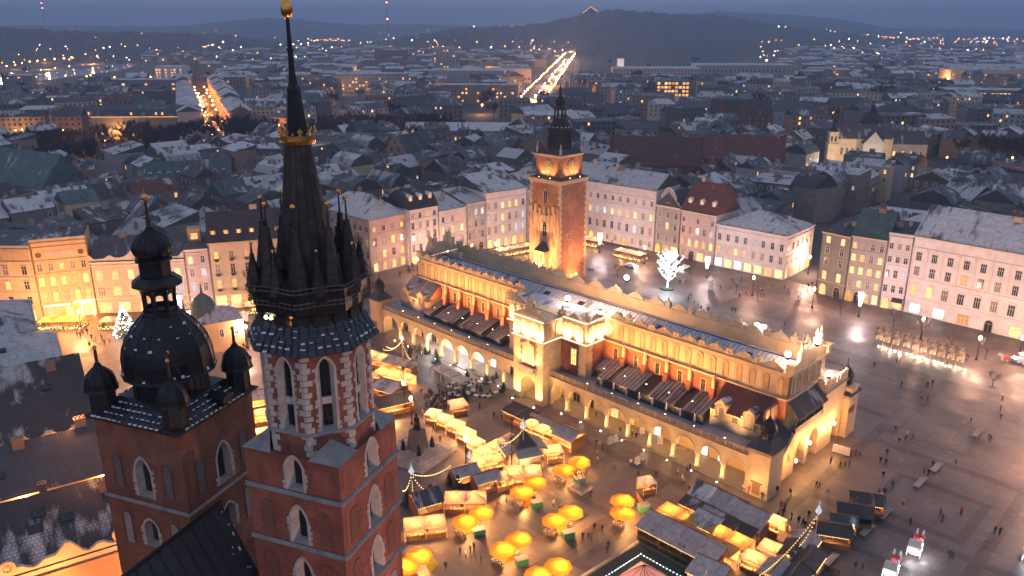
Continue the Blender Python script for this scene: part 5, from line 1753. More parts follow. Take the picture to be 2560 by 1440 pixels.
lamp('SPOT', towp(13.5, 4, .5), 7000, (1, .45, .16), .3, towp(6.5, 2, 20), cone=R(75), name='tower_flood')
for q in (-1.4, 1.2):
 mb = MB(); mb.ball((0, 0, 0), .3, 8)
 part('base_lamp', mb, M['lamp_orange'], tw, (TB + .9, q, 2.4)); lamp('POINT', towp(TB + 1.6, q, 2.4), 420, ORANGE, .2, name='base_light')
# ------------------------------------------------------------ houses round the square
def roof_faces(L, D, h, kind, rise, ov=.35):
 """roof over a footprint 0..L, 0..D; returns verts, faces"""
 x0, x1, y0, y1 = -ov * .3, L + ov * .3, -ov, D + ov
 if kind == 'gable':
  v = [(x0, y0, h), (x1, y0, h), (x1, y1, h), (x0, y1, h), (x0, D / 2, h + rise), (x1, D / 2, h + rise)]
  f = [(0, 1, 5, 4), (2, 3, 4, 5), (0, 4, 3), (1, 2, 5), (0, 3, 2, 1)]
 elif kind == 'gable_y':
  v = [(x0, y0, h), (x1, y0, h), (x1, y1, h), (x0, y1, h), (L / 2, y0, h + rise), (L / 2, y1, h + rise)]
  f = [(1, 2, 5, 4), (3, 0, 4, 5), (0, 1, 4), (2, 3, 5), (0, 3, 2, 1)]
 elif kind == 'hip':
  k = min(L, D) / 2
  if L >= D:
   a, b = (k, D / 2), (L - k, D / 2)
  else:
   a, b = (L / 2, k), (L / 2, D - k)
  v = [(x0, y0, h), (x1, y0, h), (x1, y1, h), (x0, y1, h), (a[0], a[1], h + rise), (b[0], b[1], h + rise)]
  f = [(0, 1, 5, 4), (1, 2, 5), (2, 3, 4, 5), (3, 0, 4), (0, 3, 2, 1)] if L >= D else [(0, 1, 4), (1, 2, 5, 4), (2, 3, 5), (3, 0, 4, 5), (0, 3, 2, 1)]
 elif kind == 'shed':
  v = [(x0, y0, h), (x1, y0, h), (x1, y1, h + rise), (x0, y1, h + rise), (x0, y1, h), (x1, y1, h)]
  f = [(0, 1, 2, 3), (0, 3, 4), (1, 5, 2), (0, 4, 5, 1), (4, 3, 2, 5)]
 elif kind == 'mansard':
  k = D * .17
  v = [(x0, y0, h), (x1, y0, h), (x1, y1, h), (x0, y1, h), (x0, k, h + rise * .62), (x1, k, h + rise * .62), (x1, D - k, h + rise * .62), (x0, D - k, h + rise * .62), (x0, D / 2, h + rise), (x1, D / 2, h + rise)]
  f = [(0, 1, 5, 4), (4, 5, 9, 8), (6, 7, 8, 9), (2, 3, 7, 6), (0, 4, 8, 7, 3), (1, 2, 6, 9, 5), (0, 3, 2, 1)]
 else:
  v = [(.3, .3, h - .05), (L - .3, .3, h - .05), (L - .3, D - .3, h + rise), (.3, D - .3, h + rise), (.3, D - .3, h - .05), (L - .3, D - .3, h - .05)]
  f = [(0, 1, 2, 3), (0, 3, 4), (1, 5, 2), (0, 4, 5, 1), (4, 3, 2, 5)]
 return v, f
def roof_z(L, D, h, kind, rise, x, y):
 if kind == 'gable': return h + rise * (1 - abs(y - D / 2) / (D / 2))
 if kind == 'gable_y': return h + rise * (1 - abs(x - L / 2) / (L / 2))
 if kind == 'hip':
  k = min(L, D) / 2
  return h + rise * min(1, min(x, L - x, y, D - y) / k)
 if kind == 'mansard':
  k = D * .17; m = min(y, D - y)
  return h + rise * (.62 * m / k if m < k else .62 + .38 * (m - k) / (D / 2 - k))
 return h + rise * y / D
_ch = {}
def chimney(parent, x, y, z, w=.9, d=.6, h=1.6, m='plaster_rust'):
 k = (w, d, h, m)
 if k not in _ch:
  mb = MB(); mb.box(-w / 2, w / 2, -d / 2, d / 2, -1.2, h); mb.box(-w / 2 - .08, w / 2 + .08, -d / 2 - .08, d / 2 + .08, h, h + .15)
  n = max(1, int(w / .45))
  for q in range(n):
   mb.box(-w / 2 + (q + .25) * w / n, -w / 2 + (q + .75) * w / n, -.12, .12, h + .15, h + .45)
  _ch[k] = mb.mesh('chimney', M[m])
 return link('chimney', _ch[k], parent, (x, y, z))
PK = {'d': 'glass_dark', 'w': 'pane_warm', 'g': 'pane_gold', 'c': 'pane_cool', 'm': 'pane_dim'}
def facade(A, B, h, depth, wall, label, floors, n, roof=('gable', 5, 'tin_snow'), trim='trim_white', ground=None, dormers=0, parapet=None, side=None, pil=False, chims=3, name='townhouse', courses=(), dorm_style=0, wins=None):
 """one house of the square; floors = [(sill, w, h, hood, pattern)], pattern letters per window"""
 ax, ay = A; bx_, by_ = B
 L = math.hypot(bx_ - ax, by_ - ay)
 ang = math.atan2(by_ - ay, bx_ - ax)
 t = thing(name, label, 'house', (ax, ay, 0), ang, 'houses round the market square')
 mb = MB(); mb.box(0.02, L - .02, 0, depth, 0, h)
 kind, rise, rm = roof
 if kind == 'gable':
  for xx in (0.02, L - .32):
   mb.add([(xx, 0, h), (xx + .3, 0, h), (xx + .3, depth, h), (xx, depth, h), (xx, depth / 2, h + rise - .05), (xx + .3, depth / 2, h + rise - .05)], [(0, 4, 3), (1, 2, 5), (0, 1, 5, 4), (2, 3, 4, 5)])
 part('wall', mb, M[wall], t)
 v, f = roof_faces(L, depth, h + .05, kind, rise)
 mb = MB(); mb.add(v, f)
 part('roof', mb, M[rm], t)
 if kind not in ('flat',):
  mb = MB(); mb.box(-.02, L + .02, -.5, -.02, h - .25, h + .03); mb.box(0, L, -.35, -.02, h - .5, h - .25)
  part('cornice', mb, M[trim], t)
  mb = MB(); mb.tube([(0, -.52, h + .06), (L, -.52, h + .06)], .09, 5)
  part('gutter', mb, M['iron'], t)
 else:
  mb = MB(); mb.box(-.02, L + .02, -.4, .3, h, h + .5); mb.box(-.02, L + .02, -.3, -.02, h - .7, h - .5)
  part('parapet', mb, M[trim], t)
 mb = MB(); mb.tube([(.18, -.12, 0), (.18, -.12, h - .5)], .08, 5)
 part('downpipe', mb, M['iron'], t)
 for z in courses:
  mb = MB(); mb.box(0, L, -.14, -.0, z, z + .22); mb.box(0, L, -.22, -.14, z + .12, z + .22)
  part('string_course', mb, M[trim], t)
 st = L / n
 for (z, w_, hh, style, pat) in floors:
  for k in range(n):
   c = pat[k % len(pat)]
   if c == ' ':
    continue
   c = PK[c]
   window(t, (k + .5) * st, 0, z, w_, hh, c, style, 0, trim)
 if pil:
  for k in range(n + 1):
   x = min(max(k * st, .35), L - .35)
   mb = MB(); mb.box(x - .3, x + .3, -.12, 0, pil[0], pil[1]); mb.box(x - .4, x + .4, -.18, 0, pil[1] - .5, pil[1]); mb.box(x - .4, x + .4, -.16, 0, pil[0], pil[0] + .4)
   part('pilaster', mb, M[trim], t)
 if side:
  ns, pat = side
  sd = depth / ns
  for (z, w_, hh, style, _p) in floors:
   for k in range(ns):
    window(t, L, (k + .5) * sd, z, w_, hh, PK[pat[(k + int(z)) % len(pat)]], style, PI / 2, trim)
  mb = MB(); mb.box(L + .02, L + .5, -.5, depth, h - .25, h + .03)
  part('cornice', mb, M[trim], t)
  for z in courses:
   mb = MB(); mb.box(L, L + .14, -.14, depth, z, z + .22)
   part('string_course', mb, M[trim], t)
  for k in range(ns):
   window(t, L, (k + .5) * sd, .6, 1.7, 2.6, 'shop' if k % 2 == 0 else 'pane_gold', 0, PI / 2, trim, name='shop_window')
 if ground:
  ng = len(ground)
  sg = L / ng
  for k, c in enumerate(ground):
   x = (k + .5) * sg
   if c in 'sSk':
    w_ = min(sg - 1.0, 3.0)
    window(t, x, 0, .5, w_, 2.7, {'s': 'shop', 'S': 'shop_cool', 'k': 'pane_gold'}[c], 0, 0, trim, name='shop_window')
   elif c in 'aAd':
    o = link('shop_door', adm, t, (x, 0, 0)); link('door_pane', apm[{'a': 'shop', 'A': 'pane_gold', 'd': 'glass_dark'}[c]], o)
   elif c == 'w':
    window(t, x, 0, 1.2, 1.2, 2.0, 'pane_dim', 0, 0, trim)
   elif c == 'b':
    window(t, x, 0, .5, min(sg - 1, 2.8), 2.5, 'shop', 0, 0, trim, name='shop_window')
    mb = MB(); mb.add([(x - sg * .45, -1.4, 2.9), (x + sg * .45, -1.4, 2.9), (x + sg * .45, -.05, 3.7), (x - sg * .45, -.05, 3.7), (x - sg * .45, -1.4, 2.6), (x + sg * .45, -1.4, 2.6)], [(0, 1, 2, 3), (4, 5, 1, 0)])
    part('awning', mb, M['wood_dark'], t)
 for k in range(dormers):
  x = L * (k + .5) / dormers
  y = depth * .12
  z = roof_z(L, depth, h, kind, rise, x, y)
  d = bpy.data.objects.new('dormer', None); C.objects.link(d); d.parent = t; d.location = (x, y, z - .3)
  mb = MB(); mb.box(-.75, .75, -.1, 3.0, 0, 1.7)
  part('dormer_wall', mb, M[trim], d)
  mb = MB()
  if dorm_style == 0:
   a = arch_pts(0, .95, 1.68, .6, 5, False)
   mb.strip([(xx, zz - .1, zz + .06) for xx, zz in a], -.25, 3.2)
  else:
   mb.add([(-1, -.3, 1.65), (1, -.3, 1.65), (0, -.3, 2.5), (-1, 3.2, 1.65), (1, 3.2, 1.65), (0, 3.2, 2.5)], [(0, 1, 2), (3, 5, 4), (0, 2, 5, 3), (1, 4, 5, 2), (0, 3, 4, 1)])
  part('dormer_roof', mb, M[rm if dorm_style == 0 else 'trim_white'], d)
  window(d, 0, -.1, .35, .8, 1.15, rnd.choice(['pane_warm', 'glass_dark', 'pane_gold']), 0, 0, trim)
 if parapet:
  mb = MB(); mb.strip([(x, h - .3, z) for x, z in parapet], -.2, .35)
  part('scroll_gable', mb, M[wall], t)
  for (xa, za), (xb, zb) in zip(parapet, parapet[1:]):
   mb = MB(); mb.tube([(xa, .05, za + .05), (xb, .05, zb + .05)], .2, 5)
   part('gable_moulding', mb, M['trim_white'], t)
 for k in range(chims):
  x, y = rnd.uniform(.1, .9) * L, depth * rnd.uniform(.42, .7)
  chimney(t, x, y, roof_z(L, depth, h, kind, rise, x, y), rnd.choice([.9, 1.5, 2.1]), .6, rnd.choice([1.0, 1.5]), rnd.choice(['plaster_rust', 'plaster_drab', 'plaster_cream']))
 t['L'] = L
 FOOT.append((ax, ay, ang, L, depth))
 return t, L
FOOT = []
t, L = facade((-159, 211.5), (-133.2, 212), 21.5, 16, 'plaster_cream', 'cream house with a row of blind arches under its roofline, leftmost on the square',
 [(4.9, 1.4, 2.2, 0, 'dgdd'), (9.3, 1.4, 2.3, 1, 'wdggd'), (13.6, 1.4, 2.3, 1, 'dwdmd')], 5, ('flat', 1.2, 'tin_dark'), 'trim_warm', 'ssksa', courses=(4.0, 8.4, 12.8, 17.2))
for k in range(14):
 o = link('blind_arch', bam, t, (1.2 + k * 1.8, 0, 17.7)); o.scale = (1, 1, .75)
t, L = facade((-133, 212), (-120.4, 217.4), 23.0, 16, 'plaster_ochre', 'ornate ochre house with gabled window hoods and glowing arched shop doors',
 [(5.2, 1.35, 2.7, 2, 'g'), (9.9, 1.35, 2.6, 0, 'gwg'), (14.4, 1.2, 1.9, 0, 'mmwmd')], 5, ('flat', 1.5, 'tin_dark'), 'trim_warm', 'aaa', courses=(4.3, 9.0, 13.5, 17.2, 21), pil=(4.6, 13.4))
for x in (1.6, L - 1.6):
 mb = MB(); mb.M = Matrix.Translation((x, 0, 19)) @ Matrix.Rotation(PI / 2, 4, 'X'); mb.lathe([(.75, 0), (.75, .12), (.5, .12), (.48, .02), (.02, .02)], 14)
 part('round_window', mb, M['stone_dark'], t)
mb = MB()
for q in range(4): mb.box(3.6 + q * 1.7, 5.1 + q * 1.7, -.1, 0, 18.4, 19.8)
tag(part('painted_frieze', mb, M['plaster_pinkish'], t), kind='stuff')
a = arch_pts(L * 5 / 6, 1.5, 2.6, 1.5, 8, False)
mb = MB(); mb.tube([(L * 5 / 6 - 1.5, -.25, 0)] + [(x, -.25, z) for x, z in a] + [(L * 5 / 6 + 1.5, -.25, 0)], .12, 5); mb.box(L * .6, L * .98, -.25, -.1, 4.15, 4.6)
part('door_arch_light', mb, M['lamp_orange'], t)
mb = MB(); mb.box(.6, 7.2, -.2, -.08, 3.9, 4.2)
part('shop_sign', mb, M['strip_warm'], t)
par = []
for i in range(61):
 x = i / 60 * 25.8
 u = x / 25.8
 z = 16.0 + 2.6 * math.exp(-((u - .5) / .085) ** 2) + .9 * math.exp(-((u - .22) / .035) ** 2) + .9 * math.exp(-((u - .78) / .035) ** 2) + 1.5 * (math.exp(-(u / .03) ** 2) + math.exp(-((1 - u) / .04) ** 2)) + .5 * math.sin(u * PI)
 par.append((x, z))
t, L = facade((-120.4, 217.5), (-94.9, 221.3), 15.6, 17, 'plaster_sage', 'wide sage green house with a white edged scrolled gable',
 [(5.4, 2.0, 2.6, 0, 'mggdmc'), (10.2, 1.5, 2.6, 0, 'wgwdww')], 6, ('gable', 5.5, 'tin_dark'), 'trim_white', 'ssasd', parapet=par, courses=(4.4, 14.3), chims=4)
t, L = facade((-94.8, 221.35), (-88.6, 223.4), 18.2, 15, 'plaster_pinkish', 'narrow pink house two windows wide with a lit attic box on its roof',
 [(5.4, 1.2, 2.4, 2, 'cm'), (9.9, 1.2, 2.2, 1, 'mc'), (13.9, 1.2, 2.0, 0, 'wd')], 2, ('shed', 1.2, 'tin_dark'), 'trim_white', 'Sa', courses=(4.5, 13.0, 16.8), chims=0)
mb = MB(); mb.box(1.2, 4.8, 6, 10, 18, 22.4); mb.box(1.0, 5.0, 5.8, 10.2, 22.4, 22.7)
part('attic_box', mb, M['plaster_ochre'], t); window(t, 3, 6, 19.6, 2.0, 1.8, 'pane_warm')
t, L = facade((-88.5, 223.45), (-64.5, 231.2), 19.6, 15, 'plaster_cream', 'cream house under a steep dark tiled roof with round dormers and window baskets',
 [(5.6, 1.25, 2.6, 0, 'ggwdw'), (10.2, 1.25, 2.6, 0, 'mddgd'), (14.7, 1.2, 2.0, 0, 'gmgdd')], 6, ('gable', 7.5, 'tile_brown'), 'trim_warm', 'ssdaks', dormers=7, courses=(4.4,), chims=2)
bk = MB(); bk.add([(-.8, -.05, 0), (.8, -.05, 0), (.45, -.05, -.75), (-.45, -.05, -.75), (-.8, -.6, 0), (.8, -.6, 0), (.4, -.45, -.7), (-.4, -.45, -.7)], [(4, 5, 6, 7), (0, 4, 7, 3), (1, 2, 6, 5), (7, 6, 2, 3)])
bkm = bk.mesh('window_basket', M['hedge_green'])
for z in (5.45, 10.05, 14.55):
 for k in range(6):
  link('window_basket', bkm, t, ((k + .5) * L / 6, -.1, z))
# corner house at the street mouth
facade((-64, 273), (-47.2, 256.2), 18.4, 15.2, 'plaster_pinkish', 'large corner house with pilasters and a hipped snowy roof left of the cloth hall',
 [(4.9, 1.4, 2.4, 0, 'ddgdd'), (9.2, 1.4, 2.6, 0, 'dmdgd'), (14.2, 1.3, 1.6, 0, 'ddmdd')], 7, ('hip', 6.5, 'tin_snow'), 'trim_warm', 'wwdww', side=(4, 'dwgdmg'), courses=(4.0, 13.2), pil=(4.4, 13.0), chims=3)
WP = [(-35.2, 265.5), (-26, 273.5), (-16.5, 282), (-9.8, 287.5), (5.4, 298), (17.5, 306)]
facade(WP[0], WP[1], 19.8, 14, 'plaster_white', 'white house with black mansard roof and dormers beside the large corner house',
 [(4.8, 1.3, 2.4, 0, 'mdmd'), (8.8, 1.3, 2.6, 2, 'dcmd'), (12.9, 1.3, 2.2, 0, 'dmmd'), (16.6, 1.2, 1.7, 0, 'mdgd')], 4, ('mansard', 6, 'slate_roof'), 'trim_white', 'skds', dormers=3, courses=(4.0, 12.3, 16.1), dorm_style=1)
facade(WP[1], WP[2], 17.6, 15, 'plaster_white', 'pale house three windows wide with skylights in its snowy roof',
 [(4.8, 1.3, 2.4, 0, 'mdm'), (9.0, 1.3, 2.5, 1, 'wgw'), (13.2, 1.2, 2.0, 0, 'dmg')], 3, ('shed', 3.2, 'tin_snow'), 'trim_white', 'SSs', courses=(4.0, 8.3, 12.5))
facade(WP[2], WP[3], 18.4, 15, 'plaster_grey', 'narrow grey house with curved window hoods between two pale houses',
 [(4.9, 1.25, 2.5, 3, 'dmd'), (9.3, 1.25, 2.4, 3, 'mdm'), (13.8, 1.2, 2.2, 0, 'mcc')], 3, ('shed', 3, 'tin_snow'), 'trim_white', 'ad', courses=(4.2, 8.6, 13.0))
facade(WP[3], WP[4], 21.2, 16, 'plaster_white', 'tall pink lit house with long balcony and glowing arcade left of the clock tower',
 [(5.4, 1.3, 2.7, 3, 'mmwmcc'), (10.0, 1.3, 2.6, 1, 'cmwdmc'), (14.8, 1.3, 2.3, 0, 'mmwwgd')], 6, ('shed', 4.5, 'tin_snow'), 'trim_white', 'aaaaA', courses=(4.7, 9.3, 14, 18.5), chims=2)
facade(WP[4], WP[5], 20, 15, 'plaster_grey', 'plain grey house half hidden behind the clock tower',
 [(5, 1.3, 2.4, 0, 'dmd'), (9.5, 1.3, 2.4, 0, 'dcd'), (14, 1.3, 2.2, 0, 'ddm')], 4, ('gable', 4.5, 'tin_snow'), 'trim_white', 'sd', courses=(4.2,))
facade((24, 309), (52.3, 284.5), 22.6, 17, 'plaster_white', 'broad white palace with gabled window hoods right of the clock tower',
 [(5.6, 1.35, 2.8, 2, 'mmdmddmdcd'), (11.2, 1.35, 2.3, 0, 'wwwccwwgwm'), (16.6, 1.2, 1.8, 0, 'dmmdddmdmd')], 11, ('gable', 5, 'tin_snow'), 'trim_white', 'wwAAwwAwww', courses=(4.8, 10.4, 15.4, 19.3), chims=5)
par = [(0, 18.2), (.8, 18.4), (1.2, 19.4), (2.2, 19.8), (2.4, 21.8), (3.0, 22.2), (3.3, 23.2), (4.3, 24.2), (5.3, 24.5), (6.3, 24.2), (7.3, 23.2), (7.6, 22.2), (8.2, 21.8), (8.4, 19.8), (9.4, 19.4), (9.8, 18.4), (10.6, 18.2)]
t, L = facade((52.4, 284.4), (59.9, 277), 17.9, 15, 'plaster_grey', 'narrow grey house crowned by a tall rounded scroll gable',
 [(5, 1.2, 2.3, 0, 'dmd'), (9.4, 1.2, 2.3, 1, 'mgd'), (13.6, 1.2, 2.0, 0, 'mdd')], 3, ('gable_y', 5, 'slate_roof'), 'trim_white', 'Aks', parapet=par, courses=(4.3, 17.2))
window(t, L / 2, -.2, 19.2, 1.5, 2.0, 'pane_warm')
facade((60, 276.9), (70.1, 266.5), 17.6, 15, 'plaster_pinkish', 'pink house with a steep red tiled roof and three white gabled dormers',
 [(5, 1.25, 2.4, 2, 'gwggw'), (9.6, 1.25, 2.3, 0, 'dmddc'), (13.6, 1.1, 1.6, 0, 'd d d')], 5, ('gable', 9.5, 'tile_red'), 'trim_white', 'wdsw', dormers=3, courses=(4.3, 13.0, 16.4), dorm_style=1, chims=2)
facade((70.2, 266.4), (89, 249.1), 15.0, 21, 'plaster_white', 'white corner house with bright shop windows along its ground floor',
 [(5.2, 1.3, 2.3, 1, 'ggggmmdm'), (9.6, 1.25, 2.2, 0, 'ddddcddd')], 8, ('hip', 4.5, 'tin_snow'), 'trim_white', 'SsSssks', side=(6, 'mdmcdm'), courses=(4.4, 13.4), chims=2)
facade((95.2, 237.2), (101.1, 229.9), 19.8, 14, 'plaster_drab', 'narrow brown grey house with two arched shop windows at the street mouth',
 [(5, 1.25, 2.5, 0, 'w'), (9.6, 1.2, 2.2, 0, 'd'), (13.2, 1.2, 2.2, 0, 'd'), (16.6, 1.2, 1.9, 0, 'w')], 2, ('shed', 2, 'tin_dark'), 'trim_warm', 'ad', courses=(4.3,))
facade((101.2, 229.8), (109, 223.5), 20.4, 15, 'plaster_grey', 'grey house with many lit windows under a steep dark green roof',
 [(4.8, 1.2, 2.1, 0, 'mwmw'), (8.8, 1.2, 2.1, 3, 'wwgw'), (12.8, 1.2, 2.0, 0, 'ggmw'), (16.6, 1.1, 1.7, 0, 'wmdd')], 4, ('gable', 7, 'copper_green'), 'trim_warm', 'Adks', courses=(4.2, 8.1, 12.0, 15.9))
facade((109.1, 223.4), (114.3, 219.6), 22.4, 14, 'plaster_white', 'narrow tall pale house with a wavy cornice line and flat top',
 [(5.2, 1.1, 2.0, 0, 'ddd'), (9.6, 1.1, 2.2, 0, 'ddc'), (14.2, 1.1, 1.7, 3, 'ddd'), (18.2, 1.1, 1.6, 0, 'dmm')], 3, ('flat', 1.5, 'slate_roof'), 'trim_white', 'ab', courses=(4.4, 8.6, 13.2, 17.2), chims=2)
facade((114.4, 219.5), (163.5, 168), 23.0, 19, 'plaster_white', 'long white palace with pilasters and a big grey roof on the right edge',
 [(5.8, 1.7, 3.0, 3, 'wwmddmd'), (11.6, 1.5, 2.6, 0, 'mddgdmd'), (16.0, 1.5, 2.4, 0, 'ddddddd')], 17, ('gable', 7.5, 'tin_snow'), 'trim_white', 'SSkdsskSsSs', courses=(4.9, 10.6, 19.6), pil=(11.2, 19.4), chims=2)
# ------------------------------------------------------------ roofs of the near left corner
def near_house(cx, cy, ang, L, D, h, kind, rise, wall, rm, label, pat=(), chims=2, name='courtyard_house', sky=3):
 t = thing(name, label, 'house', (cx, cy, 0), ang, 'houses on the church side of the square')
 mb = MB(); mb.box(0, L, 0, D, 0, h)
 part('wall', mb, M[wall], t)
 v, f = roof_faces(L, D, h + .02, kind, rise, .5)
 mb = MB(); mb.add(v, f)
 part('roof', mb, M[rm], t)
 mb = MB(); mb.box(0, L, -.45, -.02, h - .4, h - .05); mb.box(L + .02, L + .45, -.45, D, h - .4, h - .05)
 part('cornice', mb, M['trim_warm'], t)
 for (x, z, c) in pat:
  window(t, x, 0, z, 1.2, 2.0, PK[c], 0, 0, 'trim_warm')
 for k in range(chims):
  x, y = rnd.uniform(.15, .85) * L, rnd.uniform(.3, .7) * D
  chimney(t, x, y, roof_z(L, D, h, kind, rise, x, y), rnd.choice([.9, 1.5]), .7, 1.5, rnd.choice(['plaster_rust', 'plaster_cream']))
 for k in range(sky):
  x, y = rnd.uniform(.2, .8) * L, rnd.uniform(.2, .45) * D
  pit_ = (roof_z(L, D, h, kind, rise, x, y + .1) - roof_z(L, D, h, kind, rise, x, y)) / .1
  o = link('skylight', skm, t, (x, y, roof_z(L, D, h, kind, rise, x, y))); o.rotation_euler = (math.atan(pit_), 0, 0)
 FOOT.append((cx, cy, ang, L, D))
 return t
NA = R(33)
def nl(t, o):
 return (-58 - .55 * t - .835 * o, 92 + .835 * t - .55 * o)
near_house(*nl(76, 24), NA, 24, 22, 19.5, 'hip', 5, 'plaster_cream', 'tin_snow', 'grey hipped roof house nearest the square, left of the bell tower', [(4, 15, 'd'), (9, 15, 'd'), (14, 15, 'd')])
near_house(*nl(56, 22), NA, 25, 17, 19.0, 'hip', 4.5, 'plaster_grey', 'tin_snow', 'grey house with snowy hipped roof and small skylights behind the dark red roof', [(5, 14, 'd'), (12, 14, 'd'), (19, 14, 'd')])
t = near_house(*nl(24, 21), NA, 26, 30, 18.5, 'gable', 7.5, 'plaster_cream', 'tile_snow', 'house with large dark brown tiled roof and cream parapets facing the church', [(3.5, 13.6, 'g'), (9, 13.6, 'm'), (15, 13.6, 'w'), (21, 13.6, 'g')], 3)
mb = MB(); mb.box(0, 26, -.5, 0, 17.2, 17.8); mb.box(0, 26, -.35, 0, 12.2, 12.6)
part('parapet_ledge', mb, M['trim_warm'], t)
for k in range(7):
 mb = MB(); mb.box(.4 + k * 3.7, 1.5 + k * 3.7, -.6, .3, 18.3, 19.6); part('parapet_block', mb, M['trim_warm'], t)
 mb = MB(); mb.strip([(1.5 + k * 3.7, 18.3, 19.4), (2.2 + k * 3.7, 18.3, 18.9), (3.3 + k * 3.7, 18.3, 18.9), (4.1 + k * 3.7, 18.3, 19.4)], -.3, .1); part('parapet_wall', mb, M['trim_warm'], t)
t = near_house(*nl(8, 18), NA, 26, 14.5, 18.5, 'gable', 4.5, 'plaster_rust', 'tin_dark', 'house with grey metal roof and orange lit end wall beside the bell tower', [(6, 13, 'd'), (18, 13, 'd')], 2, sky=1)
for k in range(5):
 mb = MB(); mb.box(2 + k * 2.6, 4.2 + k * 2.6, -1.6, -.05, 14.6, 16.2); part('roof_lantern_box', mb, M['glass_dark'] if k % 2 else M['plaster_drab'], t)
t = near_house(*nl(-9.5, 17), NA, 28, 16, 17.5, 'gable', 5.5, 'plaster_rust', 'tile_snow', 'house with patchy snow on brown roof and a cream scrolled gable wall', [(6, 11, 'd'), (14, 11, 'd'), (22, 11, 'd')], 3)
par = []
for i in range(49):
 u = i / 48
 par.append((u * 28, 18.2 + 2.6 * math.exp(-((u - .2) / .07) ** 2) + 1.7 * math.exp(-((u - .52) / .04) ** 2) + 2.2 * math.exp(-((u - .86) / .07) ** 2) + .35 * math.sin(u * 60)))
mb = MB(); mb.strip([(x, 16, z) for x, z in par], -.35, .25)
part('scroll_gable', mb, M['plaster_cream'], t)
for x in (3.2, 8.4, 20.6, 26.6):
 mb = MB(); mb.M = Matrix.Translation((x, -.3, 18.9)) @ Matrix.Rotation(PI / 2, 4, 'X'); mb.lathe([(.9, 0), (.9, .25), (.5, .3), (.45, .15), (.1, .3)], 12)
 part('gable_scroll', mb, M['trim_warm'], t)
mb = MB(); mb.box(9, 22, -.7, -.2, 16.2, 16.6); part('gable_ledge', mb, M['plaster_rust'], t)
for (tt, oo, ww) in ((40, -3, 900), (20, -3, 700), (-10, 8, 900), (64, 0, 700)):
 x, y = nl(tt, oo);
for (x, y, z, ww) in ((*nl(22.6, 0), 17.5, 300), (*nl(22.6, 8), 17.5, 300), (*nl(22.6, 16), 17.5, 300), (*nl(6.9, -4), 18, 350), (*nl(6.9, 6), 18, 350), (*nl(-13, -6), 15, 420), (*nl(-13, 4), 15, 420), (*nl(-13, 12), 15, 420), (*nl(0, -2), 26, 240), (*nl(16, -2), 26, 240), (-62, 70, 9, 1500), (-50, 58, 9, 3000), (-80, 92, 9, 2600), (-92, 103, 9, 2600), (-56, 132, 8, 2600), (-72, 160, 8, 2000)):
 lamp('POINT', (x, y, z), ww * 2.6, (1, .36, .10), .4, name='yard_roof_light')  # yard lamps without fixtures; the high ones are added over roofs for orange
# ------------------------------------------------------------ hills and plain, haze, river, streets
def hill_h(a, d):
 """ground height by bearing a (degrees right of straight ahead) and distance d"""
 def bump(a0, w, d0, wd, h):
  return h * math.exp(-((a - a0) / w) ** 2) * math.exp(-((d - d0) / wd) ** 2)
 z = bump(6.0, 4.2, 3400, 750, 104) + bump(12.5, 5.0, 3500, 800, 98) + bump(-1.5, 5.0, 3300, 620, 62) + bump(-6, 4.0, 3000, 560, 20) + bump(19, 5.5, 3900, 800, 52)
 z += bump(14, 6, 6600, 1200, 168) + bump(21, 3.5, 6600, 1200, 70)
 z += bump(-27, 7.5, 2900, 520, 52) + bump(-36, 6, 2900, 500, 58) + bump(-19, 4.5, 2950, 450, 28)
 z += bump(-16.5, 5, 6500, 1200, 100) + bump(-6, 8, 7000, 1200, 72) + bump(-30, 12, 7600, 1200, 70)
 z += bump(29, 8, 8000, 1300, 40)
 return z
mb = MB()
NA_, ND = 420, 46
ds = [1900 * (9800 / 1900) ** (j / ND) for j in range(ND + 1)]
for j in range(ND + 1):
 for i in range(NA_ + 1):
  a = -44 + 88 * i / NA_
  d = ds[j]
  z = hill_h(a, d)
  z2 = z
  if z > 6:
   z2 = z * (1 + .07 * mnoise.noise(Vector((a * .55, d * .0022, 3)))) + 9 * max(0, mnoise.noise(Vector((a * 3.2, d * .02, 8)))) + 6 * mnoise.noise(Vector((a * 8, d * .05, 1))) + 7 * mnoise.noise(Vector((a * 19, d * .06, 4)))
  if j in (0, ND) or i in (0, NA_):
   z2 = -1
  mb.v.append((d * math.sin(R(a)), d * math.cos(R(a)), z2 - 1.2))
for j in range(ND):
 for i in range(NA_):
  p = j * (NA_ + 1) + i
  mb.f.append((p, p + 1, p + NA_ + 2, p + NA_ + 1)); mb.m.append(0)
mat('forest', (.026, .036, .036), .95, .7, .02)
tag(part('hills', mb, M['forest']), kind='structure')
hz = MB(); hz.box(-14500, 14500, -650, 16500, -1.05, 330)
hm = bpy.data.materials.new('haze'); hm.use_nodes = True
hn, hl = hm.node_tree.nodes, hm.node_tree.links
hn.remove(hn['Principled BSDF'])
pv = hn.new('ShaderNodeVolumePrincipled')
pv.inputs['Color'].default_value = (.52, .70, 1.0, 1)
pv.inputs['Density'].default_value = 2.2e-4
pv.inputs['Anisotropy'].default_value = 0.0
hl.new(pv.outputs[0], hn['Material Output'].inputs['Volume'])
tag(part('haze', hz, hm), kind='stuff')
def sheet(name, pts, z, m, kind='structure'):
 mb = MB(); mb.add([(x, y, z) for x, y in pts], [tuple(range(len(pts)))])
 return tag(part(name, mb, M[m]), kind=kind)
m_, n_, l_, b_ = new_mat('river_water'); b_.inputs['Base Color'].default_value = (.02, .025, .035, 1); b_.inputs['Roughness'].default_value = .12; M['river_water'] = m_
mat('meadow_grass', (.022, .038, .028), .95, .35, .01)
mat('asphalt', (.05, .048, .05), .6, .3, .05)
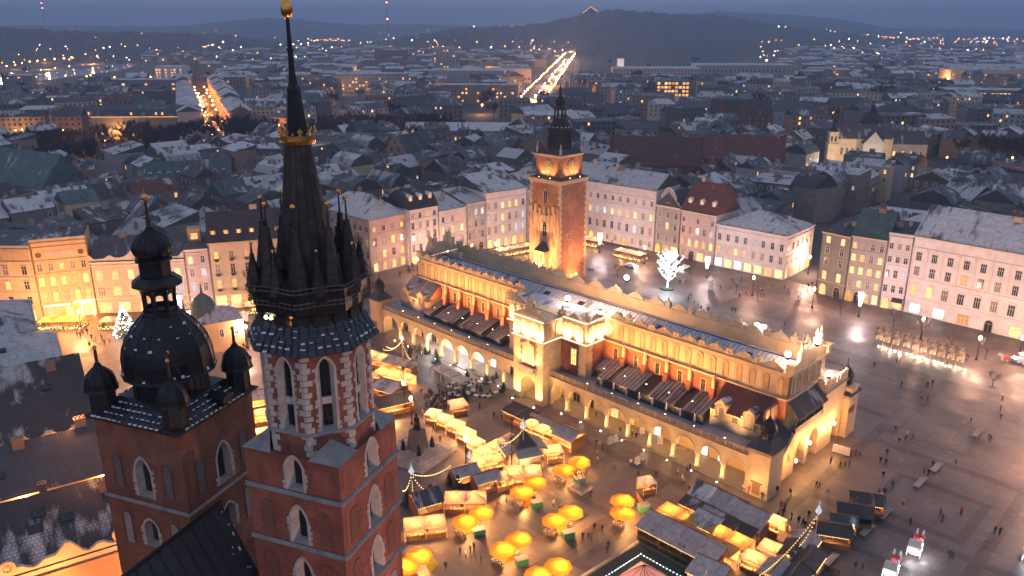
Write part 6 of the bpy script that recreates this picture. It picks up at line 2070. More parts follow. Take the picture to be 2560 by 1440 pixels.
sheet('river', [gp(-120, 217), gp(-120, 190), gp(0, 193), gp(150, 178), gp(260, 166), gp(330, 158), gp(345, 162), gp(300, 176), gp(180, 192), gp(60, 208)][::-1], .02, 'river_water')
sheet('meadow', [gp(1462, 205), gp(1480, 150), gp(1470, 118), gp(1900, 126), gp(1960, 145), gp(1720, 165), gp(1600, 200)][::-1], .01, 'meadow_grass')
def road(name, pts, w, z, m='asphalt'):
 mb = MB()
 for (ax, ay), (bx_, by_) in zip(pts, pts[1:]):
  d = Vector((bx_ - ax, by_ - ay, 0)).normalized(); q = Vector((-d.y, d.x, 0)) * w / 2
  a, b = Vector((ax, ay, z)), Vector((bx_, by_, z))
  mb.quad(tuple(a - q), tuple(b - q), tuple(b + q), tuple(a + q))
 return tag(part(name, mb, M[m]), kind='structure')
AV = [(12, 745), (57, 1232), (120, 1830), (216, 2806)]
ST = [(-200, 560), (-213, 582), (-290, 770), (-374, 981)]
RV = [gp(-60, 200), gp(0, 188), gp(120, 173), gp(230, 160), gp(300, 155)]
road('avenue', AV, 26, .03)
road('shopping_street', ST, 15, .03)
road('river_road', RV, 16, .05)
road('avenue_footpath', [(96, 1240), (150, 1900), (222, 2700)], 10, .03, 'paving_pale')
# ------------------------------------------------------------ the old town and the city beyond
def inside(poly, x, y):
 c = False
 j = len(poly) - 1
 for i in range(len(poly)):
  (xi, yi), (xj, yj) = poly[i], poly[j]
  if (yi > y) != (yj > y) and x < (xj - xi) * (y - yi) / (yj - yi) + xi:
   c = not c
  j = i
 return c
def near_foot(x, y, r):
 for ax, ay, an, L, D in FOOT:
  dx, dy = x - ax, y - ay
  u, v = dx * math.cos(an) + dy * math.sin(an), -dx * math.sin(an) + dy * math.cos(an)
  if -r < u < L + r and -r < v < D + r:
   return True
 return False
def seg_d(x, y, pts):
 best = 1e9
 for (ax, ay), (bx_, by_) in zip(pts, pts[1:]):
  dx, dy = bx_ - ax, by_ - ay
  t = max(0, min(1, ((x - ax) * dx + (y - ay) * dy) / (dx * dx + dy * dy)))
  best = min(best, math.hypot(x - ax - t * dx, y - ay - t * dy))
 return best
KEEP = []
def proj(X, Y, Z):
 z = Z - H
 f = Y * _c - z * _s; u = Y * _s + z * _c
 return 1280 + X * FPX / f, 720 - u * FPX / f
SPOTS = [(-40, 'at the far left edge'), (150, 'left of the onion cupola'), (300, 'behind the onion cupola'), (470, 'right of the onion cupola'), (620, 'left of the needle spire'), (740, 'behind the needle spire'), (880, 'right of the needle spire'), (1020, 'behind the hipped corner house'), (1150, 'behind the long balcony house'), (1300, 'left of the clock tower'), (1420, 'behind the clock tower'), (1540, 'right of the clock tower'), (1680, 'above the broad white palace'), (1800, 'above the steep red dormer roof'), (1930, 'above the white corner house'), (2080, 'near the white baroque church'), (2220, 'below the dark church dome'), (2350, 'right of the dark church dome'), (2470, 'above the long white palace'), (2600, 'at the far right edge')]
def spot(px):
 return min(SPOTS, key=lambda s: abs(s[0] - px))[1]
NUM = ['no', 'one', 'two', 'three', 'four', 'five', 'six', 'seven', 'eight', 'nine', 'ten']
RN = {'tin_snow': 'snowy tin', 'tin_clear': 'bare tin', 'tin_dark': 'dark metal', 'tile_red': 'red tiled', 'tile_brown': 'brown tiled', 'tile_snow': 'snow speckled tile', 'copper_green': 'green copper', 'slate_roof': 'black slate'}
KN = {'gable': 'gabled', 'gable_y': 'gable-fronted', 'hip': 'hipped', 'shed': 'lean-to', 'mansard': 'mansard', 'flat': 'flat-roofed'}
used = {}
def city_house(cx, cy, ang, L, D, h, kind, rise, wall, rm, far, name, wins=4, lit=.15, ch_n=2):
 t = thing(name, None, 'house', (cx, cy, 0), ang, 'houses of the old town' if far == 0 else 'houses of the city beyond the park')
 mb = MB(); mb.box(-L / 2, L / 2, -D / 2, D / 2, 0, h)
 part('wall', mb, M[wall], t)
 v, f = roof_faces(L, D, h + .03, kind, rise)
 mb = MB(); mb.add([(x - L / 2, y - D / 2, z) for x, y, z in v], f)
 part('roof', mb, M[rm], t)
 for k in range(ch_n):
  x, y = rnd.uniform(.08, .92) * L, rnd.uniform(.25, .75) * D
  chimney(t, x - L / 2, y - D / 2, roof_z(L, D, h, kind, rise, x, y), rnd.choice([.9, 1.5, 2.1]), .7, rnd.choice([1.0, 1.5, 2.0]), rnd.choice(['plaster_rust', 'plaster_drab', 'plaster_grey']))
 nl_ = 0
 if far == 0:
  for k in range(rnd.choice([0, 0, 1, 2, 3]) if kind != 'flat' else 1):
   x, y = rnd.uniform(.15, .85) * L, rnd.uniform(.12, .4) * D
   p = math.atan((roof_z(L, D, h, kind, rise, x, y + .2) - roof_z(L, D, h, kind, rise, x, y)) / .2) if kind in ('gable', 'hip', 'shed') else 0
   if kind in ('gable', 'shed'):
    o = link('skylight', skm, t, (x - L / 2, y - D / 2, roof_z(L, D, h, kind, rise, x, y) + .05)); o.rotation_euler = (p, 0, 0)
  if rnd.random() < .35 and kind in ('gable', 'mansard'):
   x = L * rnd.uniform(.3, .7)
   z = roof_z(L, D, h, kind, rise, x, D * .2)
   mb = MB(); mb.box(-1.3, 1.3, -.2, D * .3, -.5, 1.5);
   d = part('roof_dormer', mb, M[wall], t, (x - L / 2, -D / 2 + D * .2, z - .3))
   mb = MB(); mb.add([(-1.6, -.5, 1.5), (1.6, -.5, 1.5), (1.6, D * .32, 1.9), (-1.6, D * .32, 1.9)], [(0, 1, 2, 3)]); part('dormer_roof', mb, M['tin_snow'], d)
   if rnd.random() < .3:
    window(d, 0, -.2, .1, 1.6, 1.0, 'pane_warm')
  nx = max(2, int(L / 3.4))
  for r in range(2):
   z = h - 3.1 - r * 3.6
   for k in range(nx):
    if z < 3 or rnd.random() < .25: continue
    q = rnd.random()
    c = 'pane_warm' if q < lit * .5 else ('pane_gold' if q < lit * .8 else ('pane_cool' if q < lit else 'glass_dark'))
    nl_ += q < lit
    window(t, (k + .5) * L / nx - L / 2, -D / 2, z, 1.1, 1.8, c, 0, 0, 'trim_white')
 else:
  mb = MB(); n = 0
  nx = max(3, int(L / 3.6))
  for r in range(int((h - 3) / 3.5)):
   z = h - 2.7 - r * 3.5
   for k in range(nx):
    x = (k + .5) * L / nx - L / 2
    if rnd.random() < lit:
     nl_ += 1
     kk = ('farwin', rnd.choice(['pane_warm', 'pane_warm', 'pane_gold', 'pane_cool']))
     if kk not in _wm:
      q = MB(); q.box(-.65, .65, -.05, .02, 0, 1.7); _wm[kk] = q.mesh('window', M[kk[1]])
     link('window', _wm[kk], t, (x, -D / 2, z))
    else:
     mb.box(x - .6, x + .6, -D / 2 - .04, -D / 2 + .02, z, z + 1.7); n += 1
  if n:
   tag(part('dark_window_rows', mb, M['glass_dark'], t), kind='stuff')
 px, py = proj(cx, cy, h)
 row = int((cy - 240) / 34) if far == 0 else int((cy - 470) / 62)
 rows = ['first', 'second', 'third', 'fourth', 'fifth', 'sixth', 'seventh', 'eighth', 'ninth', 'tenth', 'eleventh', 'twelfth', 'thirteenth']
 lw = ('%s lit window%s' % (NUM[min(nl_, 10)], '' if nl_ == 1 else 's')) if nl_ else 'unlit'
 lab = '%s %s house, %s, %s %s' % (RN[rm], KN[kind], lw, rows[max(0, min(row, 12))] + ' row', spot(px)) if far == 0 else '%s %s block, %s, %s %s' % (RN[rm], KN[kind], lw, rows[max(0, min(row, 12))] + ' row', spot(px))
 lab = (lab[0].upper() + lab[1:]).replace('snow speckled tile', 'speckled tile').replace(' lit windows', ' lit')
 if lab in used:
  lab2 = lab.replace(' house', ' house, %s chimney%s' % (NUM[ch_n], '' if ch_n == 1 else 's')).replace(' block', ' block, %s chimney%s' % (NUM[ch_n], '' if ch_n == 1 else 's'))
  lab = lab2 if len(lab2.split()) < 17 else lab
 used[lab] = 1
 t['label'] = lab
 return t
# --- named buildings first
def big(name, label, cat, px, py, z, L, D, h, ang, kind, rise, wall, rm, rows=(), trim='trim_white', group=None, chims=0):
 """a building whose roof edge or foot at level z shows at px, py (middle of its near side)"""
 x, y = gp(px, py, z)
 t = thing(name, label, cat, (x, y, 0), ang, group)
 mb = MB(); mb.box(-L / 2, L / 2, 0, D, 0, h)
 part('wall', mb, M[wall], t)
 v, f = roof_faces(L, D, h + .03, kind, rise)
 mb = MB(); mb.add([(a - L / 2, b, c) for a, b, c in v], f)
 part('roof', mb, M[rm], t)
 for (zz, w_, hh, n, pat) in rows:
  for k in range(n):
   c = pat[k % len(pat)]
   if c != ' ':
    window(t, (k + .5) * L / n - L / 2, 0, zz, w_, hh, PK[c], 0, 0, trim)
 for k in range(chims):
  a, b = rnd.uniform(.1, .9) * L, D * rnd.uniform(.4, .6)
  chimney(t, a - L / 2, b, roof_z(L, D, h, kind, rise, a, b), 1.2, .7, 1.8)
 FOOT.append((x - L / 2 * math.cos(ang), y - L / 2 * math.sin(ang), ang, L, D))
 return t
def stepped(t, x, D, h, rise, n=6, side=0):
 for k in range(n):
  for s in (0, 1):
   a = k / n * D / 2
   y0, y1 = (a, a + D / 2 / n) if s == 0 else (D - a - D / 2 / n, D - a)
   mb = MB(); mb.box(x - .35, x + .35, y0 + .01, y1 - .01, h - 1, h + rise * (k + 1) / n + .8)
   part('gable_step', mb, M['brick_church'], t)
DR = PI / 4
t = big('brick_church', 'large brick church with long dark red roof and stepped gables behind the square', 'church', 1640, 415, 14, 46, 20, 14, R(-8), 'gable', 13, 'brick_church_old', 'tile_red', [(4, 1.2, 6, 8, 'd')]); stepped(t, -22.6, 20, 14, 13); stepped(t, 22.6, 20, 14, 13)
t = big('brick_chapel', 'brick church choir with red roof and pale stepped gable left of the white church', 'church', 1860, 405, 12, 40, 18, 13, R(-14), 'gable', 12, 'brick_church_old', 'tile_red', [(4, 1.2, 5, 7, 'd')]); stepped(t, 19.8, 18, 13, 12)
t = big('cloister_wing', 'low brick cloister wing with red roof between two brick churches', 'church', 1740, 385, 10, 36, 12, 11, R(12), 'gable', 8, 'brick_church_old', 'tile_red')
t = big('college_hall', 'dark brick neo gothic college with gabled front and a few lit windows', 'college', 1855, 330, 6, 42, 20, 18, R(-3), 'gable', 10, 'brick_church_old', 'tile_brown', [(3, 1.4, 3, 9, 'wdddddmwd'), (8.5, 1.6, 4.2, 9, 'gdddddddm'), (14.5, 1.2, 2.4, 9, 'd')], 'trim_warm')
for xx in (-16, 0, 16):
 mb = MB(); mb.plate([(xx - 4, 17), (xx + 4, 17), (xx + 4, 20), (xx, 27), (xx - 4, 20)], -.5, .6); part('front_gable', mb, M['brick_church_old'], t)
# white baroque church
wc = thing('baroque_church', 'pale baroque church with a lit bell turret, black roof and large dark dome', 'church', (205, 462, 0), R(-6))
FOOT.append((170, 424, R(-6), 84, 64))
mb = MB(); mb.box(-18, 14, 0, 15, 0, 17); part('nave_wall', mb, M['plaster_cream'], wc)
mb = MB(); v, f = roof_faces(32, 15, 17.05, 'gable', 8); mb.add([(a - 18, b, c) for a, b, c in v], f); part('nave_roof', mb, M['tile_snow'], wc)
mb = MB(); mb.box(-4, 7, -6, 21, 0, 15); part('transept_wall', mb, M['plaster_grey'], wc)
mb = MB(); v, f = roof_faces(11, 27, 15.05, 'gable_y', 6.5); mb.add([(a - 4, b - 6, c) for a, b, c in v], f); part('transept_roof', mb, M['slate_roof'], wc)
mb = MB(); mb.plate([(-4.4, 15), (7.4, 15), (1.5, 21.9)], -6.5, -5.9); part('pediment', mb, M['plaster_grey'], wc)
mb = MB(); mb.box(8, 34, 2, 14, 0, 14); part('choir_wall', mb, M['plaster_grey'], wc)
mb = MB(); v, f = roof_faces(26, 12, 14.05, 'gable', 7); mb.add([(a + 8, b + 2, c) for a, b, c in v], f); part('choir_roof', mb, M['slate_roof'], wc)
mb = MB(); mb.plate([(2, 14), (14, 14), (8, 21.4)], 0, .5); o = part('choir_gable', mb, M['plaster_pinkish'], wc, (34.1, 0, 0), PI / 2)
for sx in (-1,):
 mb = MB(); mb.box(-22.4, -17.0, -2.5, 3, 0, 14); mb.box(-22.8, -16.6, -2.9, 3.4, 14, 14.6); mb.box(-22.0, -17.4, -2.1, 2.6, 14.6, 20.5); mb.box(-22.5, -16.9, -2.6, 3.1, 20.5, 21.1); part('bell_turret', mb, M['plaster_cream'], wc)
 mb = MB(); mb.lathe([(2.6, 21.1), (2.2, 22.4), (1.2, 23.6), (1.0, 24), (1.0, 26.2), (1.4, 26.5), (.9, 27.6), (.3, 28.4), (.08, 31)], 8, -19.7, .25); part('turret_helmet', mb, M['copper_dark'], wc)
 for (x, y, rz) in ((-20.8, -2.1, 0), (-18.6, -2.1, 0), (-17.4, 0, PI / 2)):
  mb = MB(); pl_ = [(-.55, 0)] + arch_pts(0, .55, 2.6, .55, 4, False) + [(.55, 0)]; mb.add([(a, -.03, b) for a, b in pl_], [tuple(range(len(pl_)))]); part('bell_opening', mb, M['louver_dark'], wc, (x, y, 15.6), rz)
for k in range(4):
 window(wc, -14 + k * 3, 0, 8, 1.3, 4, 'glass_dark')
for k in range(5):
 window(wc, 11 + k * 5, 2, 7, 1.3, 3, 'pane_warm' if k in (1, 2, 3) else 'glass_dark')
window(wc, 1.5, -6, 6, 1.6, 3.4, 'pane_gold')
mb = MB(); mb.lathe([(6.6, 12), (6.6, 22), (7.0, 22.2), (7.0, 22.8)], 16, 5, 14); part('dome_drum', mb, M['plaster_drab'], wc)
pr = [(6.9, 22.8), (6.8, 24), (6.3, 26.3), (5.2, 28.4), (3.6, 30), (1.8, 30.9), (1.2, 31.2)]
mb = MB(); mb.M = Matrix.Translation((5, 14, 0)); mb.lathe(pr, 16); seams(mb, pr, 16, .12); smooth(part('dome', mb, M['copper_dark'], wc))
mb = MB(); mb.lathe([(1.2, 31), (1.1, 33.4), (1.5, 33.6), (.9, 34.8), (.2, 35.5), (.06, 38)], 8, 5, 14); part('dome_lantern', mb, M['copper_dark'], wc)
lamp('POINT', (180, 440, 7), 8000, (1, .72, .48), .5, name='church_light'); lamp('POINT', (205, 440, 9), 5000, (1, .75, .55), .5, name='church_light')
big('friary_church', 'broad friary church with a pale green roof on the left edge', 'church', 20, 455, 16, 46, 22, 15, R(-28), 'gable', 13, 'plaster_drab', 'copper_green', [(5, 1.4, 6, 6, 'd')])
t = big('gothic_church', 'gothic church with a pale stone gable front and dark steep roof', 'church', 990, 392, 12, 16, 34, 12, R(-24), 'gable_y', 11, 'plaster_rust', 'slate_roof', [(5, 1.2, 4, 2, 'd')])
mb = MB(); mb.plate([(-8.2, 12), (8.2, 12), (0, 25)], -.6, .0); part('gable_wall', mb, M['plaster_rust'], t)
for x, z in ((-2, 15), (2, 15), (0, 19)):
 mb = MB(); mb.box(x - .4, x + .4, -.66, -.6, z, z + 2); part('gable_opening', mb, M['louver_dark'], t)
t = big('green_roofed_house', 'long house with a pale green metal roof and a row of white dormers', 'house', 470, 440, 13, 38, 16, 13, R(20), 'gable', 6, 'plaster_drab', 'copper_green', [(8, 1.2, 2, 9, 'dgddd')], chims=2)
for k in range(9):
 mb = MB(); mb.box(-.7, .7, -.1, 2.6, 0, 1.6); o = part('dormer', mb, M['trim_white'], t, (-16 + k * 4, 1.2, 13.6)); mb = MB(); mb.box(-.4, .4, -.14, -.1, .3, 1.3); part('pane', mb, M['glass_dark'], o)
t = big('dormered_house', 'dark roofed house with four white pedimented dormers beside the green roof', 'house', 730, 412, 11, 40, 15, 11, R(-6), 'gable', 7, 'plaster_drab', 'slate_roof', [(6, 1.2, 2, 9, 'd')])
for k in range(4):
 mb = MB(); mb.box(-1.2, 1.2, -.1, 2.6, 0, 1.8); mb.plate([(-1.5, 1.8), (1.5, 1.8), (0, 2.8)], -.4, 2.6); part('dormer', mb, M['trim_white'], t, (-15 + k * 9, 1.4, 12.0))
t = big('park_hotel', 'long dark hotel above the park with a bright strip of light under its roof', 'hotel', 350, 330, 6, 66, 26, 17, R(2), 'mansard', 7, 'plaster_drab', 'tin_dark', [(3, 1.3, 2.2, 15, 'gwdmgdwdgdgdmwd'), (7, 1.3, 2.2, 15, 'dgdwdgmdgdddwmd'), (18.2, 1.4, 1.6, 15, '      w d ww   ')])
mb = MB(); mb.box(-33, 33, -.6, -.3, 16.6, 16.85); part('light_strip', mb, M['pane_warm'], t)
mb = MB(); mb.box(33.2, 33.5, 0, 26, 16.6, 16.9); part('light_strip', mb, M['strip_warm'], t)
for k in range(6):
 window(t, 33, 2.2 + k * 4.3, 5, 1.4, 3, 'pane_gold', 0, PI / 2); window(t, 33, 2.2 + k * 4.3, 11, 1.4, 2.6, 'pane_dim', 0, PI / 2)
t = big('domed_bank', 'orange lit corner bank with a rounded red dome above the park trees', 'bank', 610, 335, 5, 34, 22, 13, R(-4), 'hip', 5, 'plaster_cream', 'tile_red', [(4, 1.4, 2.6, 9, 'gdwdgdmdd'), (8.6, 1.4, 2.4, 9, 'mdddgdddm')])
mb = MB(); mb.lathe([(7, 13), (7, 16), (7.2, 16.2), (6.6, 18.6), (5, 21), (2.6, 22.6), (.6, 23.3), (.1, 26)], 16, -4, 9); part('dome', mb, M['tile_red'], t)
mb = MB(); mb.box(-14, 6, -.8, 0, 13, 15.2); part('bank_parapet', mb, M['plaster_cream'], t)
# orange street walls
for sgn, nm in ((-1, 'left'), (1, 'right')):
 for i in range(7):
  t0 = i / 7
  x = -213 + (-374 + 213) * t0; y = 582 + (981 - 582) * t0
  d = Vector((-161, 399, 0)).normalized(); q = Vector((d.y, -d.x, 0)) * sgn * 9.5
  ang = math.atan2(d.y, d.x)
  lab = '%s house on the %s side of the orange lit street' % (['first', 'second', 'third', 'fourth', 'fifth', 'sixth', 'seventh'][i], 'river' if sgn < 0 else 'hill')
  t = thing('street_house', 'Tall ' + lab, 'house', (x + q.x, y + q.y, 0), ang, 'houses along the orange street')
  hh = rnd.uniform(17, 21)
  y0, y1 = (0, 16) if sgn < 0 else (-16, 0)
  mb = MB(); mb.box(0.2, 59, y0, y1, 0, hh); part('wall', mb, M['plaster_pinkish'], t)
  v, f = roof_faces(59, 16, hh + .03, 'gable', 4); mb = MB(); mb.add([(a, b + y0, c) for a, b, c in v], f); part('roof', mb, M['tin_snow'], t)
  for r in range(4):
   for k in range(14):
    kk = ('farwin', rnd.choice(['glass_dark', 'glass_dark', 'pane_gold']))
    if kk not in _wm:
     w_ = MB(); w_.box(-.65, .65, -.05, .02, 0, 1.7); _wm[kk] = w_.mesh('window', M[kk[1]])
    link('window', _wm[kk], t, (2 + k * 4.1, 0, 3 + r * 3.8), 0 if sgn < 0 else PI)
  FOOT.append((x + q.x, y + q.y + (0 if sgn < 0 else 0), ang, 59, 16) if sgn < 0 else (x + q.x + 16 * math.sin(ang), y + q.y - 16 * math.cos(ang), ang, 59, 16))
for i in range(9):
 t0 = i / 8.5
 lamp('POINT', (-213 - 161 * t0, 582 + 399 * t0, 8), 6500 + 4500 * t0, (1, .30, .05), .5, name='street_light')
for (px, py, w_) in ((455, 345, 9000), (560, 345, 9000), (300, 352, 5000), (210, 400, 3500), (1060, 350, 4000), (880, 372, 2500), (1040, 388, 2500), (2420, 442, 5000), (2350, 215, 20000), (2540, 205, 40000), (2440, 270, 30000), (1680, 262, 9000), (975, 152, 60000), (890, 270, 6000), (420, 190, 30000), (1200, 185, 30000), (1860, 175, 30000), (1620, 190, 30000)):
 x, y = gp(px, py); lamp('POINT', (x, y - 4, 6), w_ * 1.3, (1, .42, .11), .6, name='street_light')
# modern and institutional blocks further out
big('lit_office', 'brightly lit modern block with rows of glowing windows right of the clock tower spire', 'office', 1680, 262, 2, 32, 18, 26, R(-6), 'flat', .5, 'plaster_drab', 'tin_clear', [(3 + 3.8 * r, 2.6, 2.2, 9, ['ggwgdgwgg', 'gdwgggdwg'][r % 2]) for r in range(6)])
big('museum', 'wide pale museum block with blank walls near the avenue', 'museum', 1165, 212, 4, 100, 50, 22, R(-4), 'flat', .6, 'plaster_grey', 'tin_snow', [(4, 4, 3, 18, 'ddmdddd')])
big('museum_wing', 'pale museum wing beside the bright avenue', 'museum', 1275, 200, 4, 60, 36, 19, R(-2), 'flat', .6, 'plaster_pinkish', 'tin_snow', [(4, 4, 3, 10, 'd')])
big('tower_block', 'tall flat roofed apartment tower with scattered lit windows', 'apartment block', 1112, 195, 0, 34, 20, 46, R(3), 'flat', .4, 'plaster_grey', 'tin_snow', [(4 + 4 * r, 2.2, 1.8, 7, rnd.choice(['ddwdddd', 'dddgwdd', 'wdddddd', 'ddddddw'])) for r in range(10)])
big('university_block', 'long university block with rows of pilasters below the dark meadow', 'college', 1640, 212, 0, 120, 40, 22, R(-3), 'flat', .6, 'plaster_pinkish', 'tin_snow', [(4 + 4.6 * r, 2.2, 2.6, 26, 'd') for r in range(4)])
big('university_library', 'long library with a row of glowing ground floor windows', 'library', 1860, 206, 0, 140, 44, 24, R(-3), 'flat', .6, 'plaster_grey', 'tin_snow', [(2, 3, 3.2, 24, 'ddggggggwwgggwgwwgdddddd'), (8, 2.4, 3, 24, 'd'), (14, 2.4, 4, 24, 'd'), (19.5, 2, 2, 24, 'd')])
big('obelisk_gate', 'lone floodlit slab tower standing at the meadow edge', 'monument', 1550, 198, 0, 10, 8, 30, 0, 'flat', .3, 'strip_glow', 'tin_snow') if 'strip_glow' in M else big('slab_tower', 'lone floodlit slab tower standing at the meadow edge', 'tower', 1550, 198, 0, 10, 8, 30, 0, 'flat', .3, 'plaster_white', 'tin_snow')
x, y = gp(1550, 200); lamp('POINT', (x - 4, y - 14, 4), 30000, (1, .8, .6), .5, name='slab_light')
big('orange_lit_hall', 'low hall with an orange floodlit roof far behind the needle spire', 'hall', 978, 160, 0, 70, 40, 12, R(5), 'gable', 16, 'plaster_rust', 'tile_red')
big('stadium_block', 'low white office with floodlit front near the river', 'office', 425, 205, 0, 40, 26, 22, R(-4), 'flat', .5, 'plaster_white', 'tin_snow', [(4 + 4 * r, 2.4, 2, 9, 'wgdwmgwdg') for r in range(4)])
big('barracks_block', 'long floodlit yellow block on the right edge', 'office', 2500, 218, 0, 130, 40, 22, R(-6), 'hip', 7, 'plaster_cream', 'tin_snow', [(4 + 5 * r, 1.8, 2.6, 22, 'gdwdgdd') for r in range(3)])
big('office_row', 'long low office with bright ribbon windows on the right', 'office', 2480, 272, 0, 90, 26, 18, R(-10), 'flat', .5, 'plaster_drab', 'tin_snow', [(8, 2.6, 2, 24, 'wgwwg'), (13, 2.6, 2, 24, 'gwwgdw'), (3, 2.6, 2, 24, 'dgd')])
big('riverside_hotel', 'long grey slab hotel with ribbon windows near the river', 'hotel', 330, 245, 0, 120, 22, 20, R(4), 'flat', .5, 'plaster_drab', 'tin_snow', [(4, 3, 2, 24, 'd'), (9, 3, 2, 24, 'dddwdddgd'), (14, 3, 2, 24, 'ddddgdddddw')])
big('flats_block', 'grey flats with balconies and scattered lit windows behind the needle spire', 'apartment block', 1200, 262, 0, 80, 18, 20, R(-3), 'flat', .5, 'plaster_drab', 'tin_snow', [(3 + 4 * r, 2, 1.9, 20, ['dgdddwdddgd', 'ddwdgddddddd', 'gddddwwdd', 'ddddddg'][r]) for r in range(4)])
big('hillside_flats', 'grey block of flats left of the clock tower spire', 'apartment block', 930, 230, 0, 90, 20, 22, R(4), 'flat', .5, 'plaster_grey', 'tin_snow', [(3 + 4 * r, 2, 1.9, 22, ['dggdddwdddgd', 'ggwdgddwwgdd', 'gddddwwdd', 'ddddddg', 'd'][r]) for r in range(5)])
big('dark_villa', 'dark hipped palace with tall lit windows beside the park', 'palace', 1050, 300, 4, 44, 24, 15, R(-8), 'hip', 8, 'plaster_rust', 'slate_roof', [(2.5, 1.6, 2.8, 10, 'gwdgdddddd'), (8, 1.6, 3, 10, 'gdwgdwwdgd')])
big('long_park_house', 'long low building with a snowy roof along the park trees', 'house', 1150, 350, 6, 74, 14, 12, R(-2), 'gable', 5, 'plaster_drab', 'tin_snow', [(6, 1.2, 2, 16, 'd')])
big('philharmonic', 'grey hipped hall with a row of lit upper windows', 'hall', 1990, 305, 8, 46, 26, 16, R(-5), 'hip', 7, 'plaster_grey', 'tin_dark', [(9, 1.5, 3, 11, 'ddddwwwwddd'), (3.5, 1.5, 2.4, 11, 'd')])
# --- field of old town houses
wallset = ['plaster_cream', 'plaster_shaded', 'plaster_grey', 'plaster_drab', 'plaster_drab', 'plaster_shaded', 'plaster_rust', 'plaster_shaded']
roofset = ['tin_snow'] * 9 + ['tin_clear'] * 5 + ['tin_dark'] * 3 + ['tile_snow'] * 4 + ['tile_brown', 'tile_red', 'slate_roof', 'copper_green']
PLANTY = [[(-330, 470), (-277, 500), (-223, 505), (-200, 540), (-150, 545), (-90, 545)], [(-277, 420), (-215, 470)], [(240, 470), (330, 450)], [(-90, 545), (-20, 560)], [(-120, 560), (-60, 600)]]
cells = []
ca, sa = math.cos(PI / 4 + .02), math.sin(PI / 4 + .02)
for i in range(-40, 60):
 for j in range(-10, 60):
  u, v = i * 17.0 + rnd.uniform(-1.5, 1.5), j * 15.0 + rnd.uniform(-1.5, 1.5)
  if i % 5 == 0 or j % 6 == 0:
   continue
  X, Y = u * ca + v * sa - 60, -u * sa + v * ca + 250
  if Y < 195 or Y > 545 or abs(X) > .70 * Y + 10:
   continue
  if inside(SQ, X, Y) or near_foot(X, Y, 8.5) or min(seg_d(X, Y, p) for p in PLANTY) < 31:
   continue
  if X < -90 and Y < 232 and X > -160: continue
  if seg_d(X, Y, [(104, 262), (175, 335)]) < 9 or seg_d(X, Y, [(-64, 250), (-100, 292)]) < 7:
   continue
  cells.append((Y, X))
cells.sort()
for Y, X in cells[:292]:
 ang = PI / 4 * rnd.choice([-1, 1, 1, -1]) + rnd.uniform(-.09, .09) + (0.1 if X > 60 else 0)
 if rnd.random() < .12: ang += rnd.choice([.4, -.4])
 kind = rnd.choice(['gable', 'gable', 'gable', 'hip', 'shed', 'shed', 'mansard', 'flat', 'gable_y'])
 L, D = rnd.uniform(13, 21), rnd.uniform(9.5, 15)
 city_house(X, Y, ang, L, D, rnd.uniform(11.5, 17.5), kind, {'gable': rnd.uniform(3, 6), 'hip': rnd.uniform(3, 5), 'shed': rnd.uniform(1.5, 4), 'mansard': 5, 'flat': .8, 'gable_y': rnd.uniform(3, 5)}[kind], rnd.choice(wallset), rnd.choice(roofset), 0, 'old_town_house', lit=.10, ch_n=rnd.choice([1, 2, 2, 3, 4]))
mids = []
for i in range(-60, 80):
 for j in range(0, 60):
  if i % 4 == 0 or j % 4 == 0: continue
  u, v = i * 31 + rnd.uniform(-5, 5), j * 25 + rnd.uniform(-4, 4)
  X, Y = u * math.cos(.12) - v * math.sin(.12), 480 + v * math.cos(.12) + u * math.sin(.12) * .4
  if Y < 500 or Y > 1120 or abs(X) > .68 * Y + 20: continue
  if near_foot(X, Y, 17) or min(seg_d(X, Y, p) for p in PLANTY) < 32 or seg_d(X, Y, AV) < 32 or seg_d(X, Y, ST) < 26: continue
  if any(abs(X - a) < 16 and abs(Y - b) < 16 for b, a in cells): continue
  if X < -480 and Y > 820: continue
  mids.append((Y, X))
mids.sort()
for Y, X in mids[:285]:
 kind = rnd.choice(['gable', 'gable', 'hip', 'flat', 'shed'])
 city_house(X, Y, .12 + rnd.uniform(-.15, .15) + rnd.choice([0, 0, 0, .6, -.5]), rnd.uniform(20, 36), rnd.uniform(11, 17), rnd.uniform(12, 20), kind, {'gable': rnd.uniform(3, 6), 'hip': rnd.uniform(3, 5), 'shed': rnd.uniform(1, 2), 'flat': .8}[kind], rnd.choice(wallset), rnd.choice(roofset + ['tin_clear'] * 6 + ['tin_dark'] * 6), 1, 'city_block', lit=.09, ch_n=rnd.choice([0, 1, 2]))
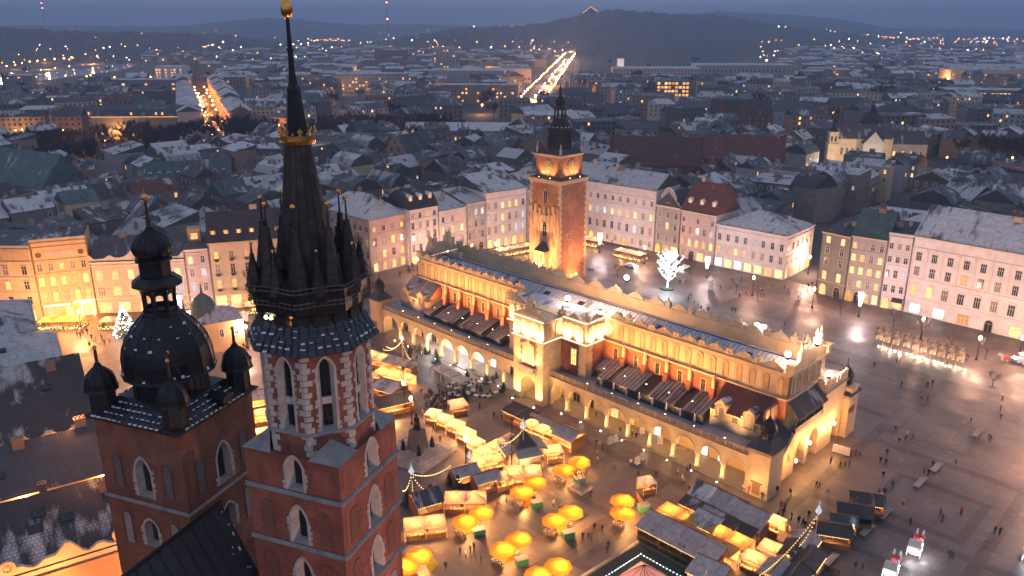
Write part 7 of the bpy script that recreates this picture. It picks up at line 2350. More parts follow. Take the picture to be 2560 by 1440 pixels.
# --- the rest of the city as one mass
fb_, rest = MB(), mids[285:]
for k in range(1500):
 Y = 1080 * (2.6 ** (rnd.random() ** .8)); X = rnd.uniform(-.70, .70) * Y
 rest.append((Y, X))
for Y, X in rest:
 if seg_d(X, Y, AV) < 30 + Y * .012 or near_foot(X, Y, 20): continue
 px, py = proj(X, Y, 0)
 if 1440 < px < 1960 and 112 < py < 205: continue
 if px < 420 and py < 225 and py > 145 and rnd.random() < .9: continue
 if px < 560 and rnd.random() < .6: continue
 L, D, h = rnd.uniform(14, 44), rnd.uniform(10, 18), rnd.uniform(7, 15)
 a = rnd.uniform(-.4, .4)
 z = 0
 fb_.M = Matrix.Translation((X, Y, z)) @ Matrix.Rotation(a, 4, 'Z')
 wi = rnd.choice([0, 0, 1, 2])
 fb_.box(-L / 2, L / 2, -D / 2, D / 2, 0, h, wi)
 v, f = roof_faces(L, D, h + .05, rnd.choice(['gable', 'hip', 'flat']), rnd.uniform(1.5, 4))
 fb_.add([(p - L / 2, q - D / 2, r) for p, q, r in v], f, rnd.choice([3, 3, 4]))
 for k in range(rnd.choice([0, 0, 1, 1, 2, 3])):
  x0, z0 = rnd.uniform(-L / 2, L / 2 - 3), rnd.uniform(2, h - 2.2)
  fb_.box(x0, x0 + rnd.choice([1.4, 1.8, 3.2]), -D / 2 - .06, -D / 2, z0, z0 + 1.6, rnd.choice([5, 5, 6, 7]))
fb_.M = None
tag(part('far_city', fb_, [M['plaster_drab'], M['plaster_shaded'], M['plaster_grey'], M['tin_snow'], M['tin_dark'], M['pane_warm'], M['pane_gold'], M['pane_cool']]), kind='stuff')
# --- street lamps that can be made out one by one, and the glitter beyond
sl_ = MB(); sl_.tube([(0, 0, 0), (0, 0, 8)], .14, 5, r1=.08)
sl_.tube([(0, 0, 7.9), (.9, 0, 8.3)], .07, 4)
slm_ = sl_.mesh('pole', M['iron'])
def headmesh(r, m):
 mb = MB(); mb.ball((.9, 0, 8.2), r, 6); return mb.mesh('lamp_head', M[m])
hmesh = {(r, m): headmesh(r, m) for r in (.45, .8, 1.15) for m in ('lamp_orange', 'lamp_white')}
ZP = [(85, 355), (245, 520), (185, 533), (125, 548), (65, 560), (305, 513), (360, 503), (440, 497), (515, 490), (580, 482), (645, 470), (732, 468), (855, 462), (910, 443), (965, 455), (1070, 447), (1170, 440), (1265, 455), (345, 468), (420, 460), (635, 433), (690, 423), (735, 420), (780, 413), (822, 408), (862, 402), (903, 398), (943, 393), (980, 390), (1110, 372), (1215, 350), (1290, 347), (1665, 320), (1540, 315), (1405, 400), (1500, 420), (1550, 418), (1610, 415), (1770, 403), (1845, 400), (1990, 388), (2060, 383), (2130, 383), (2180, 388), (100, 655), (300, 655), (535, 645), (705, 650), (735, 640), (920, 660), (1030, 640), (1060, 630), (1100, 628), (1150, 622), (1180, 640), (1210, 655)]
lps = [(x / 3.2, y / 3.2 + 2, 'lamp_orange', 'by the river road') for x, y in ZP] + [(px, py, 'lamp_orange', 'among the park trees') for px, py in ((15, 340), (45, 355), (60, 352), (110, 325), (150, 330), (165, 355), (175, 395), (188, 343), (210, 440), (240, 365), (262, 403), (272, 382), (338, 405), (362, 340), (395, 350), (430, 372), (860, 360), (905, 372), (945, 350), (985, 362), (1035, 340), (1075, 345), (1020, 372), (640, 345), (660, 335), (700, 340), (2360, 430), (2400, 435), (2440, 428), (2480, 425), (2520, 430))]
for i in range(44):
 t = i / 43
 k = t ** 1.5
 for s in (-1, 1):
  a = 745 + (2806 - 745) * k
  x = 12 + (216 - 12) * ((a - 745) / 2061) + s * 13
  lps.append((*proj(x, a, 0), 'lamp_orange' if rnd.random() < .7 else 'lamp_white', 'along the bright avenue'))
for i in range(10):
 t = i / 9
 for s in (-1, 1):
  lps.append((*proj(-213 - 161 * t + s * 6, 582 + 399 * t, 0), 'lamp_orange', 'in the orange street'))
rs_ = random.Random(3)
for i in range(46):
 lps.append((rs_.uniform(1700, 2560), rs_.uniform(95, 240), rs_.choice(['lamp_orange', 'lamp_white']), 'between the blocks on the right'))
for i in range(24):
 lps.append((rs_.uniform(620, 1300), rs_.uniform(120, 290), rs_.choice(['lamp_orange', 'lamp_white', 'lamp_orange']), 'between the blocks behind the spire'))
for i in range(14):
 lps.append((770 + i * 7 + rs_.uniform(-2, 2), rs_.uniform(100, 107), 'lamp_orange', 'in the bright row far behind the spire'))
for q_, (px, py, m, where) in enumerate(lps):
 x, y = gp(px, py)
 if q_ % 3 == 0 and 480 < y < 1900 and 'avenue' not in where and 'street' not in where: lamp('POINT', (x, y - 2, 7), 2600 + y * 5, (1, .40, .10), .6, name='street_light')
 t = thing('street_lamp', '%s street lamp %s' % ('orange' if m == 'lamp_orange' else 'white', where), 'street lamp', (x, y, 0), rs_.uniform(0, 6), 'distant street lamps ' + where)
 link('pole', slm_, t)
 link('lamp_head', hmesh[(.45 if y < 700 else .8 if y < 1600 else 1.15, m)], t)
gl = MB()
for k in range(760):
 if k < 520:
  a = rs_.uniform(-33, 33); d = rs_.uniform(1900, 2900) if k < 380 else rs_.uniform(2900, 6500)
 else:
  a = rs_.uniform(10, 34); d = rs_.uniform(1900, 5200)
 x, y = d * math.sin(R(a)), d * math.cos(R(a))
 px, py = proj(x, y, 0)
 if 1440 < px < 1900 and py > 108 and py < 205: continue
 z = max(4, hill_h(a, d)) + 3
 if z > 30 and rs_.random() < .75: continue
 r = rs_.uniform(.35, .8) * d / 2400
 gl.ball((x, y, z), r, 4, rs_.choice([0, 0, 1]))
tag(part('far_lights', gl, [M['lamp_orange'], M['lamp_white']]), kind='stuff')
# traffic on the avenue, street and river road
cb_ = MB(); cb_.box(-.85, .85, -2.1, 2.1, .35, .85); cb_.frus(-.8, .8, -1.5, 1.3, .85, -.65, .65, -1.0, .7, 1.4)
for sx in (-.85, .85):
 for yy in (-1.3, 1.3):
  cb_.M = Matrix.Translation((sx, yy, .33)) @ Matrix.Rotation(PI / 2, 4, 'Y'); cb_.lathe([(.33, -.1), (.33, .1)], 8, mi=1); cb_.M = None
cbm = cb_.mesh('body', [M['paint_white'], M['rubber']])
hl_, tl_ = MB(), MB()
for sx in (-.6, .6):
 hl_.ball((sx, -2.15, .7), .3, 5); tl_.ball((sx, 2.15, .75), .22, 5)
hlm = [MB().ball((sx, -2.15, .7), .3, 5).mesh('headlight', M['lamp_white']) for sx in (-.6, .6)]
tlm = [MB().ball((sx, 2.15, .75), .24, 5).mesh('tail_light', M['lamp_red']) for sx in (-.6, .6)]
def car(x, y, rz, label, group):
 t = thing('car', label, 'car', (x, y, .04), rz, group)
 link('body', cbm, t)
 for m_ in hlm: link('headlight', m_, t)
 for m_ in tlm: link('tail_light', m_, t)
for i in range(84):
 t = (i / 83) ** 1.5
 a = 750 + 1950 * t; x = 12 + 204 * ((a - 745) / 2061)
 s = -1 if i % 2 else 1
 car(x + s * rs_.uniform(2.5, 7), a + rs_.uniform(-6, 6), (0.1 if s < 0 else PI + .1) - .2, 'white car with headlights on %s the bright avenue' % ('coming down' if s < 0 else 'driving away along'), 'cars on the bright avenue')
for i in range(16):
 t = i / 15
 s = -1 if i % 2 else 1
 car(-213 - 161 * t + s * 2.5, 582 + 399 * t, .38 if s < 0 else PI + .38, 'car in the traffic of the orange lit street', 'cars in the orange street')
for i in range(14):
 a = i / 13 * (len(RV) - 1.001); k = int(a); f_ = a - k
 x, y = RV[k][0] + (RV[k + 1][0] - RV[k][0]) * f_, RV[k][1] + (RV[k + 1][1] - RV[k][1]) * f_
 car(x, y, rs_.choice([0, PI]) + .3, 'car on the road beside the river', 'cars on the river road')
for i in range(7):
 t = (i + .5) / 7
 a = 800 + 1500 * t; lamp('POINT', (12 + 204 * ((a - 745) / 2061), a, 12), 60000, (1, .42, .15), 1, name='avenue_light')
for (x, y) in (RV[1], RV[2], RV[3]):
 lamp('POINT', (x, y, 10), 40000, (1, .45, .15), 1, name='road_light')
# masts
x, y = gp(985, 96)
def mast(name, label, X, Y, z0, z1, r, lights, m='lamp_red'):
 t = thing(name, label, 'mast', (X, Y, 0))
 mb = MB(); mb.tube([(0, 0, z0), (0, 0, z1)], r, 5, r1=r * .6); part('lattice', mb, M['iron'], t)
 for z in lights:
  mb = MB(); mb.ball((0, 0, z), r * 2.2, 6); part('beacon', mb, M[m], t)
mast('radio_mast', 'tall thin radio mast with red beacons standing before the hills', -430, 2900, 20, 300, 1.0, (96, 150, 205, 258))
mast('distant_mast', 'short far mast with red beacons on the ridge left of the spire', -3450, 6200, 60, 290, 2.4, (190, 225, 255, 285))
# memorial mound on the hill top, its spiral path lit
hx, hy = 3420 * math.sin(R(5.3)), 3420 * math.cos(R(5.3))
t = thing('memorial_mound', 'floodlit cone shaped mound on the highest hilltop', 'mound', (hx, hy, hill_h(5.3, 3420) - 6))
mb = MB(); mb.lathe([(46, 0), (30, 14), (12, 27), (3, 31)], 16); part('earth_cone', mb, M['forest'], t)
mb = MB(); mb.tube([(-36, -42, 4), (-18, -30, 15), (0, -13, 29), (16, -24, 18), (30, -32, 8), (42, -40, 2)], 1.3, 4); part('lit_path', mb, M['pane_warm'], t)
# ------------------------------------------------------------ bare trees
def bare_tree(seed, ht, spread, twigs=240, tw_r=.05, levels=3):
 r = random.Random(seed)
 tr, cr_ = MB(), MB()
 tr.tube([(0, 0, -.1), (r.uniform(-.2, .2), r.uniform(-.2, .2), ht * .38)], ht * .018, 6, r1=ht * .011)
 def limb(p, d, ln, rad, lv):
  q = p + d * ln
  mid = p + d * ln * .5 + Vector((r.uniform(-1, 1), r.uniform(-1, 1), r.uniform(-.3, 1))) * ln * .07
  cr_.tube([p, mid, q], rad, 4, r1=rad * .55)
  ends.append((q, d))
  if lv:
   for k in range(r.choice([2, 3, 3])):
    a = Vector((r.uniform(-1, 1), r.uniform(-1, 1), r.uniform(-.2, .9)))
    limb(p + d * ln * r.uniform(.55, 1), (d * .8 + a * .75).normalized(), ln * r.uniform(.55, .75), rad * .5, lv - 1)
 ends = []
 for k in range(5):
  a = k * 2 * PI / 5 + r.uniform(-.4, .4)
  d = Vector((math.cos(a) * spread, math.sin(a) * spread, r.uniform(.7, 1.4))).normalized()
  limb(Vector((0, 0, ht * r.uniform(.28, .38))), d, ht * .28, ht * .008, levels - 1)
 for k in range(twigs):
  q, d = r.choice(ends)
  a = (d + Vector((r.uniform(-1, 1), r.uniform(-1, 1), r.uniform(-.3, 1)))).normalized()
  p = q - d * r.uniform(0, ht * .08)
  e = p + a * ht * r.uniform(.06, .13)
  s = Vector((a.y, -a.x, .2)).normalized() * tw_r
  cr_.add([tuple(p - s), tuple(p + s), tuple(e)], [(0, 1, 2)])
 return tr, cr_
tp = []
for k in range(5):
 a, b = bare_tree(20 + k, 15 + k, .75, 1500, .11)
 tp.append((a.mesh('trunk', M['bark']), b.mesh('crown', M['twig'])))
def tree(x, y, k, s, label, group, name='bare_tree', z=0):
 t = thing(name, label, 'tree', (x, y, z), rnd.uniform(0, 6), group)
 t.scale = (s, s, s)
 link('trunk', tp[k][0], t); link('crown', tp[k][1], t)
 return t
a, b = bare_tree(31, 15, .8, 260, .06)
tp.append((a.mesh('trunk', M['bark']), b.mesh('crown', M['bark'])))
rt = random.Random(11)
nt = 0
for pi_, pl in enumerate(PLANTY):
 ln = sum(math.hypot(b[0] - a[0], b[1] - a[1]) for a, b in zip(pl, pl[1:]))
 for k in range(int(ln / 2.5)):
  i = rt.randrange(len(pl) - 1); f_ = rt.random()
  x = pl[i][0] + (pl[i + 1][0] - pl[i][0]) * f_ + rt.gauss(0, 11); y = pl[i][1] + (pl[i + 1][1] - pl[i][1]) * f_ + rt.gauss(0, 11)
  if near_foot(x, y, 1.5) or seg_d(x, y, ST) < 9: continue
  px, py = proj(x, y, 6)
  tree(x, y, rt.randrange(5), rt.uniform(1.0, 1.4), 'leafless park tree, dark and dense, ' + spot(px), 'leafless trees of the park belt ' + spot(px)); nt += 1
for k in range(95):
 x, y = gp(rt.uniform(0, 2560), rt.uniform(165, 330))
 if near_foot(x, y, 3) or seg_d(x, y, AV) < 14: continue
 px, py = proj(x, y, 6)
 tree(x, y, rt.randrange(5), rt.uniform(.9, 1.5), 'dark leafless tree between the distant blocks, ' + spot(px), 'trees between the far blocks ' + spot(px)); nt += 1
# ------------------------------------------------------------ Christmas market
GA = SU_A
def pt(px, py, z=0.0):
 x, y = gp(px, py, z)
 return (x, y, 0)
# yellow umbrella of the flower sellers
um = thing('yellow_umbrella', 'x', 'umbrella')
UR = 2.2
for k in range(8):
 a, b = k * PI / 4, (k + 1) * PI / 4
 p = lambda r, z, t: (r * math.cos(t), r * math.sin(t), z)
 mb = MB(); mb.add([p(.05, 2.95, a), p(UR * .55, 2.72, a), p(UR * .55, 2.72, b), p(UR, 2.32, a), p(UR, 2.32, b), p(UR, 2.1, a), p(UR, 2.1, b)], [(0, 1, 2), (1, 3, 4, 2), (3, 5, 6, 4)])
 part('gore', mb, M['canvas_yellow'], um)
 mb = MB(); mb.tube([p(.06, 2.9, a), p(UR * .55, 2.69, a), p(UR, 2.29, a)], .022, 4); part('rib', mb, M['wood_dark'], um)
mb = MB(); mb.tube([(0, 0, 0), (0, 0, 3.0)], .045, 6); part('pole', mb, M['wood_dark'], um)
mb = MB(); mb.box(-.4, .4, -.4, .4, 0, .12); part('foot', mb, M['stone_dark'], um)
mb = MB(); mb.ball((.35, .2, 2.25), .1, 6); part('bulb', mb, M['bulb'], um)
fs = thing('flower_stand', 'x', 'flower stand')
mb = MB(); mb.box(-1.1, 1.1, -.5, .5, .45, .52); mb.box(-1.0, -.9, -.4, .4, 0, .45); mb.box(.9, 1.0, -.4, .4, 0, .45); part('table', mb, M['wood'], fs)
for k in range(7):
 for q in range(2):
  x, y = -.95 + k * .31, -.25 + q * .5
  mb = MB(); mb.lathe([(.1, .52), (.13, .8)], 6, x, y); o = part('bucket', mb, M['stone_grey'] if (k + q) % 2 else M['crate_green'], fs)
  mb = MB()
  for j in range(9):
   mb.ball((x + rnd.uniform(-.15, .15), y + rnd.uniform(-.15, .15), rnd.uniform(.85, 1.08)), .075, 4, rnd.choice([0, 1, 2]))
  tag(part('bouquet', mb, [M['flowers'], M['hedge_green'], M['snow']], o), kind='stuff')
ct = thing('sales_cabinet', 'x', 'cabinet')
mb = MB(); mb.box(-.95, .95, -.55, .55, .08, 1.25); part('cabinet_body', mb, M['crate_green'], ct)
mb = MB(); mb.box(-1.0, 1.0, -.6, .6, 1.25, 1.32); part('lid', mb, M['stone_grey'], ct)
for x in (-.47, .47):
 mb = MB(); mb.box(x - .42, x + .42, -.58, -.55, .15, 1.18); part('cabinet_door', mb, M['crate_green'], ct)
UM = [(1448, 1150, 'beside the planted kiosk base, higher of the pair'), (1410, 1170, 'beside the planted kiosk base, lower of the pair'), (1337, 1200, 'behind the turquoise cabinet, right of its pair'), (1305, 1224, 'in front of the double tent, above the turquoise cabinet'), (1203, 1276, 'right of the tent with a name board'), (1163, 1298, 'over the long green cabinet'), (1427, 1275, 'on the pale paving, right of its pair'), (1387, 1296, 'on the bright pale paving, left of its pair'), (1297, 1342, 'over the flower bank at the paving strip'), (1257, 1368, 'with a hanging tarp, lower of its pair'), (1047, 1384, 'close to the brick tower, upper one'), (1010, 1410, 'half hidden by the brick tower'), (1395, 1410, 'lowest on the right near the glass pyramid'), (1345, 1432, 'cut by the bottom edge of the photo'), (1557, 1246, 'of the lone pair near the round stall, upper one'), (1557, 1276, 'of the lone pair near the round stall, lower one')]
for i, (px, py, w_) in enumerate(UM):
 x, y = gp(px, py, 2.7)
 lab = 'yellow umbrella ' + w_
 if i == 0:
  um.location = (x, y, 0); um['label'] = lab; um['group'] = 'yellow umbrellas of the flower stalls'; um.rotation_euler = (0, 0, .3)
 else:
  copy_tree(um, (x, y, 0), rnd.uniform(0, 1), lab)
 a = rnd.uniform(-.6, .6)
 lamp('POINT', (x + .35, y - .25, 2.1), 720 if py > 1200 else 560, (1, .46, .13), .1, name='stall_light')
 d = su(sul(x, y)[0] + .2, sul(x, y)[1] - 1.3)
 if i == 0:
  fs.location = d; fs['label'] = 'flower stand with buckets of bouquets below the yellow umbrella ' + w_.split(',')[0]; fs['group'] = 'flower stands under the umbrellas'; fs.rotation_euler = (0, 0, GA)
 else:
  copy_tree(fs, d, GA + a, 'flower stand below the yellow umbrella ' + w_)
CAB = [(1342, 1268, 'turquoise sales cabinet with two doors'), (1448, 1208, 'dark green sales cabinet beside the planted kiosk base'), (1198, 1338, 'long green sales cabinet with fir branches'), (1421, 1345, 'green sales cabinet with a pale lid on the bright paving'), (1304, 1412, 'small green sales cabinet near the bottom edge'), (1609, 1277, 'green and grey cabinet behind the lone umbrella pair')]
for i, (px, py, lab) in enumerate(CAB):
 if i == 0: ct.location = pt(px, py); ct.rotation_euler = (0, 0, .35); ct['label'] = lab; ct['group'] = 'green cabinets of the flower stalls'
 else: copy_tree(ct, pt(px, py), .35, lab)
for i, (px, py, m, lab) in enumerate(((1316, 1262, 'canvas_yellow', 'yellow tarp sheet hanging beside the turquoise cabinet'), (1162, 1330, 'canvas_yellow', 'yellow tarp sheet hanging by the long green cabinet'), (1402, 1330, 'canvas_yellow', 'yellow tarp sheet on the bright pale paving'), (1264, 1400, 'canvas_yellow', 'yellow tarp sheet under the lower left umbrella'), (1075, 1420, 'tarp_lime', 'lime yellow tarp tent close to the brick tower'), (1430, 1185, 'canvas_yellow', 'yellow tarp sheet beside the planted kiosk base'), (1598, 1262, 'canvas_yellow', 'yellow tarp sheet behind the lone umbrella pair'))):
 mb = MB(); mb.add([(-1.1, -.7, .1), (1.1, -.8, .1), (.9, .5, 2.1), (-.9, .6, 2.1), (-1.1, -.66, .1), (1.1, -.76, .1), (.9, .54, 2.1), (-.9, .64, 2.1), (0, -.55, 1.0)], [(0, 1, 8), (1, 2, 8), (2, 3, 8), (3, 0, 8), (7, 6, 5, 4), (0, 4, 5, 1), (2, 6, 7, 3)])
 tag(part('yellow_tarp', mb, M[m], None, pt(px, py), .3 + i * .2), lab, 'tarp', 'yellow tarps of the flower stalls')
# canvas tents and wooden huts
def tent(px, py, w, d, n, ang, canvas, label, watts=160, zc=2.7, name='market_tent', goods=True):
 """n pyramid canopies side by side, each w wide and d deep, middle of the canopies at px, py"""
 x, y = gp(px, py, zc)
 t = thing(name, label, 'market stall', (x, y, 0), ang, 'lit canvas stalls of the Christmas market')
 for k in range(n):
  c = (k - (n - 1) / 2) * w
  mb = MB()
  e = [(c - w / 2, -d / 2), (c + w / 2, -d / 2), (c + w / 2, d / 2), (c - w / 2, d / 2)]
  v = [(a, b, 2.45) for a, b in e] + [(c, 0, 3.35)] + [(a, b, 2.15) for a, b in e] + [(c + (a - c) * .5, b * .5, 2.84) for a, b in e]
  mb.add(v, [(0, 1, 10, 9), (1, 2, 11, 10), (2, 3, 12, 11), (3, 0, 9, 12), (9, 10, 4), (10, 11, 4), (11, 12, 4), (12, 9, 4), (0, 5, 6, 1), (1, 6, 7, 2), (2, 7, 8, 3), (3, 8, 5, 0)])
  mb.v = [(a, b, z) for a, b, z in mb.v]
  part('canopy', mb, M[canvas], t)
  mb = MB()
  for a, b in e:
   mb.tube([(a, b, 2.47), (c, 0, 3.37)], .025, 4)
  tag(part('canopy_rib', mb, M['wood_dark'], t), kind='stuff')
  if watts:
   a, b = math.cos(ang), math.sin(ang)
   lamp('POINT', (x + c * a, y + c * b, 2.2), watts * 3.3, (1, .43, .12), .2, name='stall_light')
   mb = MB(); mb.ball((c, 0, 2.3), .12, 6); part('bulb', mb, M['bulb'], t)
 for k in range(n + 1):
  for b in (-d / 2, d / 2):
   a = (k - n / 2) * w
   mb = MB(); mb.tube([(a, b, 0), (a, b, 2.45)], .04, 5); part('leg', mb, M['trim_white'], t)
 if goods:
  mb = MB(); mb.box(-n * w / 2 + .2, n * w / 2 - .2, -d / 2 + .15, -d / 2 + .75, .8, .9); mb.box(-n * w / 2 + .2, n * w / 2 - .2, -d / 2 + .2, -d / 2 + .25, 0, .8); part('counter', mb, M['wood'], t)
  mb = MB()
  for k in range(int(n * w * 3)):
   a = -n * w / 2 + .35 + k / 3
   mb.box(a, a + .22, -d / 2 + .25, -d / 2 + .6, .9, .9 + rnd.uniform(.08, .3), rnd.choice([0, 1, 2]))
  tag(part('goods', mb, [M['flowers'], M['trim_warm'], M['gilt_flat']], t), kind='stuff')
  if d > 2.4:
   mb = MB(); mb.box(-n * w / 2 + .1, n * w / 2 - .1, d / 2 - .12, d / 2 - .06, 0, 2.3); part('back_cloth', mb, M['canvas_cream'], t)
 return t
def hut(px, py, w, d, ang, label, rm='hut_tin', h=2.5, rise=.9, kind='shed', zc=2.8, watts=90, wall='wood', lit=True):
 x, y = gp(px, py, zc)
 t = thing('market_hut', label, 'market hut', (x, y, 0), ang, 'wooden huts of the Christmas market')
 mb = MB()
 n = max(4, int(w / .8))
 for k in range(n):
  for (yy) in (d / 2,):
   q = MB(); q.box(-w / 2 + k * w / n + .01, -w / 2 + (k + 1) * w / n - .01, yy - .06, yy, 0, h); part('board', q, M[wall], t)
 mb.box(-w / 2, -w / 2 + .08, -d / 2, d / 2 - .07, 0, h); mb.box(w / 2 - .08, w / 2, -d / 2, d / 2 - .07, 0, h); mb.box(-w / 2 + .08, w / 2 - .08, -d / 2, -d / 2 + .08, 0, 1.0)
 part('wall', mb, M[wall], t)
 mb = MB(); mb.box(-w / 2, w / 2, -d / 2 - .3, -d / 2 + .3, 1.0, 1.08); part('counter', mb, M['wood'], t)
 for k in range(2):
  xa, xb = (-w / 2 - .25 + k * (w / 2 + .25), -w / 2 - .25 + (k + 1) * (w / 2 + .25) - .04)
  mb = MB()
  if kind == 'shed':
   v = [(xa, -d / 2 - .4, h), (xb, -d / 2 - .4, h), (xb, d / 2 + .3, h + rise), (xa, d / 2 + .3, h + rise)]
   v += [(a, b, c - .1) for a, b, c in v]
   mb.add(v, [(0, 1, 2, 3), (7, 6, 5, 4), (0, 4, 5, 1), (1, 5, 6, 2), (2, 6, 7, 3), (3, 7, 4, 0)])
  else:
   s = -1 if k == 0 else 1
   v = [(-w / 2 - .3, s * (d / 2 + .35), h - .1), (w / 2 + .3, s * (d / 2 + .35), h - .1), (w / 2 + .3, 0, h + rise), (-w / 2 - .3, 0, h + rise)]
   v += [(a, b, c - .1) for a, b, c in v]
   mb.add(v, [(0, 1, 2, 3), (7, 6, 5, 4), (0, 4, 5, 1), (1, 5, 6, 2), (3, 7, 4, 0)])
  part('roof_panel', mb, M[rm], t)
 mb = MB(); mb.box(-w / 2 - .3, w / 2 + .3, d / 2 + .2 if kind == 'shed' else -.1, d / 2 + .34 if kind == 'shed' else .1, h + rise - .02, h + rise + .12); part('ridge_board', mb, M['wood'], t)
 if lit:
  lamp('POINT', (x, y, 2.0), watts * 4.6, (1, .46, .13), .15, name='hut_light')
  mb = MB()
  for k in range(int(w * 3)):
   mb.ball((-w / 2 + k / 3, -d / 2 - .42, h - .12), .045, 4)
  tag(part('string_bulbs', mb, M['bulb'], t), kind='stuff')
 return t
A1_, A2_ = GA, GA + PI / 2
# near market, left of the hall
tent(1307, 1173, 3.4, 4.0, 2, .05, 'canvas_cream', 'bright double peaked tent just above the turquoise cabinet', 260)
tent(1163, 1238, 3.6, 3.6, 2, .02, 'canvas_cream', 'cream double tent with a wooden name board on its ridge', 200)
tent(1062, 1300, 3.4, 3.4, 2, .2, 'canvas_cream', 'cream double tent close beside the brick tower', 220)
tent(1254, 1186, 3.0, 3.0, 1, .5, 'canvas_cream', 'small cream tent between two grey roofed huts', 200)
hut(1213, 1187, 4.6, 3.4, .5, 'grey roofed hut left of the bright double tent', kind='gable')
hut(1160, 1172, 4.6, 3.4, .5, 'dim grey roofed hut behind the cream double tent', kind='gable')
hut(1063, 1240, 4.6, 4.4, .5, 'dark roofed hut under a star pole close to the brick tower', 'tin_dark', kind='gable', rise=1.6)
c = gp(1307, 1112, 3)
pvt = thing('ornate_hut', 'large ornate hut with four grey roof wings and a star pole on top', 'market hut', (c[0], c[1], 0), .35)
for k in range(4):
 a = k * PI / 2
 mb = MB(); mb.add([(-2.2, 1.0, 3.7), (2.2, 1.0, 3.7), (2.6, 4.4, 2.7), (-2.6, 4.4, 2.7), (-2.2, 1.0, 3.55), (2.2, 1.0, 3.55), (2.6, 4.4, 2.55), (-2.6, 4.4, 2.55)], [(0, 3, 2, 1), (4, 5, 6, 7), (3, 7, 6, 2), (0, 4, 7, 3), (1, 2, 6, 5)])
 part('roof_wing', mb, M['hut_tin'], pvt, (0, 0, 0), a)
 mb = MB(); mb.box(-2.3, 2.3, 3.9, 4.0, 0, 1.0); mb.box(-2.3, -2.15, 3.9, 4.0, 1, 2.6); mb.box(2.15, 2.3, 3.9, 4.0, 1, 2.6); part('front_wall', mb, M['wood'], pvt, (0, 0, 0), a)
 mb = MB()
 for j in range(16): mb.ball((-2.5 + j / 3, 4.42, 2.6), .05, 4)
 tag(part('string_bulbs', mb, M['bulb'], pvt, (0, 0, 0), a), kind='stuff')
mb = MB(); mb.add([(-2.2, -2.2, 3.6), (2.2, -2.2, 3.6), (2.2, 2.2, 3.6), (-2.2, 2.2, 3.6), (0, 0, 6.4)], [(0, 1, 4), (1, 2, 4), (2, 3, 4), (3, 0, 4)]); part('centre_roof', mb, M['tin_dark'], pvt)
lamp('POINT', (c[0], c[1], 2.3), 1400, WARM, .3, name='hut_light')
hut(1303, 1030, 7.5, 3.0, GA, 'long brown roofed hut close to the hall portal', 'tile_brown', kind='shed')
hut(1363, 1052, 7.0, 2.6, GA, 'snowy roofed hut beside the red lit gazebo', kind='gable')
hut(1423, 1080, 5.0, 4.4, GA, 'gazebo hut glowing red with strings of bulbs', kind='gable', rise=1.2, watts=300)
tent(1343, 1060, 3.2, 3.2, 2, GA, 'canvas_cream', 'bright tents hidden behind the snowy roofed hut', 260)
tent(1385, 1118, 3.2, 3.2, 1, .2, 'canvas_cream', 'round bright parasol tent below the red gazebo', 260)
tent(1243, 1108, 3.4, 3.4, 3, .75, 'canvas_cream', 'glowing triple tent left of the ornate hut', 260)
tent(1215, 1145, 3.0, 3.0, 2, .4, 'canvas_cream', 'bright low tent between the ornate hut and the grey huts', 200)
for i, (px, py, a) in enumerate(((1083, 1027, -.35), (1110, 1040, -.5), (1138, 1055, -.6), (1165, 1075, -.7), (1187, 1098, -.8))):
 tent(px, py, 2.9, 3.0, 1, a, 'canvas_white', ['first', 'second', 'third', 'fourth', 'last'][i] + ' canopy of the curved white stall row below the crowd', 240)
tent(970, 895, 3.6, 4.6, 4, GA + .25, 'canvas_cream', 'long glowing tent row right beside the brick octagon', 300)
tent(985, 932, 3.4, 3.4, 3, GA + .3, 'canvas_cream', 'lower glowing tent row right beside the brick octagon', 300)
hut(1000, 905, 9, 2.0, GA + .2, 'brown ridge roofed hut behind the long glowing tent row', 'cafe_tin')
hut(965, 965, 6.0, 3.4, GA + .25, 'snowy plank roofed hut beside the brick octagon', 'cafe_tin')
hut(985, 1000, 8.0, 3.2, .5, 'brown hut with glowing eaves below the plank roofed hut', 'tile_brown', watts=300)
tent(1145, 1003, 3.6, 3.6, 1, .4, 'canvas_white', 'white round topped kiosk in the middle of the crowd', 160)
hut(640, 990, 6, 3, .4, 'brightly lit hut seen between the two church towers', 'cafe_tin', watts=500)
tent(640, 1030, 3.6, 3.6, 2, .4, 'canvas_cream', 'glowing tents seen between the two church towers', 420)
tent(630, 1080, 3.6, 3.6, 2, .4, 'canvas_cream', 'lower glowing tents seen between the two church towers', 420)
# right cluster below the hall corner
tent(1787, 1228, 3.2, 2.6, 2, GA + .02, 'canvas_amber', 'amber tents at the back of the right cluster, nearest the arcade', 200)
tent(1852, 1254, 3.2, 2.6, 2, GA + .02, 'canvas_amber', 'amber tents at the back of the right cluster, middle pair', 200)
tent(1912, 1284, 3.2, 3.0, 2, GA + .02, 'canvas_cream', 'white lit tents at the back of the right cluster, end pair', 320)
for i, (px, py) in enumerate(((1766, 1243), (1817, 1268), (1872, 1297))):
 hut(px, py, 5.6, 3.6, GA + .02, ['upper', 'middle', 'lower'][i] + ' snowy roof of the back hut row in the right cluster', 'tin_clear' if i == 0 else 'hut_tin', rise=1.6)
for i, (px, py) in enumerate(((1742, 1262), (1792, 1288), (1846, 1316))):
 hut(px, py, 5.4, 2.0, GA + .02, ['upper', 'middle', 'lower'][i] + ' small lean-to hut in front of the back hut row', 'tile_brown' if i != 1 else 'hut_tin', rise=.5)
for i, (px, py, n) in enumerate(((1702, 1282, 2), (1822, 1333, 2))):
 tent(px, py, 3.8, 3.4, n, GA + .02, 'canvas_amber', ['upper', 'lower'][i] + ' pair of large amber tents in the middle of the right cluster', 240)
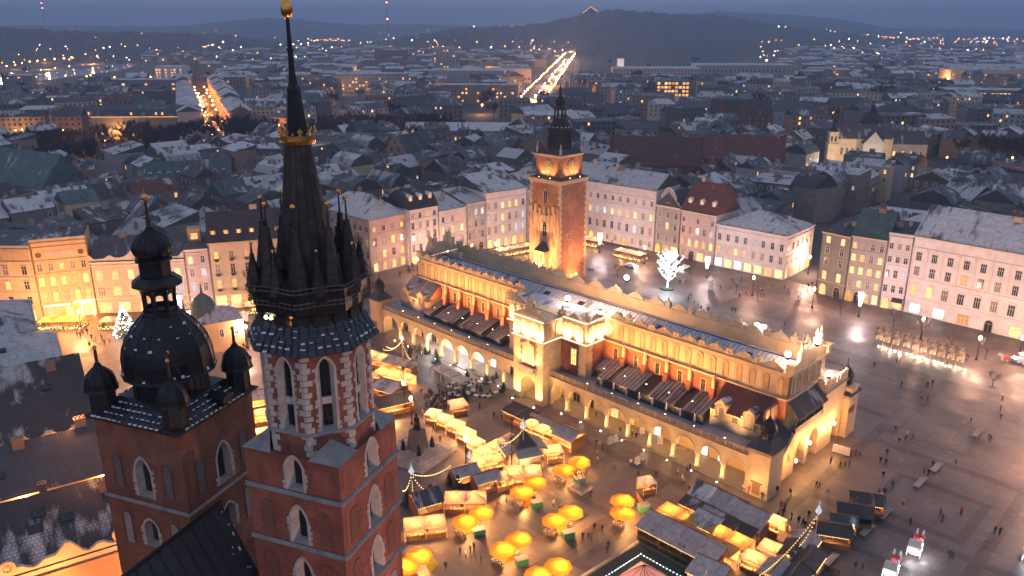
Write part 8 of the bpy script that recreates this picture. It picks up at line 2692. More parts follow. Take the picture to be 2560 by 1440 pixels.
hut(1764, 1302, 4.4, 3.0, GA, 'small pink roofed hut between the amber tent pairs', 'cafe_tin')
for i, (px, py) in enumerate(((1680, 1300), (1733, 1326), (1785, 1352))):
 tent(px, py, 3.6, 2.8, 2, GA + .02, 'canvas_amber', ['upper', 'middle', 'lower'][i] + ' amber canopies of the long lane in the right cluster', 210)
tent(1812, 1366, 3.6, 3.2, 1, GA, 'canvas_amber', 'brightest amber tent at the end of the long lane', 380)
for i, (px, py) in enumerate(((1647, 1318), (1702, 1346), (1757, 1374))):
 hut(px, py, 5.8, 3.4, GA + .02, ['upper', 'middle', 'lower'][i] + ' snowy hut roof beside the fir hedge', rise=1.4, watts=40)
tent(1955, 1373, 3.4, 3.2, 2, GA + .1, 'canvas_cream', 'pale tents beside the string light pole', 220)
tent(1912, 1400, 3.4, 3.2, 2, GA + .1, 'canvas_cream', 'pale tents at the bottom edge of the right cluster', 220)
hut(1770, 1425, 5.0, 3.4, GA + .1, 'pale roofed hut at the bottom edge below the fir hedge', watts=200)
for i, (px, py, rm) in enumerate(((2010, 1348, 'hut_tin'), (1985, 1372, 'tile_brown'), (2020, 1390, 'tile_brown'), (1942, 1420, 'hut_tin'), (1985, 1432, 'tile_brown'))):
 hut(px, py, 4.6, 3.6, GA + PI / 2 + .1, 'hut with ' + ('snowy' if rm == 'hut_tin' else 'brown') + ' roof, ' + ['left of the star pole', 'below the star pole', 'behind the picket fence', 'at the bottom edge', 'lowest by the picket fence'][i], rm, kind='gable', watts=60)
for i, (px, py) in enumerate(((2168, 1240), (2137, 1268), (2083, 1315))):
 hut(px, py, 5.2, 4.2, GA + .5, 'dark brown hut ' + ['farthest along the bench row', 'with a lit blue poster end wall', 'largest, right of the star pole'][i], 'tile_brown', kind='gable', watts=50, lit=i != 1)
t = hut(2110, 1295, 3.8, 3.0, GA + .5, 'rounded dark kiosk with a golden sign', 'tin_dark', kind='gable', watts=60)
cu = bpy.data.curves.new('sign_text', 'FONT'); cu.body = 'SPEKANKI\nKIEPKI'; cu.size = .62; cu.align_x = 'CENTER'; cu.extrude = .02
tx = bpy.data.objects.new('sign_text', cu); C.objects.link(tx); dgx = bpy.context.evaluated_depsgraph_get(); tme = bpy.data.meshes.new_from_object(tx.evaluated_get(dgx)); bpy.data.objects.remove(tx); tme.materials.clear(); tme.materials.append(M['strip_warm'])
o = link('sign_text', tme, t, (0, -1.9, 2.55)); o.rotation_euler = (R(65), 0, 0)
# star poles and garlands
def star_pole(px, py, h, label, z0=0):
 x, y = gp(px, py, z0)
 t = thing('star_pole', label, 'light pole', (x, y, z0), 0, 'poles with white star lanterns')
 mb = MB(); mb.tube([(0, 0, 0), (0, 0, h)], .09, 6); part('pole', mb, M['trim_warm'], t)
 mb = MB(); mb.lathe([(.05, h - 1.1), (.55, h - .4), (.36, h), (.06, h + .9), (.02, h + 1.5)], 6); part('star_lantern', mb, M['star_white'], t)
 mb = MB()
 for k in range(6):
  a = k * PI / 3
  mb.tube([(.56 * math.cos(a), .56 * math.sin(a), h - .4), (.06 * math.cos(a), .06 * math.sin(a), h + .9)], .022, 4); mb.tube([(.56 * math.cos(a), .56 * math.sin(a), h - .4), (0, 0, h - 1.1)], .022, 4)
 tag(part('star_frame', mb, M['iron'], t), kind='stuff')
 return (x, y, z0 + h - .8)
emit('star_white', (.78, .84, 1), .22, (.5, .5, .55))
p1 = star_pole(1033, 1282, 8.5, 'star lantern pole close to the brick tower')
p2 = star_pole(1308, 1100, 3.2, 'star lantern pole on the ornate hut roof', 6)
p3 = star_pole(2030, 1395, 9.0, 'star lantern pole at the right end of the market')
p4 = star_pole(1009, 935, 9.5, 'star lantern pole beside the long glowing tents')
p5 = star_pole(1175, 1195, 5.0, 'plain pole behind the cream double tent')
def garland(a, b, label, sag=1.2):
 t = thing('light_garland', label, 'garland', (0, 0, 0), 0, 'garlands of warm bulbs over the market')
 pts = [(a[0] + (b[0] - a[0]) * k / 24, a[1] + (b[1] - a[1]) * k / 24, a[2] + (b[2] - a[2]) * k / 24 - sag * 4 * (k / 24) * (1 - k / 24)) for k in range(25)]
 mb = MB(); mb.tube(pts, .025, 3); part('cable', mb, M['iron'], t)
 mb = MB()
 n = int(math.dist(a, b) / .5)
 for k in range(n):
  q = k / n * 24; i = int(q); f_ = q - i
  p = [pts[i][j] + (pts[i + 1][j] - pts[i][j]) * f_ for j in range(3)]
  mb.ball((p[0], p[1], p[2] - .06), .06, 4)
 tag(part('bulbs', mb, M['bulb'], t), kind='stuff')
def P3(px, py, z): return (*gp(px, py, z), z)
garland(p1, P3(1005, 1225, 3), 'garland from the tower side star pole to the left'); garland(p1, P3(1130, 1160, 4), 'garland from the tower side star pole toward the grey huts'); garland(p1, P3(1085, 1228, 3), 'short garland from the tower side star pole'); garland(p1, (p1[0] + .2, p1[1], .8), 'bulbs wound down the tower side star pole', 0)
garland(p5, P3(1300, 1082, 6), 'garland from the plain pole up to the ornate hut'); garland(p5, P3(1145, 1205, 3), 'garland falling left from the plain pole'); garland(p2, P3(1250, 1105, 3.2), 'garland from the ornate hut star pole')
garland(p3, P3(1895, 1440, 3), 'long garland from the right star pole to the bottom edge'); garland(p3, P3(1990, 1370, 3), 'short garland left of the right star pole')
garland(p4, P3(955, 872, 5), 'garland from the upper star pole to the brick octagon'); garland(p4, P3(1028, 898, 3), 'garland from the upper star pole toward the arcade'); garland(p4, (p4[0], p4[1] + .2, .8), 'bulbs wound down the upper star pole', 0)
garland(p4, P3(965, 865, 3), 'second garland from the upper star pole to the brick octagon')
# fir hedge, single firs
def fir_mesh(seed, h, r0, n=420):
 r = random.Random(seed); mb = MB()
 for k in range(n):
  z = h * (r.random() ** 1.4) * .97; rr = r0 * (1 - z / h) * r.uniform(.35, 1.05); a = r.uniform(0, 2 * PI)
  p = Vector((rr * math.cos(a), rr * math.sin(a), z + .1)); d = Vector((math.cos(a), math.sin(a), -.35)) * h * .10; s = Vector((-math.sin(a), math.cos(a), .2)) * h * .03
  mb.add([tuple(p - s - d * .5), tuple(p + s - d * .5), tuple(p + d)], [(0, 1, 2)])
 return mb.mesh('crown', M['fir'])
firm = [fir_mesh(i, 2.6, 1.0) for i in range(3)]
ftm = MB().tube([(0, 0, 0), (0, 0, 2.4)], .06, 5).mesh('trunk', M['bark'])
def fir(px, py, s, label, group, z=0):
 t = thing('fir_tree', label, 'fir tree', (*gp(px, py), z), rnd.uniform(0, 6), group); t.scale = (s, s, s)
 link('trunk', ftm, t); link('crown', rnd.choice(firm), t); return t
for k in range(13):
 fir(1606 + k * 11.3, 1350 + k * 6.0, rnd.uniform(.9, 1.15), 'small fir in the dense row along the huts by the glass pyramid', 'firs along the huts by the pyramid')
for px, py, w_ in ((1018, 1262, 'beside the tower side star pole'), (1122, 1212, 'by the plain pole'), (1145, 1225, 'left of the grey roofed hut'), (1832, 1290, 'among the back hut roofs'), (1888, 1330, 'at the end of the back hut row'), (1090, 905, 'beside the outdoor cafe, left'), (1160, 1005, 'beside the white round topped kiosk'), (1215, 960, 'in the outdoor cafe below the arcade')):
 fir(px, py, rnd.uniform(.9, 1.4), 'single fir ' + w_, None)
for k in range(26):
 px, py = rnd.choice([(rnd.uniform(1100, 1260), rnd.uniform(900, 985)), (rnd.uniform(1020, 1075), rnd.uniform(865, 900))])
 fir(px, py, rnd.uniform(.4, .8), 'potted evergreen in the outdoor cafe below the arcade', 'potted evergreens of the arcade cafe')
# glass pyramid basin
ct_, lf, rg = gp(1598, 1357), gp(1478, 1432), gp(1742, 1436)
X0 = Vector((ct_[0], ct_[1], 0)); U_ = Vector((rg[0] - ct_[0], rg[1] - ct_[1], 0)); V_ = Vector((lf[0] - ct_[0], lf[1] - ct_[1], 0))
V_ = V_ * 1.15; U_ = U_ * 1.1
t = thing('glass_pyramid', 'glass pyramid skylight glowing pink inside a dark grassy basin edged with lights', 'skylight', tuple(X0))
def uvp(u, v, z): q = U_ * u + V_ * v; return (q.x, q.y, z)
def ring(name, a, b, za, zb, m):
 mb = MB()
 A, B = [(a, a), (1 - a, a), (1 - a, 1 - a), (a, 1 - a)], [(b, b), (1 - b, b), (1 - b, 1 - b), (b, 1 - b)]
 for k in range(4):
  mb.quad(uvp(*A[k], za), uvp(*A[(k + 1) % 4], za), uvp(*B[(k + 1) % 4], zb), uvp(*B[k], zb))
 part(name, mb, M[m], t)
ring('stone_kerb', -.05, 0.0, .06, .3, 'paving_pale'); ring('stone_edge', 0, .03, .3, .32, 'paving_pale'); ring('grass_bank', .03, .24, .30, .12, 'meadow_grass'); ring('grass_floor', .24, .30, .12, .12, 'hedge_green')
mb = MB()
for k in range(4):
 for j in range(12):
  f_ = j / 12; q = [(.19 + .62 * f_, .19), (.81, .19 + .62 * f_), (.81 - .62 * f_, .81), (.19, .81 - .62 * f_)][k]
  mb.ball(uvp(*q, .28), .06, 5)
tag(part('edge_lights', mb, M['bulb_white'], t), kind='stuff')
emit('glow_pink', (1, .30, .2), .3, (.3, .2, .2), texture=.5)
for k in range(4):
 A = [(.28, .28), (.72, .28), (.72, .72), (.28, .72)]
 for j in range(3):
  f0, f1 = j / 3, (j + 1) / 3
  a, b = A[k], A[(k + 1) % 4]
  mb = MB(); P = lambda f: (a[0] + (b[0] - a[0]) * f, a[1] + (b[1] - a[1]) * f)
  mb.add([uvp(*P(f0 + .01), .14), uvp(*P(f1 - .01), .14), uvp(.5, .5, 2.3)], [(0, 1, 2)]); part('pane', mb, M['glow_pink'], t)
  mb = MB(); mb.tube([uvp(*P(f0), .14), uvp(.5, .5, 2.32)], .05, 4); part('glazing_bar', mb, M['iron'], t)
# monument steps, planted kiosk base, little church
x, y = gp(1045, 1135)
t = thing('monument', 'stepped stone monument with bronze figures right beside the brick tower', 'monument', (x, y, 0), GA + .2)
for k in range(5):
 mb = MB(); a = 5.5 - k * .75; mb.box(-a, a, -a, a, k * .28, k * .28 + .27); part('step', mb, M['stone_grey'], t)
mb = MB(); mb.frus(-1.5, 1.5, -1.5, 1.5, 1.4, -1.1, 1.1, -1.1, 1.1, 5.5); part('plinth', mb, M['stone_dark'], t)
for (sx, sy, z) in ((-2, -2, 1.4), (2, -2, 1.4), (2, 2, 1.4), (-2, 2, 1.4), (0, 0, 5.5)):
 mb = MB(); k = 1.5 if z > 5 else 1
 mb.lathe([(.5 * k, 0), (.46 * k, .8 * k), (.34 * k, 1.1 * k), (.42 * k, 1.5 * k), (.14 * k, 1.75 * k), (.2 * k, 1.95 * k), (.17 * k, 2.15 * k), (.03, 2.3 * k)], 9); part('bronze_figure', mb, M['copper_dark'], t, (sx, sy, z))
mb = MB(); mb.box(-1.6, 1.6, -1.6, 1.6, 0, .5); mb.box(-1.3, 1.3, -1.3, 1.3, .5, .62, 1)
tag(part('stone_planter', mb, [M['stone_grey'], M['stone_dark']], None, pt(1450, 1222), GA), 'low square stone planter with a thin bare tree beside the green cabinet', 'planter')
t = big('little_church', 'small pale church with a green dome behind the bell tower', 'church', 560, 878, 0, 11, 9, 8, .5, 'hip', 3, 'plaster_ochre', 'tin_snow', [(4, 1, 2, 3, 'd')])
mb = MB(); mb.lathe([(3.2, 8), (3.2, 10), (3.0, 11.5), (2.2, 13), (1, 14), (.4, 14.6), (.1, 17)], 14, -3, 6); part('dome', mb, M['copper_green'], t)
# cafe terraces round the square
def terrace(px, py, n, ang, label, canvas='canvas_white', watts=260):
 x, y = gp(px, py)
 t = thing('cafe_terrace', label, 'cafe terrace', (x, y, 0), ang, 'lit cafe terraces round the square')
 for k in range(n):
  c = (k - (n - 1) / 2) * 3.8
  mb = MB(); mb.add([(c - 1.85, -1.85, 2.5), (c + 1.85, -1.85, 2.5), (c + 1.85, 1.85, 2.5), (c - 1.85, 1.85, 2.5), (c, 0, 3.3)] + [(c + sx * 1.85, sy * 1.85, 2.25) for sx, sy in ((-1, -1), (1, -1), (1, 1), (-1, 1))], [(0, 1, 4), (1, 2, 4), (2, 3, 4), (3, 0, 4), (0, 5, 6, 1), (1, 6, 7, 2), (2, 7, 8, 3), (3, 8, 5, 0)]); part('parasol', mb, M[canvas], t)
  mb = MB(); mb.tube([(c, 0, 0), (c, 0, 3.2)], .06, 5); part('parasol_pole', mb, M['iron'], t)
  lamp('POINT', (x + c * math.cos(ang), y + c * math.sin(ang), 2.0), watts * 1.6, (1, .42, .12), .25, name='terrace_light')
 w = n * 1.9 + .3
 mb = MB(); mb.box(-w, w, -2.3, -2.15, 0, 1.0); mb.box(-w, -w + .15, -2.15, 2.2, 0, 1.0); mb.box(w - .15, w, -2.15, 2.2, 0, 1.0); part('planter_fence', mb, M['hedge_green'], t)
 mb = MB()
 for k in range(int(w * 22)):
  mb.ball((rnd.uniform(-w, w), -2.33, rnd.uniform(.2, 1.15)), .055, 4)
 for k in range(30):
  mb.ball((rnd.choice([-w, w]), rnd.uniform(-2, 2), rnd.uniform(.2, 1.1)), .055, 4)
 tag(part('fairy_lights', mb, M['bulb'], t), kind='stuff')
terrace(1285, 633, 4, .6, 'garlanded cafe terrace beside the clock tower'); terrace(1575, 645, 3, -.75, 'lit cafe terrace behind the white light tree'); terrace(1478, 612, 2, -.7, 'small cafe terrace right of the clock tower base')
terrace(158, 818, 3, .1, 'golden cafe terrace below the ornate ochre house', 'canvas_amber', 420); terrace(292, 818, 2, .1, 'garlanded cafe terrace left of the onion cupola', 'canvas_cream'); terrace(517, 800, 3, .22, 'white parasol terrace right of the onion cupola'); terrace(595, 782, 3, .28, 'white parasol terrace behind the white van'); terrace(665, 770, 2, .3, 'white parasol terrace beside the dark gallery')
for i, (px, py) in enumerate(((1102, 918), (1127, 930), (1152, 943))):
 tent(px, py, 3.4, 3.0, 1, GA, 'canvas_white', ['left', 'middle', 'right'][i] + ' flat white parasol of the arcade cafe', 0, goods=False, name='cafe_parasol')
tb = thing('cafe_table', 'x', 'table')
mb = MB(); mb.box(-.6, .6, -.4, .4, .7, .75); part('table_top', mb, M['canvas_white'], tb); mb = MB(); mb.tube([(0, 0, 0), (0, 0, .7)], .06, 5); part('leg', mb, M['iron'], tb)
for sx in (-1, 1):
 mb = MB(); mb.box(sx * .95 - .2, sx * .95 + .2, -.22, .22, .4, .46); mb.box(sx * 1.12 - .03, sx * 1.12 + .03, -.22, .22, .46, .95); part('chair', mb, M['wood_dark'], tb)
for k in range(26):
 x, y = gp(rnd.uniform(1120, 1245), rnd.uniform(955, 1000))
 lab = 'white topped cafe table with dark chairs below the arcade'
 if k == 0: tb.location = (x, y, 0); tb.rotation_euler = (0, 0, GA); tb['label'] = lab; tb['group'] = 'tables of the arcade cafe'
 else: copy_tree(tb, (x, y, 0), GA + rnd.choice([0, PI / 2]))
lamp('POINT', (*gp(1150, 900), 4.0), 1100, (.95, .97, 1), .3, name='cafe_light'); lamp('POINT', (*gp(1085, 880), 4.5), 900, (.9, .95, 1), .3, name='cafe_light')
# ------------------------------------------------------------ lamps of the square
def lantern(px, py, label, festive=True, watts=900, h=5.6, col=None):
 x, y = gp(px, py)
 t = thing('festive_lamp' if festive else 'lantern', label, 'street lamp', (x, y, 0), .3, 'lamps hung with white Christmas lights' if festive else 'old style lanterns of the square')
 mb = MB(); mb.lathe([(.35, 0), (.3, .5), (.14, .8), (.1, h - .4), (.2, h - .2)], 8); part('post', mb, M['iron'], t)
 mb = MB(); mb.lathe([(.1, h - .2), (.3, h + .1), (.34, h + .6), (.1, h + .9)], 8); part('lantern_head', mb, M['lamp_warm'], t)
 if festive:
  mb = MB()
  for k in range(26):
   a = k * 2.4; r = .25 + .6 * (k % 5) / 5; z = h - 2.4 + (k % 7) * .12
   mb.tube([(r * .5 * math.cos(a), r * .5 * math.sin(a), z), (r * 1.25 * math.cos(a), r * 1.25 * math.sin(a), h + 1.2 + .3 * (k % 3))], .05, 4)
  tag(part('light_curtain', mb, M['led_white'], t), kind='stuff')
 lamp('POINT', (x, y - .5, h + .6), watts, col or ((1, .70, .68) if festive else (1, .53, .35)), 1.1, name='square_light')
for px, py, w_ in ((1499, 632, 'in front of the broad white palace'), (1766, 695, 'in front of the white corner house'), (2146, 792, 'near the banner row'), (455, 802, 'behind the bell tower, right of its lantern'), (985, 668, 'at the corner house beside the hall end')):
 lantern(px, py, 'lamp with a curtain of white lights ' + w_, True, 3300)
for px, py, w_ in ((205, 830, 'left of the onion cupola'), (1390, 640, 'behind the clock tower'), (1610, 660, 'behind the light tree'), (1880, 740, 'by the white corner house'), (2030, 770, 'by the narrow brown house'), (2300, 850, 'in front of the long palace, left'), (2440, 900, 'in front of the long palace, right'), (2545, 900, 'at the right edge'), (1120, 668, 'behind the left hall end'), (1240, 650, 'before the long balcony house'), (1045, 690, 'at the street mouth'), (545, 830, 'by the white van'), (620, 870, 'left of the dark gallery'), (2020, 685, 'in the side street'), (1012, 1020, 'with three globes beside the brick tower'), (1030, 1060, 'on the monument steps'), (1165, 1165, 'between the grey huts'), (330, 860, 'near the bell tower cupola'), (60, 840, 'at the left edge'), (2640, 1010, 'beyond the right edge, upper'), (2660, 1200, 'beyond the right edge, lower'), (2250, 760, 'by the tall pale house')):
 lantern(px, py, 'old style lantern ' + w_, False, {1165: 260, 1012: 260, 1030: 200, 2020: 5200, 60: 8000, 205: 8000, 330: 4500, 620: 4000, 2640: 8000, 2660: 9000}.get(px, 2700), 5.6, (1, .42, .14) if px in (60, 205, 330) else None)
# tree hung with white lights
a, b = MB(), MB()
rl_ = random.Random(5)
a.tube([(0, 0, 0), (.1, 0, 6), (0, .1, 11.8)], .22, 6, r1=.05)
for k in range(26):
 z = 2.6 + 8.6 * k / 26; q = k * 2.4; ln = (4.5 - 11 * (k / 26 - .42) ** 2) * rl_.uniform(.8, 1.1)
 d = Vector((math.cos(q), math.sin(q), 0)); p0 = Vector((0, 0, z)); p1 = p0 + d * ln * .55 + Vector((0, 0, ln * .3)); p2 = p0 + d * ln * .95 + Vector((0, 0, ln * .85))
 b.tube([p0, p1, p2], .09, 4, r1=.03)
 for j in range(9):
  t_ = rl_.uniform(.3, 1); s_ = p0 + (p2 - p0) * t_ + Vector((0, 0, -.1 * ln * t_ * (1 - t_)))
  b.tube([s_, s_ + Vector((rl_.uniform(-1, 1), rl_.uniform(-1, 1), rl_.uniform(-.3, 1))) * .9], .04, 3)
t = thing('light_tree', 'bare tree wrapped entirely in brilliant white lights', 'tree', (*gp(1668, 722), 0), 0)
emit('tree_white', (.88, .92, 1), 2.2)
part('trunk', a, M['tree_white'], t); part('crown', b, M['tree_white'], t); mb = MB(); mb.lathe([(2.2, 0), (2.2, .4), (1.9, .5)], 16); part('tree_base', mb, M['hedge_green'], t)
lamp('POINT', (*gp(1668, 730), 6), 2600, (.85, .92, 1), 1.5, name='tree_light')
t = fir(316, 840, 3.2, 'tall Christmas fir covered in white lights left of the bell tower cupola', None); mb = MB()
for k in range(220):
 z = 2.6 * rnd.random(); r_ = 1.0 * (1 - z / 2.6) + .05; q = rnd.uniform(0, 6.3); mb.ball((r_ * math.cos(q), r_ * math.sin(q), z + .1), .03, 4)
tag(part('fairy_lights', mb, M['bulb_white'], t), kind='stuff'); lamp('POINT', (*gp(316, 852), 4), 500, (1, .95, .85), .8, name='tree_light')
for px, py, w_ in ((2302, 852, 'first in the row before the long palace'), (2376, 878, 'second in the row before the long palace'), (2462, 900, 'third in the row before the long palace'), (2232, 822, 'before the tall pale house'), (2480, 968, 'standing alone in a dark square bed'), (1543, 690, 'low and round near the clock tower'), (1690, 676, 'behind the light tree'), (1725, 690, 'before the red roofed dormer house'), (1840, 735, 'left before the white corner house'), (1893, 752, 'right before the white corner house'), (2100, 790, 'before the grey lit house'), (1450, 1222, 'thin, in the stone planter'), (1430, 665, 'at the clock tower foot')):
 t = tree(*gp(px, py), 5, .34 if py > 900 or px == 1543 else .5, 'small leafless tree ' + w_, 'small leafless trees on the square', 'small_tree')
 if px != 1450:
  mb = MB(); mb.box(-2.2, 2.2, -2.2, 2.2, .0, .12); part('tree_bed', mb, M['stone_dark'], t)
# banners, poster columns
def print_mat(name, c1, c2, sc):
 m, n, l, b = new_mat(name); tc = n.new('ShaderNodeTexCoord'); l.new(mixc(n, l, noise_ramp(n, l, tc.outputs['Object'], sc, .4, .6, 5), c1, c2), b.inputs['Base Color']); M[name] = m
print_mat('banner_print', (.10, .07, .06), (.6, .45, .32), .9); print_mat('poster_print', (.75, .72, .68), (.2, .18, .2), 1.6); print_mat('menu_print', (.8, .78, .72), (.35, .3, .28), 4)
for k in range(10):
 x, y = gp(2193 + k * 22.5 + rnd.uniform(-4, 4), 862 + k * 6.2)
 t = thing('banner_stand', ['first', 'second', 'third', 'fourth', 'fifth', 'sixth', 'seventh', 'eighth', 'ninth', 'last'][k] + ' tall printed banner of the row across the square', 'banner', (x, y, 0), GA + .6 + rnd.uniform(-.3, .3), 'row of printed banners')
 mb = MB(); mb.tube([(-.9, 0, 0), (-.9, 0, 5.2)], .05, 5); part('pole', mb, M['iron'], t)
 mb = MB(); mb.box(-.85, .75, -.02, .02, 1.4, 5.1); part('cloth', mb, M['banner_print'], t)
 mb = MB(); mb.box(-.2, .2, -1.5, -1.2, 0, .25); part('spotlight', mb, M['lamp_warm'], t)
 lamp('POINT', (x + .8, y - 1.3, .6), 130, (1, .75, .5), .15, name='banner_light')
for px, py, w_ in ((1776, 722, 'beside the festive lamp'), (1996, 748, 'near the street mouth')):
 t = thing('poster_column', 'round white poster column ' + w_, 'poster column', pt(px, py)); mb = MB(); mb.lathe([(.85, 0), (.75, .4), (.75, 3.1)], 14); part('column', mb, M['poster_print'], t); mb = MB(); mb.lathe([(.95, 3.1), (.95, 3.3), (.5, 3.8), (.1, 4.3)], 14); part('cap', mb, M['trim_white'], t)
def board(px, py, rz, label):
 t = thing('menu_board', label, 'sign', pt(px, py), rz, 'white menu boards by the hall')
 for s in (-1, 1):
  mb = MB(); mb.box(-.55, .55, -.03, .03, .1, 1.7); o = part('board_face', mb, M['menu_print'], t, (0, s * .3, 0)); o.rotation_euler = (s * .17, 0, 0)
for i, (px, py, rz, w_) in enumerate(((1525, 1110, .6, 'left of a pair before the arcade'), (1538, 1105, .6, 'right of a pair before the arcade'), (1593, 1160, .6, 'left of a pair near the round stall'), (1606, 1150, .6, 'right of a pair near the round stall'), (1650, 1110, -.2, 'by an arcade column'), (2088, 1130, -.5, 'left, at the end arches'), (2103, 1134, -.5, 'middle, at the end arches'), (2116, 1138, -.5, 'right, at the end arches'), (1605, 1085, .2, 'under the arcade'))):
 board(px, py, rz, 'white menu board, ' + w_)
t = tent(1618, 1196, 2.6, 2.6, 1, .3, 'canvas_white', 'white round souvenir stall standing alone before the arcade', 60)
bn = thing('bench', 'x', 'bench')
for q in range(3):
 mb = MB(); mb.box(-2.2, 2.2, -.5 + q * .36, -.2 + q * .36, .42, .5); part('slat', mb, M['stone_grey'], bn)
for s in (-1.7, 1.7):
 mb = MB(); mb.box(s - .15, s + .15, -.4, .45, 0, .42); part('leg', mb, M['stone_dark'], bn)
for i, (px, py, w_) in enumerate(((2443, 1086, 'farthest one on the right plaza'), (2341, 1172, 'in the dark paving frame'), (2300, 1210, 'below the dark paving frame'), (2213, 1288, 'behind the dark huts, upper'), (2167, 1330, 'behind the dark huts, lower'), (2075, 1405, 'by the picket fence, upper'), (2040, 1438, 'by the picket fence, lower'))):
 if i == 0: bn.location = pt(px, py); bn.rotation_euler = (0, 0, .78); bn['label'] = 'long stone bench ' + w_; bn['group'] = 'stone benches of the right plaza'
 else: copy_tree(bn, pt(px, py), .78, 'long stone bench ' + w_)
pf = thing('picket_fence', 'dark wooden picket fence beside the right star pole', 'fence', pt(2045, 1420), GA + .1)
for k in range(26):
 mb = MB(); mb.box(-3.2 + k * .25, -3.04 + k * .25, -.03, .03, 0, 1.2); part('picket', mb, M['wood_dark'], pf)
mb = MB(); mb.box(-3.2, 3.3, .03, .07, .8, .9); part('rail', mb, M['wood_dark'], pf)
# ------------------------------------------------------------ people, horses, carriages
def skin_mesh(name, vs, es, rad, sub=1):
 me = bpy.data.meshes.new(name); me.from_pydata(vs, es, []); o = bpy.data.objects.new(name, me); C.objects.link(o)
 sm_ = o.modifiers.new('s', 'SKIN'); sm_.use_smooth_shade = True
 for d, r_ in zip(me.skin_vertices[0].data, rad): d.radius = (r_, r_) if isinstance(r_, float) else r_
 me.skin_vertices[0].data[0].use_root = True
 if sub: o.modifiers.new('u', 'SUBSURF').levels = sub
 dg = bpy.context.evaluated_depsgraph_get(); out = bpy.data.meshes.new_from_object(o.evaluated_get(dg)); bpy.data.objects.remove(o); out.name = name
 return out
def person_mesh(step, arm, lean=0.0):
 s, e = step, arm
 vs = [(0, 0, .95), (0, .02 + lean * .3, 1.2), (0, .03 + lean, 1.42), (0, .03 + lean, 1.52), (0, .05 + lean * 1.2, 1.63), (0, .06 + lean * 1.3, 1.74),
   (.19, .02 + lean, 1.40), (.25, e * .5, 1.13), (.24, .1 + e, .90), (-.19, .02 + lean, 1.40), (-.25, -e * .5, 1.13), (-.24, .1 - e, .90),
   (.10, 0, .88), (.11, s * .5 + .04, .48), (.11, s, .08), (.12, s + .16, .04), (-.10, 0, .88), (-.11, -s * .5 + .04, .48), (-.11, -s - .04, .08), (-.12, -s + .10, .04)]
 es = [(0, 1), (1, 2), (2, 3), (3, 4), (4, 5), (2, 6), (6, 7), (7, 8), (2, 9), (9, 10), (10, 11), (0, 12), (12, 13), (13, 14), (14, 15), (0, 16), (16, 17), (17, 18), (18, 19)]
 rd = [(.17, .13), (.17, .13), (.19, .13), .065, .105, .085, .085, .07, .05, .085, .07, .05, .10, .075, .055, .045, .10, .075, .055, .045]
 return skin_mesh('person', vs, es, rd)
poses = [person_mesh(0.02, .03), person_mesh(.26, .16), person_mesh(-.22, -.14, .03), person_mesh(.1, .05, .05), person_mesh(.05, .3, .02)]
for nm, c in dict(black=(.015, .015, .018), navy=(.02, .03, .06), grey=(.10, .10, .11), red=(.45, .03, .03), tan=(.25, .16, .09), white=(.55, .54, .52), green=(.04, .08, .04), yellow=(.6, .38, .03), orange=(.6, .14, .02), jeans=(.04, .055, .09), hair=(.03, .02, .015)).items():
 mat('cloth_' + nm, c, .8, .2, 3)
pv_ = []
for k, me in enumerate(poses):
 for coat, tr_, hat in (('black', 'jeans', 'hair'), ('black', 'black', 'black'), ('navy', 'jeans', 'hair'), ('grey', 'black', 'grey'), ('tan', 'black', 'hair'), ('black', 'grey', 'white'), ('red', 'black', 'black'), ('white', 'jeans', 'red'), ('green', 'jeans', 'hair'), ('orange', 'black', 'black'), ('yellow', 'jeans', 'hair')):
  m2 = me.copy(); m2.materials.clear()
  for x in (M['cloth_' + coat], M['cloth_' + tr_], M['skin'], M['cloth_' + hat]): m2.materials.append(x)
  for p in m2.polygons:
   z, x, y = p.center.z, abs(p.center.x), p.center.y
   p.material_index = 1 if z < .84 and not (x > .19 and z > .8) else 3 if z > 1.68 or (z > 1.56 and y < .05) else 2 if z > 1.52 or (x > .19 and z < .95) else 0
  pv_.append((m2, coat, k))
ANCH = [(1205, 1276, 'the yellow umbrellas'), (1300, 1340, 'the lower yellow umbrellas'), (1420, 1320, 'the bright pale paving'), (1163, 1260, 'the cream double tent'), (1110, 980, 'the crowded white kiosk'), (1100, 1060, 'the curved stall row'), (1300, 1130, 'the ornate hut'), (1550, 1110, 'the arcade menu boards'), (1700, 1190, 'the arcade columns'), (1620, 1200, 'the round souvenir stall'), (1850, 1300, 'the right stall cluster'), (1960, 1310, 'the white lit tents'), (2010, 1380, 'the right star pole'), (1890, 1230, 'the corner pavilion'), (2070, 1130, 'the end arches of the hall'), (2160, 1250, 'the dark huts'), (2300, 1190, 'the dark paving frame'), (2480, 1320, 'the right plaza edge'), (2400, 1000, 'the lone small tree'), (2290, 880, 'the banner row'), (1900, 740, 'the white corner house'), (1700, 730, 'the light tree'), (1530, 650, 'the broad white palace'), (1280, 650, 'the clock tower terrace'), (1000, 690, 'the hipped corner house'), (590, 830, 'the white van'), (230, 850, 'the golden terrace'), (1480, 680, 'the clock tower foot'), (1200, 960, 'the arcade cafe'), (960, 900, 'the long glowing tents'), (1800, 790, 'the open plaza behind the hall'), (2020, 720, 'the street mouth'), (1650, 830, 'the back of the hall'), (1480, 1280, 'the planter and lone umbrellas'), (1040, 1100, 'the monument steps')]
